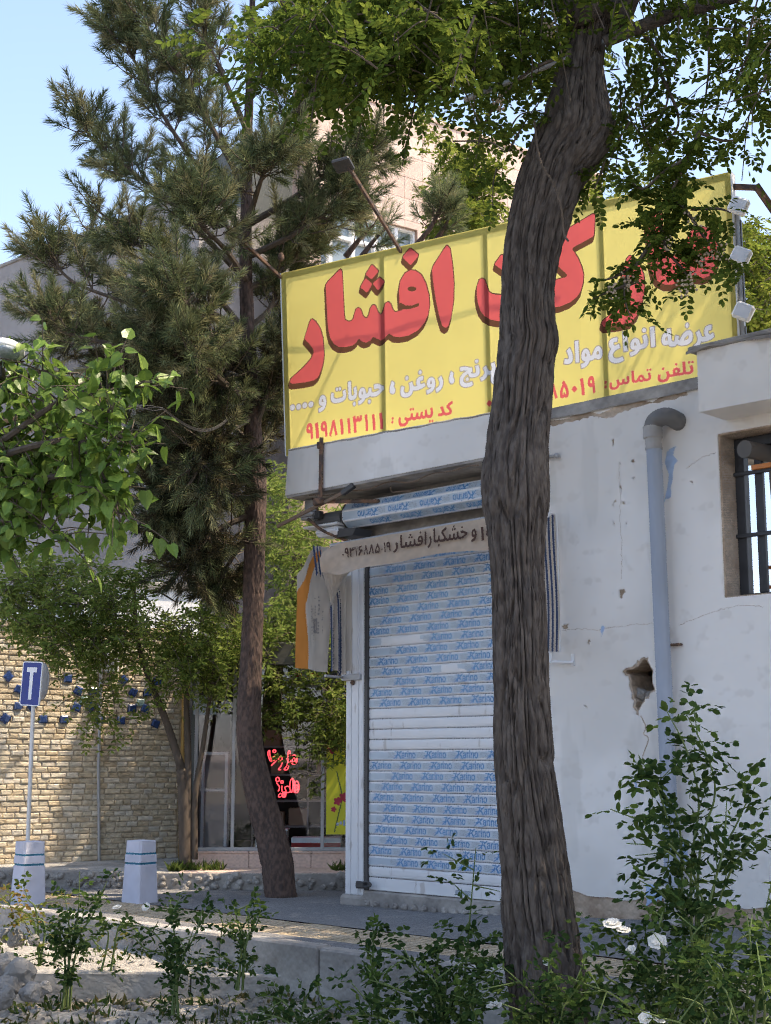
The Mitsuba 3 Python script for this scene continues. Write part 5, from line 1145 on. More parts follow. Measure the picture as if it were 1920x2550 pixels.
single('white_parcel', cat_([GATE.box(.63, .95, .12, .36, -.5, -.2, .01), GATE.box(.62, .96, .36, .375, -.51, -.19, .004)]), 'white_lacquer', 'white box on the floor behind the middle pane of the small shop', 'box')
# red neon writing
mat('neon_tube_off', (.5, .05, .05), .3)
NEO = {'type': 'area', 'radiance': {'type': 'rgb', 'value': [.62, .035, .045]}}
neo = thing('neon_sign', 'lit red neon handwriting in two lines behind the shop glass', 'neon sign')


def nz(x, y):
    p = seen(620 + x / 6.41, 1840 + y / 6.41, 14.60)
    return GATE.p(p[0] - GATE.o[0], p[2] - GATE.o[2], -.06)


def ring(cx, cy, rx, ry, n=10):
    return [(cx + rx * math.cos(t), cy + ry * math.sin(t)) for t in np.linspace(0, 2 * math.pi, n)]


strokes = [[(318, 180), (292, 200), (290, 250), (305, 300), (322, 350), (345, 345), (330, 290), (318, 240), (318, 180)], [(322, 350), (380, 345), (440, 318), (400, 280), (370, 285)], [(440, 318), (400, 370), (340, 430)], ring(392, 195, 24, 22), ring(490, 315, 30, 32), [(520, 310), (520, 380), (495, 440), (455, 490), (500, 490)], [(595, 310), (605, 380), (585, 440), (545, 490), (600, 490), (625, 430)], [(635, 180), (612, 215), (610, 290), (618, 360), (640, 390), (655, 330), (648, 230), (635, 180)], ring(705, 330, 52, 78, 14), ring(705, 340, 24, 36), [(650, 380), (690, 400), (740, 395)],
           ring(445, 650, 30, 34), [(425, 700), (455, 740), (475, 770), (465, 820), (450, 840)], ring(515, 690, 20, 22), [(515, 750), (510, 810), (530, 855), (580, 845), (560, 780), (600, 760), (640, 770)], [(530, 855), (620, 860), (650, 840)], [(690, 630), (655, 660), (640, 760), (655, 850), (675, 850), (690, 740), (690, 630)], [(705, 660), (700, 760), (712, 855), (725, 850), (722, 700), (705, 660)], ring(752, 770, 36, 92, 14), ring(755, 780, 16, 45), ring(545, 900, 32, 36), ring(545, 910, 15, 18), [(500, 870), (465, 895), (460, 930), (500, 925)], ring(565, 880, 18, 20)]
nm_ = [tube(smooth_path([nz(x, y) for x, y in s], 3), .0058, 6) for s in strokes]
half = 11
for nm, ms in (('upper_word', nm_[:half]), ('lower_word', nm_[half:])):
    k = part(neo, nm, cat_(ms), 'neon_tube_off')
    scene[k]['emitter'] = NEO
# yellow flowered banner at the right
fb = thing('flower_banner', 'bright yellow banner with red flowers beside the shop glass', 'banner')
FBX0, FBX1, FBY0, FBY1 = 1.355, 1.72, .335, 1.62
part(fb, 'cloth', GATE.box(FBX0, FBX1, FBY0, FBY1, .02, .026), mat('banner_lime', (.60, .60, .03), .6))
mat('banner_crimson', (.42, .03, .06), .6)
fr_rng = np.random.default_rng(8)
for i, (cx, cy, rr) in enumerate([(1.40, 1.18, .055), (1.46, 1.24, .045), (1.41, 1.27, .035), (1.66, 1.30, .05), (1.70, 1.22, .04), (1.47, .66, .045), (1.53, .70, .05), (1.66, .72, .05), (1.61, .64, .035), (1.43, .58, .03)]):
    pet = union_all([affinity.rotate(affinity.translate(affinity.scale(shapely.Point(0, 0).buffer(rr * .5, quad_segs=3), 1, .7), cx + rr * .5, cy), a, origin=(cx, cy)) for a in range(0, 360, 72)])
    part(fb, 'flower', GATE.poly(pet, .0262, .027), 'banner_crimson')
part(fb, 'stem', GATE.poly(union_all([shapely.LineString([(1.44, .36), (1.52, .7), (1.46, .95)]).buffer(.006), shapely.LineString([(1.6, .36), (1.64, .68)]).buffer(.006), shapely.LineString([(1.42, 1.0), (1.43, 1.2)]).buffer(.006)]), .0261, .0264), 'green_stem')
part(fb, 'small_print', GATE.poly(union_all([sbox(1.46 + i * .032, .42 + .01 * (i % 2), 1.482 + i * .032, .45 + .012 * (i % 3)) for i in range(6)]), .0262, .0268), 'blue_wash')

# ---------------------------------------------------------------- bollards, road sign
def bollard(x, y, label, turn):
    t = thing('bollard', label, 'bollard', 'concrete bollards at the pavement edge')
    rt = trimesh.transformations.rotation_matrix(turn, (0, 0, 1))

    def b(w0, w1, z0, z1, c=.012):
        pts = [(sx * w * .5 - sx * (k == 0) * c, sy * w * .5 - sy * (k == 1) * c, z) for z, w in ((z0, w0), (z1, w1)) for sx in (-1, 1) for sy in (-1, 1) for k in (0, 1)]
        m = trimesh.convex.convex_hull(np.array(pts))
        m.apply_transform(rt)
        m.apply_translation((x, y, 0))
        return m
    part(t, 'shaft', b(.232, .205, -.02, .325), 'bollard_paint')
    part(t, 'band', b(.190, .190, .325, .343, .005), 'bollard_band', label='dark teal groove painted round the bollard')
    part(t, 'collar', b(.206, .202, .343, .408), 'bollard_paint')
    part(t, 'band', b(.188, .188, .408, .424, .005), 'bollard_band', label='dark teal groove painted round the bollard')
    part(t, 'cap', b(.200, .196, .424, .525, .02), 'bollard_paint')


bollard(-3.06, 12.62, 'left pale lilac concrete bollard in front of the foot of the road sign pole', math.radians(38))
bollard(-2.13, 12.78, 'right pale lilac concrete bollard standing alone on the pavement', math.radians(52))
rsn = thing('road_sign', 'small blue road sign with a white T on a slanting white pole', 'road sign')
SP = 13.25
pb, pt_ = seen(66, 2175, SP), seen(87, 1650, SP)
pb[2] = -.05
part(rsn, 'pole', tube([pb, pt_], .019, 12), 'pole_white', smooth=40)
ax = np.array([.75, -.66, 0.0]); ax = unit(np.array([.70, .55, 0]))
sc_ = seen(80, 1703, SP)
SF = Frame(sc_ + np.array([0, -.03, 0]), (.93, -.36))
lean = trimesh.transformations.rotation_matrix(math.radians(-3.2), (0, 0, 1))


def rrect(w, h, r):
    return sbox(-w / 2 + r, -h / 2 + r, w / 2 - r, h / 2 - r).buffer(r, quad_segs=4)


def sput(m):
    m.apply_transform(lean)
    return SF.m(m)


part(rsn, 'plate', sput(extrude(rrect(.215, .405, .022), -.012, .004)), 'sign_white')
part(rsn, 'blue_field', sput(extrude(rrect(.196, .386, .014), .0041, .0055)), 'sign_blue')
part(rsn, 'symbol', sput(extrude(union_all([sbox(-.0185, -.145, .0165, .115), sbox(-.056, .105, .052, .150)]), .0056, .007)), 'sign_white', label='thick white T symbol')
part(rsn, 'clamp', sput(cbox(-.04, .04, .10, .13, -.06, -.013, .004)), 'galvanised')
part(rsn, 'clamp', sput(cbox(-.04, .04, -.13, -.10, -.06, -.013, .004)), 'galvanised')
# round back of a second sign behind the first
bs = seen(106, 1697, 13.45)
back = trimesh.creation.cylinder(radius=.17, height=.012, sections=40)
back.apply_transform(trimesh.transformations.rotation_matrix(math.radians(90), (1, 0, 0)))
back.apply_transform(trimesh.transformations.rotation_matrix(math.radians(-58), (0, 0, 1)))
back.apply_translation(bs)
single('round_sign', cat_([back, tube([bs + np.array([-.03, -.02, -.12]), pt_ + np.array([0, 0, -.25])], .012, 6)]), 'galvanised', 'round grey back of another road sign right behind the blue one', 'road sign', smooth=30)

# ---------------------------------------------------------------- street lamp and its cables at the left edge
sl = thing('street_lamp', 'white street lamp head reaching in from the left edge among cables', 'street lamp')
lp = seen(18, 872, 9.0)
hd = trimesh.creation.icosphere(subdivisions=3)
hd.apply_scale([.105, .19, .062])
hd.apply_translation(lp)
part(sl, 'head', hd, 'white_lacquer', smooth=True)
ln = trimesh.creation.icosphere(subdivisions=3)
ln.apply_scale([.075, .13, .045])
ln.apply_translation(lp + np.array([.015, -.05, -.028]))
part(sl, 'lens', ln, 'tape_grey', smooth=True)
part(sl, 'arm', tube(smooth_path([lp + np.array([-.08, .05, 0]), lp + np.array([-.5, .1, -.1]), lp + np.array([-1.0, .1, -.55]), lp + np.array([-1.05, .1, -1.6])], 5), .03, 10), 'galvanised')
part(sl, 'pole', tube([lp + np.array([-1.05, .1, -1.4]), np.array([lp[0] - 1.05, lp[1] + .1, -.5])], [.06, .08], 14), 'galvanised', smooth=40)
part(sl, 'junction', cat_([cbox(-.1, .03, -.05, .05, -.03, .05, .01).apply_translation(lp + np.array([-.05, .02, -.16])), cbox(-.1, .0, -.04, .04, -.02, .03, .008).apply_translation(lp + np.array([-.02, .02, -.27]))]), 'dark_metal')
for i, (y0, s, m_) in enumerate(((0, .0, 'cable_black'), (.012, .5, 'cable_brown'), (-.012, .9, 'cable_black'))):
    pts = [lp + np.array([-.7 + 1.5 * t, .2 + 1.2 * t + .0, .02 - .10 * math.sin(math.pi * min(t * 1.0, 1)) - .06 * t + y0 + .008 * math.sin(t * 60 + s * 4)]) for t in np.linspace(0, 1, 40)]
    e0 = pts[-1]
    pts += [e0 + ((seen(617, 985, 13.25) + np.array([0, 0, y0])) - e0) * t - np.array([0, 0, .25 * math.sin(math.pi * t)]) for t in np.linspace(.03, 1, 24)]
    single('cable', tube(pts, .0045, 5), 'cable_black', ['upper black cable running right from the street lamp head', 'middle cable of the bundle beside the street lamp head', 'lower black cable running right from the street lamp head'][i], 'cable')
for t, wh in ((.52, 'left'), (.60, 'middle'), (.66, 'right')):
    p = lp + np.array([-.7 + 1.5 * t, .2 + 1.2 * t, .02 - .10 * math.sin(math.pi * t) - .06 * t])
    single('cable_clamp', cat_([cbox(-.03, .03, -.02, .02, -.022, .022, .006).apply_translation(p), cbox(-.008, .008, -.03, .03, -.03, .04, .003).apply_translation(p)]), 'cable_black', wh + ' one of the three black clamps on the cable bundle beside the street lamp head', 'clamp', group='clamps on the cable bundle')

# ---------------------------------------------------------------- buildings behind
gb = thing('grey_building', 'tall windowless building side of stained grey render behind the pine', 'building')
GBF = Frame(seen(385, 520, 24.0) * [1, 1, 0], (.755, -.656))
top = seen(385, 520, 24.0)[2]
part(gb, 'wall', GBF.box(-14, 1.2, -.5, top, -9, 0), 'old_render')
part(gb, 'parapet', GBF.box(-14, 1.22, top, top + .07, -.25, .03, .01), 'cement')
for x in (-9.5, -5.5, -1.5):
    part(gb, 'stain_joint', GBF.box(x, x + .03, -.5, top - .001, -.01, .006), 'cement')
pkb = thing('pink_building', 'tall pink stone clad building with white framed windows behind the sign', 'building')
PKD = 24.0
PO = seen(960, 480, PKD)
PK = Frame([PO[0], PO[1], 0], (.809, .588))


def onpk(px, py):
    d = FWD + np.array([(px - PW / 2) / FOCAL, 0, 0]) - UPV * ((py - PH / 2) / FOCAL)
    t = ((PK.o - EYE) @ PK.n) / (d @ PK.n)
    q = EYE + d * t
    return (q - PK.o) @ PK.a, q[2]


ptop = onpk(1160, 332)[1]
wt, wb = onpk(935, 545)[1], onpk(935, 545)[1] - 1.35
wx0, wx1 = onpk(800, 560)[0], onpk(1040, 575)[0]
ux0, uy1 = onpk(1101, 432)
ux1, uy0 = onpk(1175, 484)
holes = union_all([sbox(wx0, wb, wx1, wt), sbox(ux0, uy0, ux1, uy1)])
x_lo, x_hi = onpk(760, 400)[0], onpk(1500, 400)[0]
part(pkb, 'wall', PK.poly(sbox(x_lo, -.5, x_hi, ptop).difference(holes), -.4, -.03), 'pink_joint')
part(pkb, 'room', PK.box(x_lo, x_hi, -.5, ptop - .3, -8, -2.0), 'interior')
part(pkb, 'parapet', PK.box(x_lo, x_hi, ptop, ptop + .08, -.4, .03, .01), 'pink_stone')
tw, th = .405, .405
tiles = 0
trng = np.random.default_rng(2)
y = ptop
while y > ptop - 4.9 and tiles < 290:
    y -= th
    x = x_lo + .1
    while x < x_hi - .4:
        g = sbox(x, y + .004, x + tw - .006, y + th - .004).difference(holes.buffer(.002))
        if x + tw > onpk(760, 500)[0] and x < onpk(1290, 400)[0] and g.area > .01 and tiles < 290:
            part(pkb, 'tile', PK.poly(g, -.029, trng.uniform(-.002, .002)), ['pink_stone', 'pink_stone_pale'][trng.integers(0, 2)])
            tiles += 1
        x += tw
for (x0, x1, y0, y1, cols, rows_) in ((wx0, wx1, wb, wt, [0, .12, .35, .58, .80, 1], [0, .66, 1]), (ux0, ux1, uy0, uy1, [0, .5, 1], [0, 1])):
    w = part(pkb, 'window', PK.box(x0, x1, y0, y1, -.2, -.18), 'window_glass')
    xs = [x0 + (x1 - x0) * c for c in cols]
    ys = [y0 + (y1 - y0) * r_ for r_ in rows_]
    for x in xs:
        part(w, 'frame', PK.box(x - .04, x + .04, y0, y1, -.18, -.08, .006), 'white_lacquer')
    for y_ in ys:
        part(w, 'frame', PK.box(x0 + .041, x1 - .041, y_ - .035, y_ + .035, -.178, -.085, .006), 'white_lacquer')
wb_ = thing('white_house', 'low white house half hidden behind the brick wall and trees', 'building')
WHF = Frame(seen(330, 1540, 19.0) * [1, 1, 0], (.9, .43))
part(wb_, 'wall', WHF.box(-.75, .95, -.5, 3.5, -5, 0), 'white_paint')
part(wb_, 'roof_edge', WHF.box(-.77, .97, 3.5, 3.58, -5, .06, .01), 'cement')
w = part(wb_, 'window', WHF.box(-.62, -.22, 2.35, 3.2, .001, .012), 'window_glass')
part(w, 'frame', cat_([WHF.box(-.66, -.62, 2.31, 3.24, .001, .03), WHF.box(-.22, -.18, 2.31, 3.24, .001, .03), WHF.box(-.62, -.22, 3.2, 3.24, .001, .03), WHF.box(-.62, -.22, 2.31, 2.35, .001, .03)]), 'white_lacquer')
rl = thing('iron_railing', 'thin dark iron railing on top behind the brick wall', 'railing')
RLF = Frame(seen(330, 1560, 17.2) * [1, 1, 0], BRK.a)
for i in range(16):
    part(rl, 'bar', tube([RLF.p(-.9 + i * .12, 2.3, 0), RLF.p(-.9 + i * .12, 2.95, 0), RLF.p(-.86 + i * .12, 3.05, .03)], .008, 5), 'dark_metal')
part(rl, 'rail', tube([RLF.p(-.95, 2.85, 0), RLF.p(1.0, 2.85, 0)], .01, 5), 'dark_metal')
part(rl, 'rail', tube([RLF.p(-.95, 2.45, 0), RLF.p(1.0, 2.45, 0)], .01, 5), 'dark_metal')
part(rl, 'base_wall', RLF.box(-1.0, 1.1, -.5, 2.32, -.15, .05), 'old_render')

# ================================================================ trees and plants
def trunk_mesh(path, radii, rings=220, sides=110, seed=1, knots=(), furrow=.022, twist=.35, flute=.05):
    """a furrowed bark trunk along a path; knots: (t, angle, size, bulge)"""
    pr_ = smooth_path(np.column_stack([path, radii]), 12)
    s = np.linspace(0, 1, len(pr_))
    ss = np.linspace(0, 1, rings)
    P = np.column_stack([np.interp(ss, s, pr_[:, k]) for k in range(4)])
    c, r = P[:, :3], P[:, 3]
    t = unit(np.gradient(c, axis=0))
    a = unit(np.cross(t, [0, 1.0, 0]))
    b = np.cross(t, a)
    ang = np.linspace(0, 2 * np.pi, sides, endpoint=False)
    A, S = np.meshgrid(ang, ss)
    L = np.concatenate([[0], np.cumsum(np.linalg.norm(np.diff(c, axis=0), axis=1))])[:, None] + 0 * A
    tw = A + twist * L * .5
    q = np.stack([np.cos(tw), np.sin(tw), 0 * L], -1) * (r.mean() * 30) + np.stack([0 * L, 0 * L, L * 2.2], -1)
    wob = meshkit.fbm(q * .5 + 9, 3, seed + 3) - .5
    n1 = meshkit.noise(q + wob[..., None] * np.array([2.4, 2.4, .6]), seed)
    n2 = meshkit.noise(q * [1.9, 1.9, 1.5] + wob[..., None] * 2, seed + 5)
    n3 = meshkit.fbm(q * [3.5, 3.5, 2.2], 3, seed + 7)
    d = furrow * (.35 - 1.0 * np.exp(-((n1 - .5) / .06) ** 2) - .45 * np.exp(-((n2 - .5) / .08) ** 2) + .7 * (n3 - .5)) + flute * r.mean() * np.sin(tw * 3 + wob * 6)
    R = r[:, None] + d
    for kt, ka, ks, kb in knots:
        dd = ((S - kt) * L.max() / ks) ** 2 + (np.angle(np.exp(1j * (A - ka))) * r.mean() / ks) ** 2
        R = R + kb * np.exp(-dd)
    v = c[:, None] + R[..., None] * (np.cos(A)[..., None] * a[:, None] + np.sin(A)[..., None] * b[:, None])
    i, j = np.meshgrid(np.arange(rings - 1), np.arange(sides), indexing='ij')
    p0, p1, p2, p3 = i * sides + j, i * sides + (j + 1) % sides, (i + 1) * sides + (j + 1) % sides, (i + 1) * sides + j
    f = np.vstack([np.stack([p0, p1, p2], -1).reshape(-1, 3), np.stack([p0, p2, p3], -1).reshape(-1, 3)])
    m = trimesh.Trimesh(v.reshape(-1, 3), f, process=False)
    if ((m.triangles_center[:200] - c[:2].mean(0)) * m.face_normals[:200]).sum(1).mean() < 0:
        m.invert()
    return m


class Leaves:
    """gathers leaves of one plant; flush as one part of stuff, or keep single ones"""
    def __init__(self, shape, tones, seed):
        self.shape, self.tones, self.rng = shape, tones, np.random.default_rng(seed)
        self.pos, self.fwd, self.nrm, self.len, self.wid, self.grp = [], [], [], [], [], []

    def add(self, pos, fwd, nrm, length, width, grp=None):
        n = len(pos)
        for store, val in ((self.pos, pos), (self.fwd, fwd), (self.nrm, nrm)):
            store.append(np.broadcast_to(val, (n, 3)))
        self.len.append(np.broadcast_to(length, (n,)))
        self.wid.append(np.broadcast_to(width, (n,)))
        self.grp.append(np.full(n, -1 if grp is None else grp))

    def arrays(self):
        return [np.concatenate(x) for x in (self.pos, self.fwd, self.nrm, self.len, self.wid, self.grp)]

    def mesh(self, sel=None):
        p, f, n, l, w, g = self.arrays()
        if sel is not None:
            p, f, n, l, w = p[sel], f[sel], n[sel], l[sel], w[sel]
        v, fa, per = leaves(p, f, n, l, w, self.shape)
        return trimesh.Trimesh(v, fa, process=False), leafcolors(len(p), per, self.tones, self.rng)


def compound(L, base, direc, length, pairs, leaflet, width, rng, grp=None, droop=.25, start=.25):
    """one pinnate leaf: leaflets in pairs along a drooping stalk"""
    d = unit(direc)
    side = unit(np.cross(d, [0, 0, 1.0]) + .25 * rng.standard_normal(3))
    up = unit(np.cross(side, d))
    t = np.concatenate([np.repeat(np.linspace(start, .95, pairs), 2), [1.0]])
    sg = np.concatenate([np.tile([1, -1], pairs), [0]])
    pos = base + d * (t * length)[:, None] - np.array([0, 0, 1.0]) * (droop * length * t**2)[:, None]
    f = side * sg[:, None] + d * np.where(sg == 0, 1, .35)[:, None] + rng.normal(0, .16, (len(t), 3)) - np.array([0, 0, .22])
    n = up + rng.normal(0, .38, (len(t), 3))
    sz = rng.uniform(.78, 1.12, len(t)) * (1 - .25 * np.abs(t - .6))
    L.add(pos, f, n, leaflet * sz, width * sz, grp)
    return pos


# ---------------------------------------------------------------- black locust in front
loc = thing('locust_tree', 'dark furrowed locust trunk rising in the foreground with leafy branches hanging over the yellow sign', 'tree')
LD = 7.7
edges = [(2700, 1285, 1480), (2480, 1270, 1462), (2400, 1262, 1450), (2300, 1254, 1430), (2200, 1250, 1415), (2100, 1246, 1404), (2000, 1241, 1391), (1900, 1237, 1380), (1700, 1232, 1368), (1500, 1231, 1360), (1400, 1226, 1356), (1300, 1213, 1364), (1250, 1204, 1372), (1180, 1202, 1371), (1100, 1214, 1369), (1000, 1229, 1377), (900, 1239, 1386), (850, 1245, 1394), (800, 1246, 1384), (700, 1251, 1385), (600, 1256, 1404), (500, 1276, 1440), (420, 1300, 1470), (340, 1332, 1532), (280, 1352, 1528), (200, 1385, 1512), (120, 1408, 1506), (40, 1428, 1520), (-40, 1436, 1530)]
ctr, rad = [], []
for y, a, b in edges:
    d = LD + .0 + .05 * math.sin(y / 300)
    ctr.append(seen((a + b) / 2, y, d))
    rad.append((b - a) / 2 / math.hypot(FOCAL, 622) * d * .985)
tm = trunk_mesh(np.array(ctr), np.array(rad), 620, 230, 3, knots=[(.555, 1.2, .10, .03), (.56, 4.6, .09, .02), (.905, 0.1, .10, .03), (.82, 4.4, .08, -.03)], furrow=.027)
part(loc, 'trunk', tm, 'locust_bark', smooth=True)
ftop = ctr[-1]
limbs = [
    (seen(1455, 60, 7.7), seen(1380, -150, 7.5), seen(1250, -420, 7.2), .13, .07),
    (seen(1520, 60, 7.7), seen(1600, -120, 7.8), seen(1720, -380, 8.0), .11, .06),
    (seen(1490, -20, 7.7), seen(1480, -300, 7.9), seen(1520, -700, 8.2), .12, .06),
]
for a, b, c, r0, r1 in limbs:
    part(loc, 'limb', tube(smooth_path([a, b, c], 8), np.linspace(r0, r1, 17), 12), 'locust_bark', smooth=True)
single('steel_tube', tube([seen(1158, 248, 7.55), seen(1398, 150, 7.65), seen(1520, 95, 7.72)], .016, 10), 'galvanised', 'straight grey stick poking out to the left behind the locust trunk', 'stick', smooth=40)
single('broken_branch', tube(smooth_path([seen(1505, 105, 7.6), seen(1650, 45, 7.5), seen(1840, -15, 7.3)], 6), np.linspace(.035, .045, 13), 10), 'locust_bark', 'straight bare grey branch slanting up to the right from the locust trunk', 'branch', smooth=True)
single('vine_stem', tube(smooth_path([seen(1330, 300, 7.48), seen(1345, 400, 7.42), seen(1380, 460, 7.40), seen(1398, 520, 7.42), seen(1404, 580, 7.46), seen(1415, 600, 7.4)], 6), .006, 5), 'twig_bark', 'thin pale root climbing down the upper locust trunk', 'vine')
LT = [(.085, .125, .022), (.11, .15, .026), (.068, .105, .02), (.135, .17, .03), (.09, .13, .024)]
LL = Leaves(LEAF6, LT, 41)
lr = np.random.default_rng(42)
twigs_m, n_leaf = [], 0
flowers_at = []


def locust_spray(base, direc, length, n, lr=lr, size=1.0):
    """a twig with pinnate leaves alternating along it"""
    global n_leaf
    d = unit(direc)
    mid = base + d * length * .5 + lr.normal(0, .05 * length, 3)
    end = base + d * length - np.array([0, 0, .18 * length])
    path = smooth_path([base, mid, end], 4)
    twigs_m.append(tube(path, np.linspace(.006, .0025, len(path)), 4, False))
    for k in range(n):
        t = (k + lr.uniform(.2, .9)) / n
        p = path[min(int(t * (len(path) - 1)), len(path) - 1)]
        dd = unit(d * .5 + unit(lr.standard_normal(3)) * .9 + np.array([0, 0, -.12]))
        compound(LL, p, dd, lr.uniform(.13, .22) * size, int(lr.integers(5, 8)), .050 * size, .031 * size, lr, n_leaf)
        n_leaf += 1


def spray_blob(px, py, rx, ry, depth, dd, count, down=.3, ln=(.25, .5), nl=(5, 8)):
    for _ in range(int(count * 1.5)):
        r = math.sqrt(lr.random())
        a = lr.uniform(0, 2 * math.pi)
        p = seen(px + rx * r * math.cos(a), py + ry * r * math.sin(a), depth + lr.normal(0, dd))
        d = unit(lr.standard_normal(3) + np.array([0, 0, -down]))
        locust_spray(p, d, lr.uniform(*ln), int(lr.integers(*nl)))


# canopy seen at the top of the frame, and its part above and beside the frame
for b in [(760, -10, 70, 40, 7.6, .35, 6), (840, 20, 110, 60, 7.5, .4, 17), (980, 40, 140, 80, 7.4, .45, 26), (1130, 40, 150, 90, 7.3, .4, 28), (1300, 40, 110, 120, 8.2, .2, 24), (770, 120, 70, 50, 7.6, .3, 7), (890, 150, 110, 50, 7.5, .35, 14),
          (1000, 130, 110, 70, 7.4, .35, 14), (900, 220, 50, 30, 7.6, .3, 2), (1060, 230, 40, 40, 7.5, .3, 2), (1120, 360, 20, 20, 7.5, .2, 1), (1290, 160, 50, 80, 7.9, .25, 6), (1265, 350, 30, 40, 7.9, .2, 3), (1230, 430, 20, 20, 7.9, .15, 1),
          (640, 190, 60, 30, 7.7, .2, 3), (570, 200, 30, 20, 7.7, .2, 1),
          (1600, 0, 50, 30, 7.9, .3, 3), (1580, 320, 50, 90, 8.0, .25, 7), (1560, 200, 30, 70, 8.2, .3, 4), (1880, 70, 60, 90, 7.2, .3, 9), (1850, 170, 40, 40, 7.2, .3, 3), (1895, 220, 35, 40, 7.1, .3, 3), (1720, 0, 60, 20, 7.5, .3, 2)]:
    spray_blob(*b)
for b in [(1200, -150, 250, 80, 7.3, .3, 18), (1500, -220, 250, 120, 7.8, .5, 24), (2150, 60, 160, 200, 7.5, .8, 40)]:
    spray_blob(*b, nl=(7, 10), ln=(.4, .7))
# crown out of frame above: it shades trunk and shrubs
for _ in range(480):
    u = unit(lr.standard_normal(3))
    p = np.array([3.7, 8.4, 6.3]) + u * np.array([2.4, 2.5, 1.9]) * lr.random() ** .4
    if p[2] < (1.2 + p[1] * .58 + .9 if abs(p[0]) < p[1] * .29 + .5 else 4.2):
        continue
    locust_spray(p, unit(lr.standard_normal(3)), lr.uniform(.4, .8), 8, size=1.75)
# hanging branch on the right, in front of the sign
def hang(pts, n, spread, depth_jit=.12, r0=.012):
    path = smooth_path([seen(*q) for q in pts], 8)
    twigs_m.append(tube(path, np.linspace(r0, .003, len(path)), 6, False))
    n = int(n * 1.45)
    for k in range(n):
        t = (k + lr.uniform(0, 1)) / n
        p = path[int(t * (len(path) - 1))] + lr.normal(0, depth_jit * .2, 3)
        dd = unit(lr.standard_normal(3) * spread + np.array([0, 0, -.35]))
        compound(LL, p, dd, lr.uniform(.11, .19), int(lr.integers(5, 8)), .046, .029, lr, n_count())


def n_count():
    global n_leaf
    n_leaf += 1
    return n_leaf - 1


hang([(1745, -20, 7.5), (1765, 120, 7.5), (1760, 220, 7.45), (1740, 330, 7.4)], 7, .8)
hang([(1740, 330, 7.4), (1700, 420, 7.35), (1670, 480, 7.3), (1640, 540, 7.3), (1620, 610, 7.3)], 34, 1.0)
hang([(1670, 480, 7.3), (1720, 540, 7.25), (1760, 600, 7.25), (1800, 640, 7.2), (1840, 670, 7.2)], 30, 1.0)
hang([(1640, 540, 7.3), (1660, 620, 7.3), (1700, 670, 7.3), (1720, 700, 7.3)], 24, 1.0)
hang([(1620, 610, 7.3), (1590, 650, 7.3), (1560, 690, 7.3), (1555, 740, 7.3), (1570, 790, 7.3)], 13, .9)
hang([(1700, 400, 7.3), (1650, 430, 7.3), (1600, 470, 7.3), (1560, 440, 7.35)], 22, .9)
hang([(1740, 330, 7.4), (1800, 350, 7.35), (1850, 345, 7.3)], 9, .7)
hang([(1600, 650, 7.3), (1530, 690, 7.3), (1480, 700, 7.3)], 9, .6)
hang([(1590, 700, 7.3), (1520, 725, 7.3), (1475, 745, 7.3)], 8, .6)
hang([(1720, 520, 7.25), (1790, 520, 7.2), (1820, 530, 7.2)], 5, .6)
hang([(1530, 300, 7.7), (1500, 420, 7.7), (1480, 470, 7.7)], 12, .8)
hang([(1640, 170, 7.6), (1690, 300, 7.6), (1640, 370, 7.6)], 12, .9)
hang([(1560, 40, 7.6), (1650, 150, 7.6), (1660, 260, 7.6), (1600, 330, 7.6)], 9, .9)
hang([(1420, 130, 7.6), (1300, 190, 7.5), (1210, 300, 7.5), (1180, 420, 7.5)], 9, .9)
part(loc, 'twig', cat_(twigs_m), 'twig_bark', kind='stuff')
gp = LL.arrays()[5]
cen = np.concatenate(LL.pos)
rel = cen - EYE
zf = rel @ FWD
sx, sy = PW / 2 + FOCAL * rel[:, 0] / zf, PH / 2 - FOCAL * (rel @ UPV) / zf
show = (sx > 20) & (sx < 1900) & (sy > 10) & (sy < 1000)
ids = np.unique(gp[show])
near = {g: zf[gp == g].min() for g in ids[:1400]}
keep = set(sorted(near, key=near.get)[:230])
for g in keep:
    m, c = LL.mesh(np.nonzero(gp == g)[0])
    part(loc, 'leaf', m, 'leaf', smooth=False, color=c)
m, c = LL.mesh(np.nonzero(~np.isin(gp, list(keep)))[0])
part(loc, 'foliage', m, 'leaf', color=c, kind='stuff')
# drooping clusters of pale dry blossom
fl = []
fr2 = np.random.default_rng(6)
petal = trimesh.creation.icosphere(subdivisions=0)
mat('dry_blossom', (.34, .27, .19), .8)
for px, py, d in [(1560, 690, 7.25), (1530, 720, 7.25), (1720, 690, 7.2), (1700, 710, 7.2), (1660, 600, 7.25), (1730, 540, 7.2), (1790, 620, 7.15), (1750, 640, 7.2), (1010, 190, 7.3), (1240, 250, 7.4), (1370, 60, 7.4), (1890, 40, 7.1), (1915, 80, 7.1), (860, 70, 7.4), (1010, 30, 7.3)]:
    ms = []
    for k in range(22):
        m = petal.copy()
        m.apply_scale(fr2.uniform(.004, .009))
        m.apply_translation(seen(px, py, d) + np.array([fr2.normal(0, .02), fr2.normal(0, .02), -.10 * k / 22 + .03]))
        ms.append(m)
    part(loc, 'blossom', cat_(ms), 'dry_blossom')

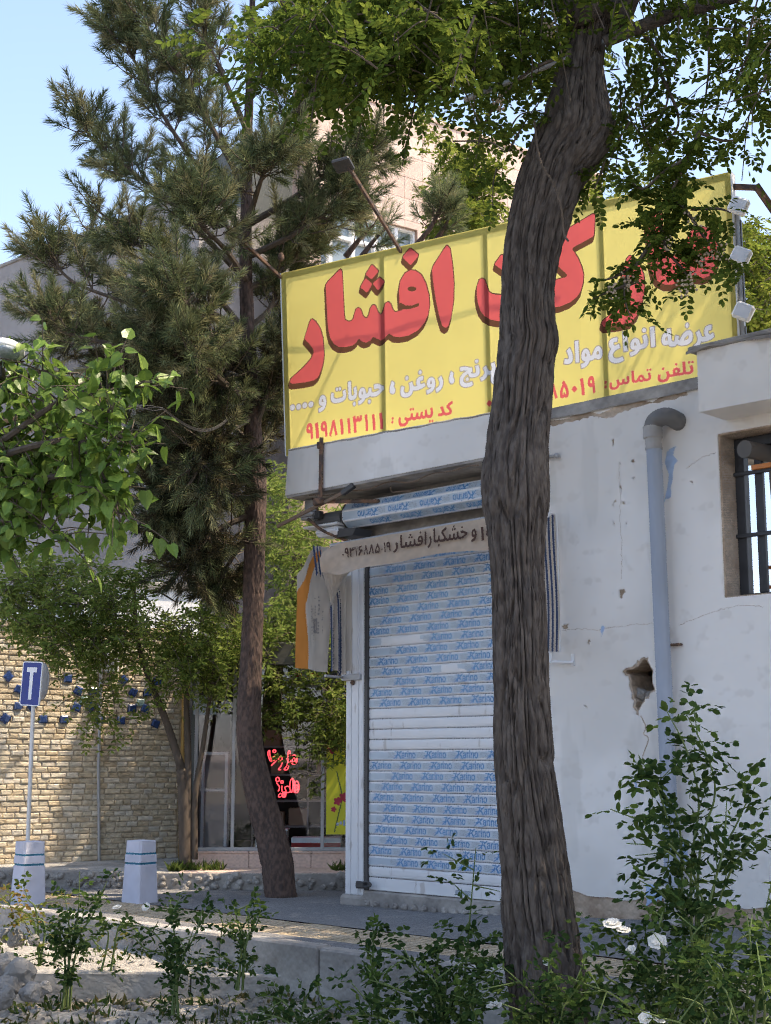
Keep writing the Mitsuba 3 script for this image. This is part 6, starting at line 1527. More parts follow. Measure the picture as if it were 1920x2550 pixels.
# ---------------------------------------------------------------- pine
pine = thing('pine_tree', 'big dark pine with a reddish leaning trunk rising from the pavement left of the shop', 'tree')
PD = 13.3
pe = [(2330, 690, 770), (2230, 662, 738), (2150, 650, 730), (2080, 636, 712), (2000, 616, 690), (1920, 600, 668), (1850, 592, 655), (1780, 590, 650), (1600, 600, 654), (1400, 607, 660), (1200, 610, 664), (1100, 608, 655), (1000, 606, 650), (900, 600, 640), (800, 598, 634), (650, 596, 628), (480, 600, 628), (320, 606, 630), (150, 615, 633), (0, 622, 636), (-160, 628, 638)]
c_, r_ = [], []
for y, a, b in pe:
    c_.append(seen((a + b) / 2, y, PD))
    r_.append((b - a) / 2 / 3614 * PD)
part(pine, 'trunk', trunk_mesh(np.array(c_), np.array(r_), 260, 40, 8, furrow=.010, twist=.1, flute=.02), 'pine_bark', smooth=True)
prng = np.random.default_rng(77)
N_p, N_d, N_l, N_c = [], [], [], []
bm = []
PT = np.array([(.145, .17, .082), (.19, .21, .105), (.10, .128, .062), (.27, .26, .14)])
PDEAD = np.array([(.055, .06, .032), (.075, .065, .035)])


def shoot(p, d, length=.24, n=70, dead=False, nl=.135):
    """a pine shoot: a short stem set round with needles pointing forward"""
    d = unit(d)
    a = unit(np.cross(d, prng.standard_normal(3)))
    b = np.cross(d, a)
    t = prng.uniform(0, 1, n) ** .8
    ang = prng.uniform(0, 2 * np.pi, n)
    spread = prng.uniform(.45, 1.05, n) * (1.15 - .55 * t)
    nd = unit(d[None] * np.cos(spread)[:, None] + (a[None] * np.cos(ang)[:, None] + b[None] * np.sin(ang)[:, None]) * np.sin(spread)[:, None] + np.array([0, 0, -.08]))
    N_p.append(p + d * (t * length)[:, None])
    N_d.append(nd)
    N_l.append(nl * prng.uniform(.7, 1.15, n) * (1.05 - .35 * t))
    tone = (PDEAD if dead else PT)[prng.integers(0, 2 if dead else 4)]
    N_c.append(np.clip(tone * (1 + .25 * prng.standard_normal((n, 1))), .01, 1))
    bm.append(tube([p, p + d * length], [.006, .003], 3, False))


def bough(pts, n, side=.45, dens=1.0, dead=0.0, r0=.035, up=.35):
    path = smooth_path([seen(*q) for q in pts], 8)
    bm.append(tube(path, np.linspace(r0, .008, len(path)), 6, False))
    gd = unit(np.gradient(path, axis=0))
    for k in range(int(n * dens)):
        t = prng.uniform(.18, 1) ** .85
        i = int(t * (len(path) - 1))
        d = unit(gd[i] * .55 + randdir(prng, 1)[0] * .8 + np.array([0, 0, up]))
        L_ = side * prng.uniform(.35, 1.0) * (1.15 - .5 * t)
        e = path[i] + d * L_
        bm.append(tube([path[i], path[i] + d * L_ * .6 - [0, 0, .02], e], [.008, .006, .005], 3, False))
        isd = prng.random() < dead
        shoot(e, d + np.array([0, 0, .25]), prng.uniform(.16, .30), 92, isd)
        for _ in range(2):
            f = prng.uniform(.35, .95)
            shoot(path[i] + d * L_ * f, d * .6 + randdir(prng, 1)[0] * .7 + np.array([0, 0, .2]), prng.uniform(.12, .22), 66, isd)
    shoot(path[-1], gd[-1] + np.array([0, 0, .5]), .3, 80)


B = [
    ([(618, 930, 13.3), (480, 830, 13.0), (330, 760, 12.8), (180, 700, 12.7), (115, 620, 12.7)], 44, .5),
    ([(618, 930, 13.3), (470, 880, 12.7), (300, 860, 12.3), (170, 830, 12.1), (90, 780, 12.0)], 42, .5),
    ([(615, 830, 13.3), (520, 720, 13.0), (420, 660, 12.9), (330, 600, 12.8), (250, 530, 12.8)], 26, .5),
    ([(615, 830, 13.3), (500, 760, 13.8), (400, 690, 14.2), (270, 620, 14.4), (205, 560, 14.5)], 20, .5),
    ([(612, 700, 13.3), (510, 590, 13.1), (420, 500, 13.0), (330, 430, 12.9), (235, 350, 12.9), (205, 300, 12.9)], 46, .45),
    ([(612, 600, 13.3), (540, 480, 13.2), (460, 370, 13.1), (390, 260, 13.0), (320, 120, 13.0), (290, 40, 13.0)], 56, .5),
    ([(615, 480, 13.3), (540, 340, 13.0), (470, 220, 12.9), (400, 120, 12.8), (330, 20, 12.8)], 46, .45),
    ([(617, 330, 13.3), (560, 200, 13.2), (510, 80, 13.1), (500, -40, 13.1)], 36, .45),
    ([(620, 250, 13.3), (680, 120, 13.3), (720, 0, 13.3), (730, -80, 13.3)], 34, .45),
    ([(618, 420, 13.3), (700, 320, 13.1), (770, 240, 13.0), (800, 150, 13.0)], 34, .45),
    ([(617, 560, 13.3), (720, 500, 13.1), (810, 440, 13.0), (900, 400, 13.0), (935, 385, 13.0)], 44, .42),
    ([(616, 640, 13.3), (720, 590, 13.0), (800, 540, 12.9), (870, 490, 12.9)], 40, .42),
    ([(616, 720, 13.3), (690, 680, 13.3), (750, 630, 13.4), (780, 600, 13.5)], 34, .42),
    ([(616, 820, 13.3), (670, 770, 13.4), (690, 710, 13.5), (700, 670, 13.6)], 30, .42),
    ([(616, 700, 13.3), (560, 620, 12.5), (500, 560, 12.1), (480, 500, 12.0)], 40, .5),
    ([(616, 880, 13.3), (540, 800, 12.4), (470, 760, 11.9), (420, 720, 11.8)], 44, .5),
    ([(618, 1000, 13.3), (520, 930, 12.6), (430, 880, 12.2), (380, 830, 12.1)], 40, .5),
    ([(625, 1010, 13.3), (520, 920, 12.3), (480, 890, 11.9), (470, 860, 11.8)], 24, .4),
    ([(616, 560, 13.3), (640, 480, 12.6), (660, 420, 12.3), (680, 380, 12.2)], 34, .5),
]
for pts, n, s in B:
    bough(pts, n, s, 1.12)
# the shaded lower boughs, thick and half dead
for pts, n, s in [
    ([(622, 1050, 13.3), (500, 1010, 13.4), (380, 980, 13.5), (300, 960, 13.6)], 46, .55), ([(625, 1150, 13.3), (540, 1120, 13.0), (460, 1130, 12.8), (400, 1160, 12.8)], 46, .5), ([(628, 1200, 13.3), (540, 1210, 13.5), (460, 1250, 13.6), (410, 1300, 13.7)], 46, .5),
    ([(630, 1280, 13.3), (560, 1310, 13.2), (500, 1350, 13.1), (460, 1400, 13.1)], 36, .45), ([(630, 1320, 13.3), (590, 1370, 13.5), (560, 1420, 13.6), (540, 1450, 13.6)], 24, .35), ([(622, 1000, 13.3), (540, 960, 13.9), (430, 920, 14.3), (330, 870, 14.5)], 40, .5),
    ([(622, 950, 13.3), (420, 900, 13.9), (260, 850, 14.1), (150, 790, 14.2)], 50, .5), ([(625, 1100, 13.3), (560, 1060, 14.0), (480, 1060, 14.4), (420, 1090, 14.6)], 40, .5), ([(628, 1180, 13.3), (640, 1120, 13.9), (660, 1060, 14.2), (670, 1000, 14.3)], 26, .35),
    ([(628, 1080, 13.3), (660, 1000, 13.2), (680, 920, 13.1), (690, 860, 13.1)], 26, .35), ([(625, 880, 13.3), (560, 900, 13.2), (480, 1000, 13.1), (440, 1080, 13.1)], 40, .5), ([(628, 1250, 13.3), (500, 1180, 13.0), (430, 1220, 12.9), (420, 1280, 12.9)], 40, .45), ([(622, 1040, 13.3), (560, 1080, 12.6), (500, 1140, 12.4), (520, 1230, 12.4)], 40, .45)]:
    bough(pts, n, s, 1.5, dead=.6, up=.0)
part(pine, 'bough', cat_(bm), 'twig_bark', kind='stuff')
p, d, l, c = (np.concatenate(x) for x in (N_p, N_d, N_l, N_c))
s = unit(np.cross(d, prng.standard_normal(p.shape)))
w = .0030
nv = np.stack([p - s * w, p + s * w, p + d * l[:, None] * .55 + s * w * .9, p + d * l[:, None] + [0, 0, -.004]], 1).reshape(-1, 3)
k4 = (np.arange(len(p)) * 4)[:, None]
nf = np.concatenate([k4 + [0, 1, 2], k4 + [0, 2, 3]]).reshape(-1, 3)
part(pine, 'needles', trimesh.Trimesh(nv, nf, process=False), 'needle', color=np.repeat(c, 4, axis=0), kind='stuff')
cone_r = np.random.default_rng(3)
for px, py, d_ in [(447, 136, 12.7), (1000, 600, 12.8), (520, 700, 12.0), (690, 620, 12.7)][:1] + [(520, 690, 12.0), (700, 640, 12.6)]:
    m = blob(.03, 4, 2, .25, 4)
    m.apply_scale([1, 1, 1.4])
    m.apply_translation(seen(px, py, d_))
    part(pine, 'cone', m, 'rust', smooth=True)
print('pine needles', len(p), 'locust leaves', n_leaf)

# ---------------------------------------------------------------- broad-leaved tree reaching in at the left
mul = thing('mulberry_tree', 'bright glossy broad-leaved mulberry branch reaching in at the left edge', 'tree')
MD = 9.2
mtr = [np.array([-3.9, 9.3, -.45]), np.array([-3.85, 9.3, 1.2]), np.array([-3.7, 9.25, 2.5]), np.array([-3.6, 9.2, 3.6])]
part(mul, 'trunk', trunk_mesh(np.array(mtr), np.array([.17, .14, .12, .10]), 80, 40, 15, furrow=.012), 'twig_bark', smooth=True)
mb, ML = [], Leaves(HEART, [(.15, .235, .042), (.125, .205, .038), (.18, .26, .052), (.10, .17, .032)], 51)
mr = np.random.default_rng(52)


def mul_branch(pts, n, r0=.03, twl=(.15, .4)):
    path = smooth_path([seen(*q) if len(q) == 3 and q[0] > 60 or q[2] > 5 else np.array(q) for q in pts], 8)
    mb.append(tube(path, np.linspace(r0, .006, len(path)), 6, False))
    for k in range(n):
        t = mr.uniform(.2, 1)
        b = path[int(t * (len(path) - 1))]
        d = unit(randdir(mr, 1)[0] + np.array([.1, -.25, .15]))
        L_ = mr.uniform(*twl)
        mb.append(tube([b, b + d * L_ * .5 + [0, 0, .02], b + d * L_], [.006, .004, .003], 4, False))
        for q in range(5):
            p = b + d * L_ * (q + 1) / 5
            fd = unit(d * .5 + randdir(mr, 1)[0] * .9 + np.array([0, 0, -.55]))
            nn = unit(np.array([.35, -.40, .75]) + mr.normal(0, .5, 3))
            s_ = mr.uniform(.065, .128)
            ML.add(p[None] + fd * .02, fd[None], nn[None], s_, s_ * .78)


for pts, n in [([(-120, 1150, 9.3), (0, 1100, 9.1), (150, 1000, 8.9), (280, 970, 8.8), (335, 965, 8.7)], 32), ([(-120, 1150, 9.3), (-20, 1000, 9.2), (80, 930, 9.1), (190, 930, 9.0)], 34), ([(-120, 1200, 9.3), (20, 1130, 9.0), (180, 1090, 8.8), (280, 1080, 8.7), (335, 1130, 8.6)], 40),
               ([(-120, 1250, 9.3), (0, 1220, 9.1), (120, 1190, 8.9), (220, 1180, 8.8), (300, 1240, 8.7)], 38), ([(-120, 1250, 9.3), (-20, 1290, 9.1), (90, 1310, 9.0), (170, 1350, 8.9)], 34), ([(-120, 1100, 9.3), (60, 1040, 9.5), (190, 1040, 9.6), (290, 1030, 9.6)], 32),
               ([(-120, 1180, 9.3), (60, 1170, 9.6), (180, 1200, 9.7), (270, 1290, 9.7)], 40), ([(200, 1090, 8.8), (270, 1200, 8.7), (300, 1300, 8.6)], 20), ([(-120, 1050, 9.4), (-60, 960, 9.3), (0, 910, 9.2), (60, 900, 9.1)], 22), ([(-120, 1300, 9.4), (-60, 1360, 9.3), (0, 1350, 9.2)], 14), ([(-120, 1150, 9.4), (100, 1120, 9.3), (230, 1150, 9.3)], 40), ([(-120, 1250, 9.5), (40, 1230, 9.5), (150, 1250, 9.4)], 34)]:
    mul_branch(pts, n)
part(mul, 'branch', cat_(mb + [tube([mtr[-2], seen(-120, 1200, 9.3)], [.08, .04], 8), tube([mtr[-2], seen(-120, 1100, 9.35)], [.06, .035], 8)]), 'twig_bark', kind='stuff')
cen = np.concatenate(ML.pos)
order = np.argsort(cen[:, 1])
rel = cen - EYE
sxm = PW / 2 + FOCAL * rel[:, 0] / (rel @ FWD)
pick = [i for i in order if 5 < sxm[i] < 470][:270]
for i in pick:
    m, c = ML.mesh(np.array([i]))
    part(mul, 'leaf', m, 'leaf_glossy', color=c)
m, c = ML.mesh(np.setdiff1d(np.arange(len(cen)), pick))
part(mul, 'foliage', m, 'leaf_glossy', color=c, kind='stuff')


# ---------------------------------------------------------------- other trees: stems and small leaves
def leafy(name, label, stems, blobs, tones, leafl, leafw, seed, group=None, twigs=True, comp=True, matl='leaf', bark='twig_bark', droop=.3):
    t = thing(name, label, 'tree', group)
    rng = np.random.default_rng(seed)
    for pts, r in stems:
        path = smooth_path(pts, 6)
        part(t, 'trunk', tube(path, np.linspace(r[0], r[1], len(path)), 10), bark, smooth=True)
    L = Leaves(LEAF4, tones, seed)
    tw = []
    for px, py, rx, ry, depth, dd, n in blobs:
        for _ in range(int(n * 1.35)):
            r = math.sqrt(rng.random())
            a = rng.uniform(0, 2 * math.pi)
            p = seen(px + rx * r * math.cos(a), py + ry * r * math.sin(a), depth + rng.normal(0, dd))
            d = unit(randdir(rng, 1)[0] + np.array([0, 0, -.15]))
            ln = rng.uniform(.15, .40)
            tw.append(tube([p, p + d * ln * .5 + [0, 0, .02], p + d * ln - [0, 0, .05]], [.005, .004, .002], 3, False))
            for q in range(5):
                b = p + d * ln * (q + .7) / 5
                dd_ = unit(d * .4 + randdir(rng, 1)[0])
                if comp:
                    compound(L, b, dd_, rng.uniform(.10, .17), 3, leafl, leafw, rng, droop=droop)
                else:
                    k = 3
                    L.add(b + rng.normal(0, .02, (k, 3)), randdir(rng, k) + np.array([0, 0, -.4]), randdir(rng, k) + np.array([0, 0, .8]), leafl * rng.uniform(.7, 1.2, k), leafw)
    part(t, 'twig', cat_(tw), bark, kind='stuff')
    m, c = L.mesh()
    part(t, 'crown', m, matl, color=c, kind='stuff')
    return len(np.concatenate(L.pos))


AT = [(.18, .245, .055), (.22, .28, .065), (.15, .21, .048), (.26, .30, .085)]
SD = 14.35
n1 = leafy('wall_tree', 'small tree with thin leaning stems at the right end of the yellow brick wall', [
    ([seen(462, 2160, SD), seen(458, 1990, SD), seen(452, 1915, SD)], (.065, .055)), ([seen(452, 1915, SD), seen(415, 1800, SD - .05), seen(368, 1680, SD - .1), seen(340, 1580, SD - .15), seen(333, 1450, SD - .2)], (.045, .018)),
    ([seen(466, 2150, SD), seen(468, 1900, SD), seen(464, 1720, SD), seen(470, 1560, SD)], (.045, .018)), ([seen(484, 2140, SD), seen(486, 1980, SD), seen(505, 1860, SD), seen(522, 1740, SD), seen(540, 1600, SD)], (.035, .014)),
    ([seen(333, 1500, SD - .2), seen(380, 1470, SD), seen(440, 1500, SD)], (.014, .008)), ([seen(340, 1580, SD - .15), seen(250, 1520, SD - .3), seen(150, 1500, SD - .4)], (.014, .008))],
    [(90, 1500, 110, 70, 14.1, .25, 50), (230, 1530, 100, 80, 14.0, .3, 60), (130, 1580, 90, 50, 13.9, .2, 30), (250, 1620, 70, 50, 14.0, .2, 28), (350, 1590, 60, 60, 14.0, .25, 22), (480, 1580, 80, 60, 14.1, .3, 48), (570, 1600, 70, 70, 14.3, .3, 40), (430, 1670, 60, 40, 14.1, .25, 16), (540, 1680, 60, 40, 14.2, .25, 18), (240, 1740, 40, 50, 14.1, .15, 10), (290, 1780, 26, 30, 14.1, .12, 5), (330, 1440, 70, 40, 14.1, .2, 18), (120, 1430, 90, 40, 14.4, .2, 26), (220, 1450, 60, 40, 14.3, .2, 16), (40, 1440, 60, 50, 14.3, .2, 18)], AT, .070, .030, 61)
n2 = leafy('street_tree', 'bright green small-leaved tree overhanging the glass-fronted shop behind the pine', [
    ([np.array([.15, 16.9, .1]), np.array([.1, 16.7, 1.6]), seen(760, 1560, 16.0), seen(740, 1380, 15.6)], (.10, .05)), ([seen(760, 1560, 16.0), seen(700, 1650, 15.2), seen(690, 1720, 14.6)], (.03, .012)), ([seen(760, 1560, 16.0), seen(800, 1650, 14.9), seen(820, 1780, 14.5)], (.03, .012))],
    [(640, 1560, 60, 60, 15.0, .4, 34), (700, 1330, 60, 70, 15.8, .5, 44), (780, 1450, 90, 110, 15.6, .5, 90), (720, 1600, 90, 80, 15.2, .4, 60), (830, 1560, 60, 90, 15.0, .4, 50), (690, 1730, 60, 50, 14.7, .25, 30), (790, 1740, 70, 70, 14.6, .25, 46), (840, 1820, 40, 60, 14.5, .2, 20), (800, 1870, 30, 30, 14.4, .15, 8), (690, 1210, 40, 60, 16.2, .4, 24), (770, 1310, 60, 60, 16.2, .4, 30)], AT, .072, .031, 62)
BT = [(.15, .19, .03), (.18, .215, .035), (.12, .165, .03), (.20, .22, .045)]
n3 = leafy('roof_tree', 'sunny yellow-green tree behind the middle of the yellow sign, before the pink building', [
    ([np.array([1.6, 17.5, -.3]), np.array([1.5, 17.4, 4.0]), seen(1180, 520, 17.2), seen(1170, 380, 17.2)], (.13, .04))],
    [(1170, 530, 70, 40, 17.0, .5, 50), (1150, 450, 55, 50, 17.2, .5, 34), (1120, 380, 40, 30, 17.4, .4, 8), (1210, 440, 50, 80, 17.0, .4, 26), (1210, 560, 50, 30, 17.0, .4, 16), (1090, 570, 40, 25, 17.2, .3, 10), (1080, 310, 50, 25, 17.4, .3, 6), (1450, 470, 60, 50, 17.5, .5, 16), (1560, 470, 60, 60, 17.5, .5, 14)], BT, .085, .042, 63)
n4 = leafy('garden_tree', 'sunny yellow-green tree behind the floodlights at the right edge', [
    ([np.array([4.9, 17.0, -.3]), np.array([4.8, 17.0, 3.0]), seen(1900, 800, 17.0), seen(1900, 640, 17.0)], (.13, .04))],
    [(1880, 650, 50, 70, 17.0, .4, 46), (1900, 750, 60, 80, 17.0, .5, 60), (1870, 810, 50, 50, 17.0, .4, 34), (1960, 700, 60, 120, 17.3, .5, 50), (1860, 580, 20, 30, 17.0, .3, 8)], BT, .085, .042, 64)
print('small leaves', n1, n2, n3, n4)
# small pine top above the sign
pv_, pf_ = [], []
sp2 = thing('young_pine', 'small pine top with pale needles peeping over the yellow sign before the pink building', 'tree')
N_p, N_d, N_l, N_c, bm = [], [], [], [], []
bough([(1010, 640, 15.5), (1070, 570, 15.3), (1095, 520, 15.2), (1105, 490, 15.2)], 16, .35)
bough([(1070, 620, 15.5), (1110, 560, 15.3), (1120, 530, 15.2)], 10, .3)
bough([(900, 640, 15.4), (930, 600, 15.3), (960, 570, 15.2)], 6, .3)
bough([(860, 640, 14.4), (900, 590, 14.3), (930, 560, 14.2)], 6, .3)
part(sp2, 'bough', cat_(bm + [tube([np.array([.3, 15.6, -.4]), seen(1010, 640, 15.5)], [.09, .03], 8)]), 'pine_bark')
p, d, l, c = (np.concatenate(x) for x in (N_p, N_d, N_l, N_c))
s = unit(np.cross(d, prng.standard_normal(p.shape)))
w = .0022
nv = np.stack([p - s * w, p + s * w, p + d * l[:, None] * .55 + s * w * .9, p + d * l[:, None] + [0, 0, -.004]], 1).reshape(-1, 3)
k4 = (np.arange(len(p)) * 4)[:, None]
part(sp2, 'needles', trimesh.Trimesh(nv, np.concatenate([k4 + [0, 1, 2], k4 + [0, 2, 3]]).reshape(-1, 3), process=False), 'needle', color=np.repeat(c * 1.25, 4, axis=0), kind='stuff')

# ---------------------------------------------------------------- rose bushes
RT = [(.045, .085, .028), (.06, .10, .03), (.035, .07, .024), (.075, .12, .035)]
RT2 = [(.09, .15, .035), (.11, .16, .04), (.08, .13, .03)]


def rose(label, base, canes, seed, flowers=(), leaf=.05, dens=15, group=None, tones=RT, tipped=True):
    t = thing('rose_bush', label, 'bush', group)
    rng = np.random.default_rng(seed)
    L, Y = Leaves(LEAF6, tones, seed), Leaves(LEAF6, RT2, seed + 1)
    cm = []
    for pts in canes:
        path = smooth_path([base + rng.normal(0, .03, 3) * [1, 1, 0]] + [seen(*q) for q in pts], 8)
        n = len(path)
        cm.append(tube(path, np.linspace(.009, .0025, n), 5, False))
        g = unit(np.gradient(path, axis=0))
        total = np.linalg.norm(np.diff(path, axis=0), axis=1).sum()
        m = max(4, int(total * dens))
        for k in range(m):
            tt = .12 + .88 * (k + rng.random()) / m
            i = min(int(tt * (n - 1)), n - 1)
            d = unit(g[i] * .35 + randdir(rng, 1)[0] * 1.0 + np.array([0, 0, .05]))
            compound(Y if (tipped and tt > .86) else L, path[i], d, rng.uniform(.07, .12) * leaf / .05, 2, leaf * rng.uniform(.75, 1.1), leaf * .62, rng, droop=.2, start=.4)
            if rng.random() < .25:
                q = path[i] + d * rng.uniform(.08, .2)
                cm.append(tube([path[i], q], [.004, .002], 4, False))
                for _ in range(3):
                    compound(L, q + rng.normal(0, .02, 3), unit(d + randdir(rng, 1)[0]), .09 * leaf / .05, 2, leaf * rng.uniform(.7, 1), leaf * .6, rng, droop=.2, start=.4)
    part(t, 'cane', cat_(cm), 'green_stem', kind='stuff')
    m, c = L.mesh()
    part(t, 'foliage', m, 'leaf', color=c, kind='stuff')
    if Y.pos:
        m, c = Y.mesh()
        part(t, 'young_leaves', m, 'leaf', color=c, kind='stuff')
    for px, py, dp_, r in flowers:
        o = seen(px, py, dp_)
        ms = []
        for ringn, (k, rr, tilt) in enumerate(((6, 1.0, .25), (6, .8, .65), (5, .55, 1.05), (3, .3, 1.35))):
            for q in range(k):
                a = q * 2 * math.pi / k + ringn * .5 + rng.normal(0, .15)
                gm = grid(lambda u, v: np.stack([(u * 1.0) * rr * r, (v - .5) * 1.15 * rr * r * np.sin(np.clip(u * 1.15 + .15, 0, 1) * math.pi * .62), .22 * r * np.sin(u * 2.6) + .18 * r * np.abs(v - .5) + .06 * r * np.sin(v * 9 + q)], -1), 5, 4)
                M = trimesh.transformations.rotation_matrix(-tilt, (0, 1, 0))
                gm.apply_transform(M)
                gm.apply_transform(trimesh.transformations.rotation_matrix(a, (0, 0, 1)))
                ms.append(gm)
        fm_ = cat_(ms)
        fm_.apply_transform(trimesh.transformations.rotation_matrix(rng.uniform(.3, 1.0), unit(np.array([1, rng.normal(0, .4), 0]))))
        fm_.apply_translation(o)
        part(t, 'blossom', fm_, 'petal', smooth=True)
    return t


def pb_(px, py, d, z=-.3):
    p = seen(px, py, d)
    return np.array([p[0], p[1], z])


rose('tall rose bush with long leafy shoots in front of the grey drain pipe', pb_(1720, 2500, 7.4), [
    [(1690, 2200, 7.4), (1650, 2000, 7.3), (1590, 1880, 7.3), (1510, 2010, 7.2)][:3], [(1700, 2250, 7.4), (1690, 2050, 7.35), (1640, 1960, 7.3), (1595, 1915, 7.25)], [(1720, 2200, 7.4), (1740, 2000, 7.4), (1710, 1870, 7.35), (1660, 1770, 7.3)],
    [(1740, 2150, 7.4), (1780, 1980, 7.4), (1760, 1880, 7.4), (1710, 1780, 7.4)], [(1740, 2250, 7.3), (1690, 2130, 7.2), (1600, 2050, 7.15), (1520, 2015, 7.1)], [(1760, 2300, 7.3), (1700, 2160, 7.2), (1640, 2110, 7.15), (1560, 2100, 7.1)],
    [(1780, 2200, 7.5), (1840, 2040, 7.5), (1880, 1960, 7.5), (1910, 2050, 7.5)][:3], [(1790, 2250, 7.3), (1850, 2120, 7.3), (1890, 2080, 7.3)], [(1760, 2280, 7.2), (1800, 2120, 7.2), (1810, 1990, 7.2)], [(1720, 2320, 7.2), (1650, 2230, 7.1), (1590, 2190, 7.1)]], 81, dens=13, leaf=.062)
rose('bushy rose with open white blossoms at the right of the locust trunk', pb_(1640, 2620, 7.2), [
    [(1600, 2450, 7.1), (1540, 2340, 7.0), (1490, 2290, 7.0)], [(1620, 2450, 7.1), (1580, 2330, 7.0), (1530, 2300, 7.0)], [(1650, 2420, 7.1), (1640, 2320, 7.0), (1650, 2270, 7.0)], [(1680, 2440, 7.0), (1720, 2340, 6.9), (1760, 2290, 6.9)],
    [(1600, 2500, 7.0), (1520, 2440, 6.9), (1470, 2400, 6.9)], [(1700, 2480, 6.9), (1780, 2400, 6.8), (1850, 2330, 6.8)], [(1640, 2480, 6.9), (1600, 2400, 6.8), (1560, 2370, 6.8)], [(1680, 2500, 6.8), (1690, 2420, 6.7), (1700, 2370, 6.7)], [(1590, 2540, 6.8), (1530, 2480, 6.7), (1480, 2460, 6.7)], [(1720, 2520, 6.8), (1800, 2460, 6.7), (1880, 2420, 6.7)]], 82,
    flowers=[(1525, 2308, 6.9, .045), (1552, 2322, 6.88, .036), (1637, 2350, 6.8, .045), (1573, 2368, 6.85, .026), (1362, 2398, 7.0, .02)], dens=20)
rose('dense dark rose thicket filling the near right corner', pb_(1860, 2700, 6.6), [
    [(1830, 2520, 6.6), (1800, 2420, 6.5), (1760, 2380, 6.5)], [(1860, 2500, 6.6), (1870, 2380, 6.5), (1860, 2280, 6.5)], [(1880, 2520, 6.5), (1920, 2420, 6.4), (1940, 2330, 6.4)], [(1800, 2560, 6.5), (1740, 2500, 6.4), (1680, 2480, 6.4)], [(1780, 2600, 6.4), (1700, 2550, 6.3), (1620, 2530, 6.3)], [(1900, 2560, 6.4), (1900, 2460, 6.3), (1890, 2390, 6.3)], [(1840, 2580, 6.3), (1820, 2500, 6.2), (1800, 2450, 6.2)], [(1860, 2480, 6.7), (1900, 2300, 6.7), (1925, 2180, 6.7)]], 83, flowers=[(1608, 2538, 6.3, .03), (1640, 2545, 6.3, .028)], dens=24)
rose('slender upright rose shoot in front of the roller shutter', pb_(1158, 2520, 8.0), [[(1160, 2400, 8.0), (1172, 2260, 8.0), (1185, 2110, 8.0)]], 84, dens=20, leaf=.055)
rose('low dark rose thicket left of the locust trunk foot', pb_(1090, 2620, 7.8), [
    [(1080, 2470, 7.8), (1040, 2410, 7.7), (1000, 2380, 7.7)], [(1090, 2460, 7.8), (1090, 2390, 7.7), (1100, 2350, 7.7)], [(1110, 2460, 7.8), (1150, 2400, 7.7), (1190, 2360, 7.7)], [(1060, 2500, 7.7), (980, 2460, 7.6), (920, 2440, 7.6)], [(1130, 2480, 7.7), (1200, 2440, 7.6), (1240, 2410, 7.6)], [(1050, 2530, 7.6), (960, 2510, 7.5), (890, 2500, 7.5)], [(1100, 2520, 7.6), (1090, 2460, 7.5), (1070, 2430, 7.5)], [(1150, 2530, 7.5), (1200, 2480, 7.4), (1230, 2460, 7.4)], [(1000, 2560, 7.5), (930, 2530, 7.4), (860, 2530, 7.4)], [(1180, 2560, 7.4), (1170, 2500, 7.3), (1150, 2470, 7.3)]], 85, flowers=[(1232, 2510, 7.3, .042)], dens=30)
rose('low leafy rose at the bottom edge left of the dark thicket', pb_(740, 2650, 7.9), [[(740, 2540, 7.9), (700, 2490, 7.9), (660, 2480, 7.9)], [(750, 2530, 7.9), (770, 2470, 7.9), (800, 2450, 7.9)], [(760, 2550, 7.9), (820, 2510, 7.8), (850, 2490, 7.8)], [(730, 2560, 7.8), (680, 2530, 7.8), (620, 2530, 7.8)]], 93, dens=26)
rose('rose shoots in front of the locust trunk foot', pb_(1380, 2700, 7.0), [[(1370, 2540, 7.0), (1330, 2480, 6.95), (1290, 2440, 6.95)], [(1390, 2540, 7.0), (1370, 2450, 6.95), (1365, 2400, 6.95)], [(1420, 2560, 6.95), (1440, 2490, 6.9), (1480, 2430, 6.9)], [(1350, 2560, 6.95), (1300, 2520, 6.9), (1250, 2500, 6.9)], [(1440, 2580, 6.9), (1500, 2530, 6.8), (1560, 2500, 6.8)], [(1400, 2580, 6.9), (1400, 2520, 6.8), (1420, 2480, 6.8)]], 86, dens=30)
rose('dark rose bush with a pale orange bud between the two bollards', pb_(165, 2440, 9.6, -.37), [[(170, 2370, 9.6), (150, 2320, 9.55), (110, 2330, 9.5)], [(180, 2350, 9.6), (195, 2270, 9.6), (198, 2170, 9.6)], [(180, 2360, 9.6), (230, 2280, 9.55), (255, 2215, 9.5)], [(175, 2370, 9.6), (170, 2290, 9.5), (160, 2220, 9.5)], [(190, 2370, 9.6), (240, 2330, 9.5), (270, 2290, 9.5)], [(160, 2380, 9.6), (120, 2380, 9.5), (100, 2370, 9.5)]], 87, flowers=[(292, 2263, 9.3, .03)], dens=20, leaf=.05)
rose('rose bush below the right bollard with scattered leaves', pb_(440, 2470, 9.0, -.3), [[(430, 2400, 9.0), (360, 2360, 8.95), (330, 2330, 8.9)], [(440, 2390, 9.0), (430, 2300, 9.0), (420, 2250, 9.0)], [(450, 2400, 9.0), (480, 2340, 8.95), (500, 2290, 8.9)], [(440, 2420, 9.0), (380, 2320, 9.0), (300, 2300, 9.0)], [(450, 2420, 8.9), (520, 2390, 8.8), (560, 2380, 8.8)], [(440, 2430, 8.9), (460, 2370, 8.8), (440, 2330, 8.8)]], 88, flowers=[(365, 2260, 9.0, .028)], dens=22, leaf=.05)
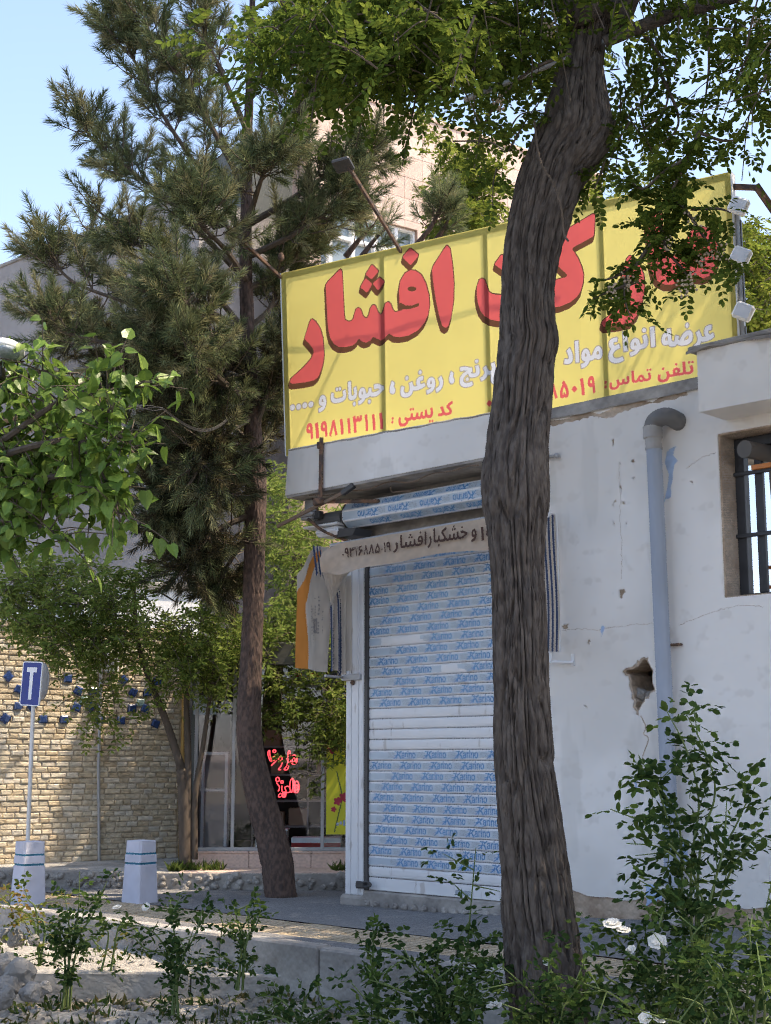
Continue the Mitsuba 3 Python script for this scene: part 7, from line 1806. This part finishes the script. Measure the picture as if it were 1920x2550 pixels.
rose('small rose bush on the bed in front of the pine foot', pb_(600, 2420, 9.6, -.25), [[(600, 2350, 9.6), (590, 2290, 9.6), (580, 2250, 9.6)], [(610, 2350, 9.6), (640, 2300, 9.6), (650, 2260, 9.6)], [(600, 2360, 9.6), (560, 2310, 9.6), (545, 2270, 9.6)], [(610, 2370, 9.5), (620, 2320, 9.5), (612, 2280, 9.5)]], 89, dens=22, leaf=.05)
rose('single upright rose sprig left of the slender shoot', pb_(930, 2470, 8.8, -.3), [[(930, 2400, 8.8), (930, 2340, 8.8), (928, 2300, 8.8)], [(930, 2420, 8.8), (915, 2370, 8.8), (905, 2365, 8.8)]], 90, dens=26, leaf=.05)
rose('yellowing rose seedling with an orange top in front of the left bollard', pb_(100, 2330, 10.4, -.2), [[(90, 2270, 10.4), (70, 2240, 10.4), (60, 2205, 10.4)], [(80, 2290, 10.4), (30, 2260, 10.4), (20, 2245, 10.4)], [(110, 2300, 10.4), (60, 2290, 10.4), (30, 2310, 10.4)]], 91, dens=18, leaf=.05, tones=[(.20, .20, .05), (.28, .19, .06), (.15, .18, .04)])
rose('thin yellowish rose shoots beside the dark bush on the bed', pb_(280, 2380, 10.0, -.22), [[(270, 2330, 10.0), (250, 2300, 10.0)], [(290, 2330, 10.0), (300, 2300, 10.0), (310, 2295, 10.0)]], 92, dens=20, leaf=.045, tones=[(.20, .19, .05), (.15, .17, .04)])
wd_rng = np.random.default_rng(55)
gm_v, gm_f, gm_c = [], [], []
GL = Leaves(LEAF4, [(.07, .11, .03), (.10, .13, .04), (.055, .085, .028), (.17, .15, .06)], 56)
for _ in range(1000):
    x, z = wd_rng.uniform(-4, 4.5), wd_rng.uniform(2.3, 4.5)
    p0 = WALL.p(x, 0, z)
    bed = p0[1] > y_wall(p0[0])
    if bed and wd_rng.random() < .75:
        continue
    p0[2] = float((bed_h(p0[:1], p0[1:2]) if bed else channel_h(np.array([x]), np.array([z])))[0])
    k = 6
    GL.add(p0 + wd_rng.normal(0, .03, (k, 3)) * [1, 1, .2], randdir(wd_rng, k) + np.array([0, 0, .7]), randdir(wd_rng, k), wd_rng.uniform(.03, .09, k), wd_rng.uniform(.01, .03, k))
m, c = GL.mesh()
k = numbered('weeds')
scene[k] = ply(m, 'm_leaf', color=c)
labels[k] = {'label': 'low weeds and fallen leaves on the earth of the bed and channel', 'category': 'weeds', 'kind': 'stuff'}
fw = Leaves(LEAF4, [(.09, .14, .035), (.13, .17, .05)], 57)
for px, py in [(430, 2150), (455, 2158), (480, 2150), (505, 2152), (530, 2156), (440, 2162), (850, 2150)]:
    for _ in range(7):
        p0 = seen(px, py, 14.3) + wd_rng.normal(0, .04, 3) * [1, 1, .1]
        p0[2] = .15
        k = 5
        fw.add(np.repeat(p0[None], k, 0), randdir(wd_rng, k) * .6 + np.array([0, 0, .8]), randdir(wd_rng, k), wd_rng.uniform(.06, .14, k), wd_rng.uniform(.015, .03, k))
m, c = fw.mesh()
k = numbered('footway_weeds')
scene[k] = ply(m, 'm_leaf', color=c)
labels[k] = {'label': 'tuft of weeds round the foot of the small wall tree', 'category': 'weeds', 'kind': 'stuff'}
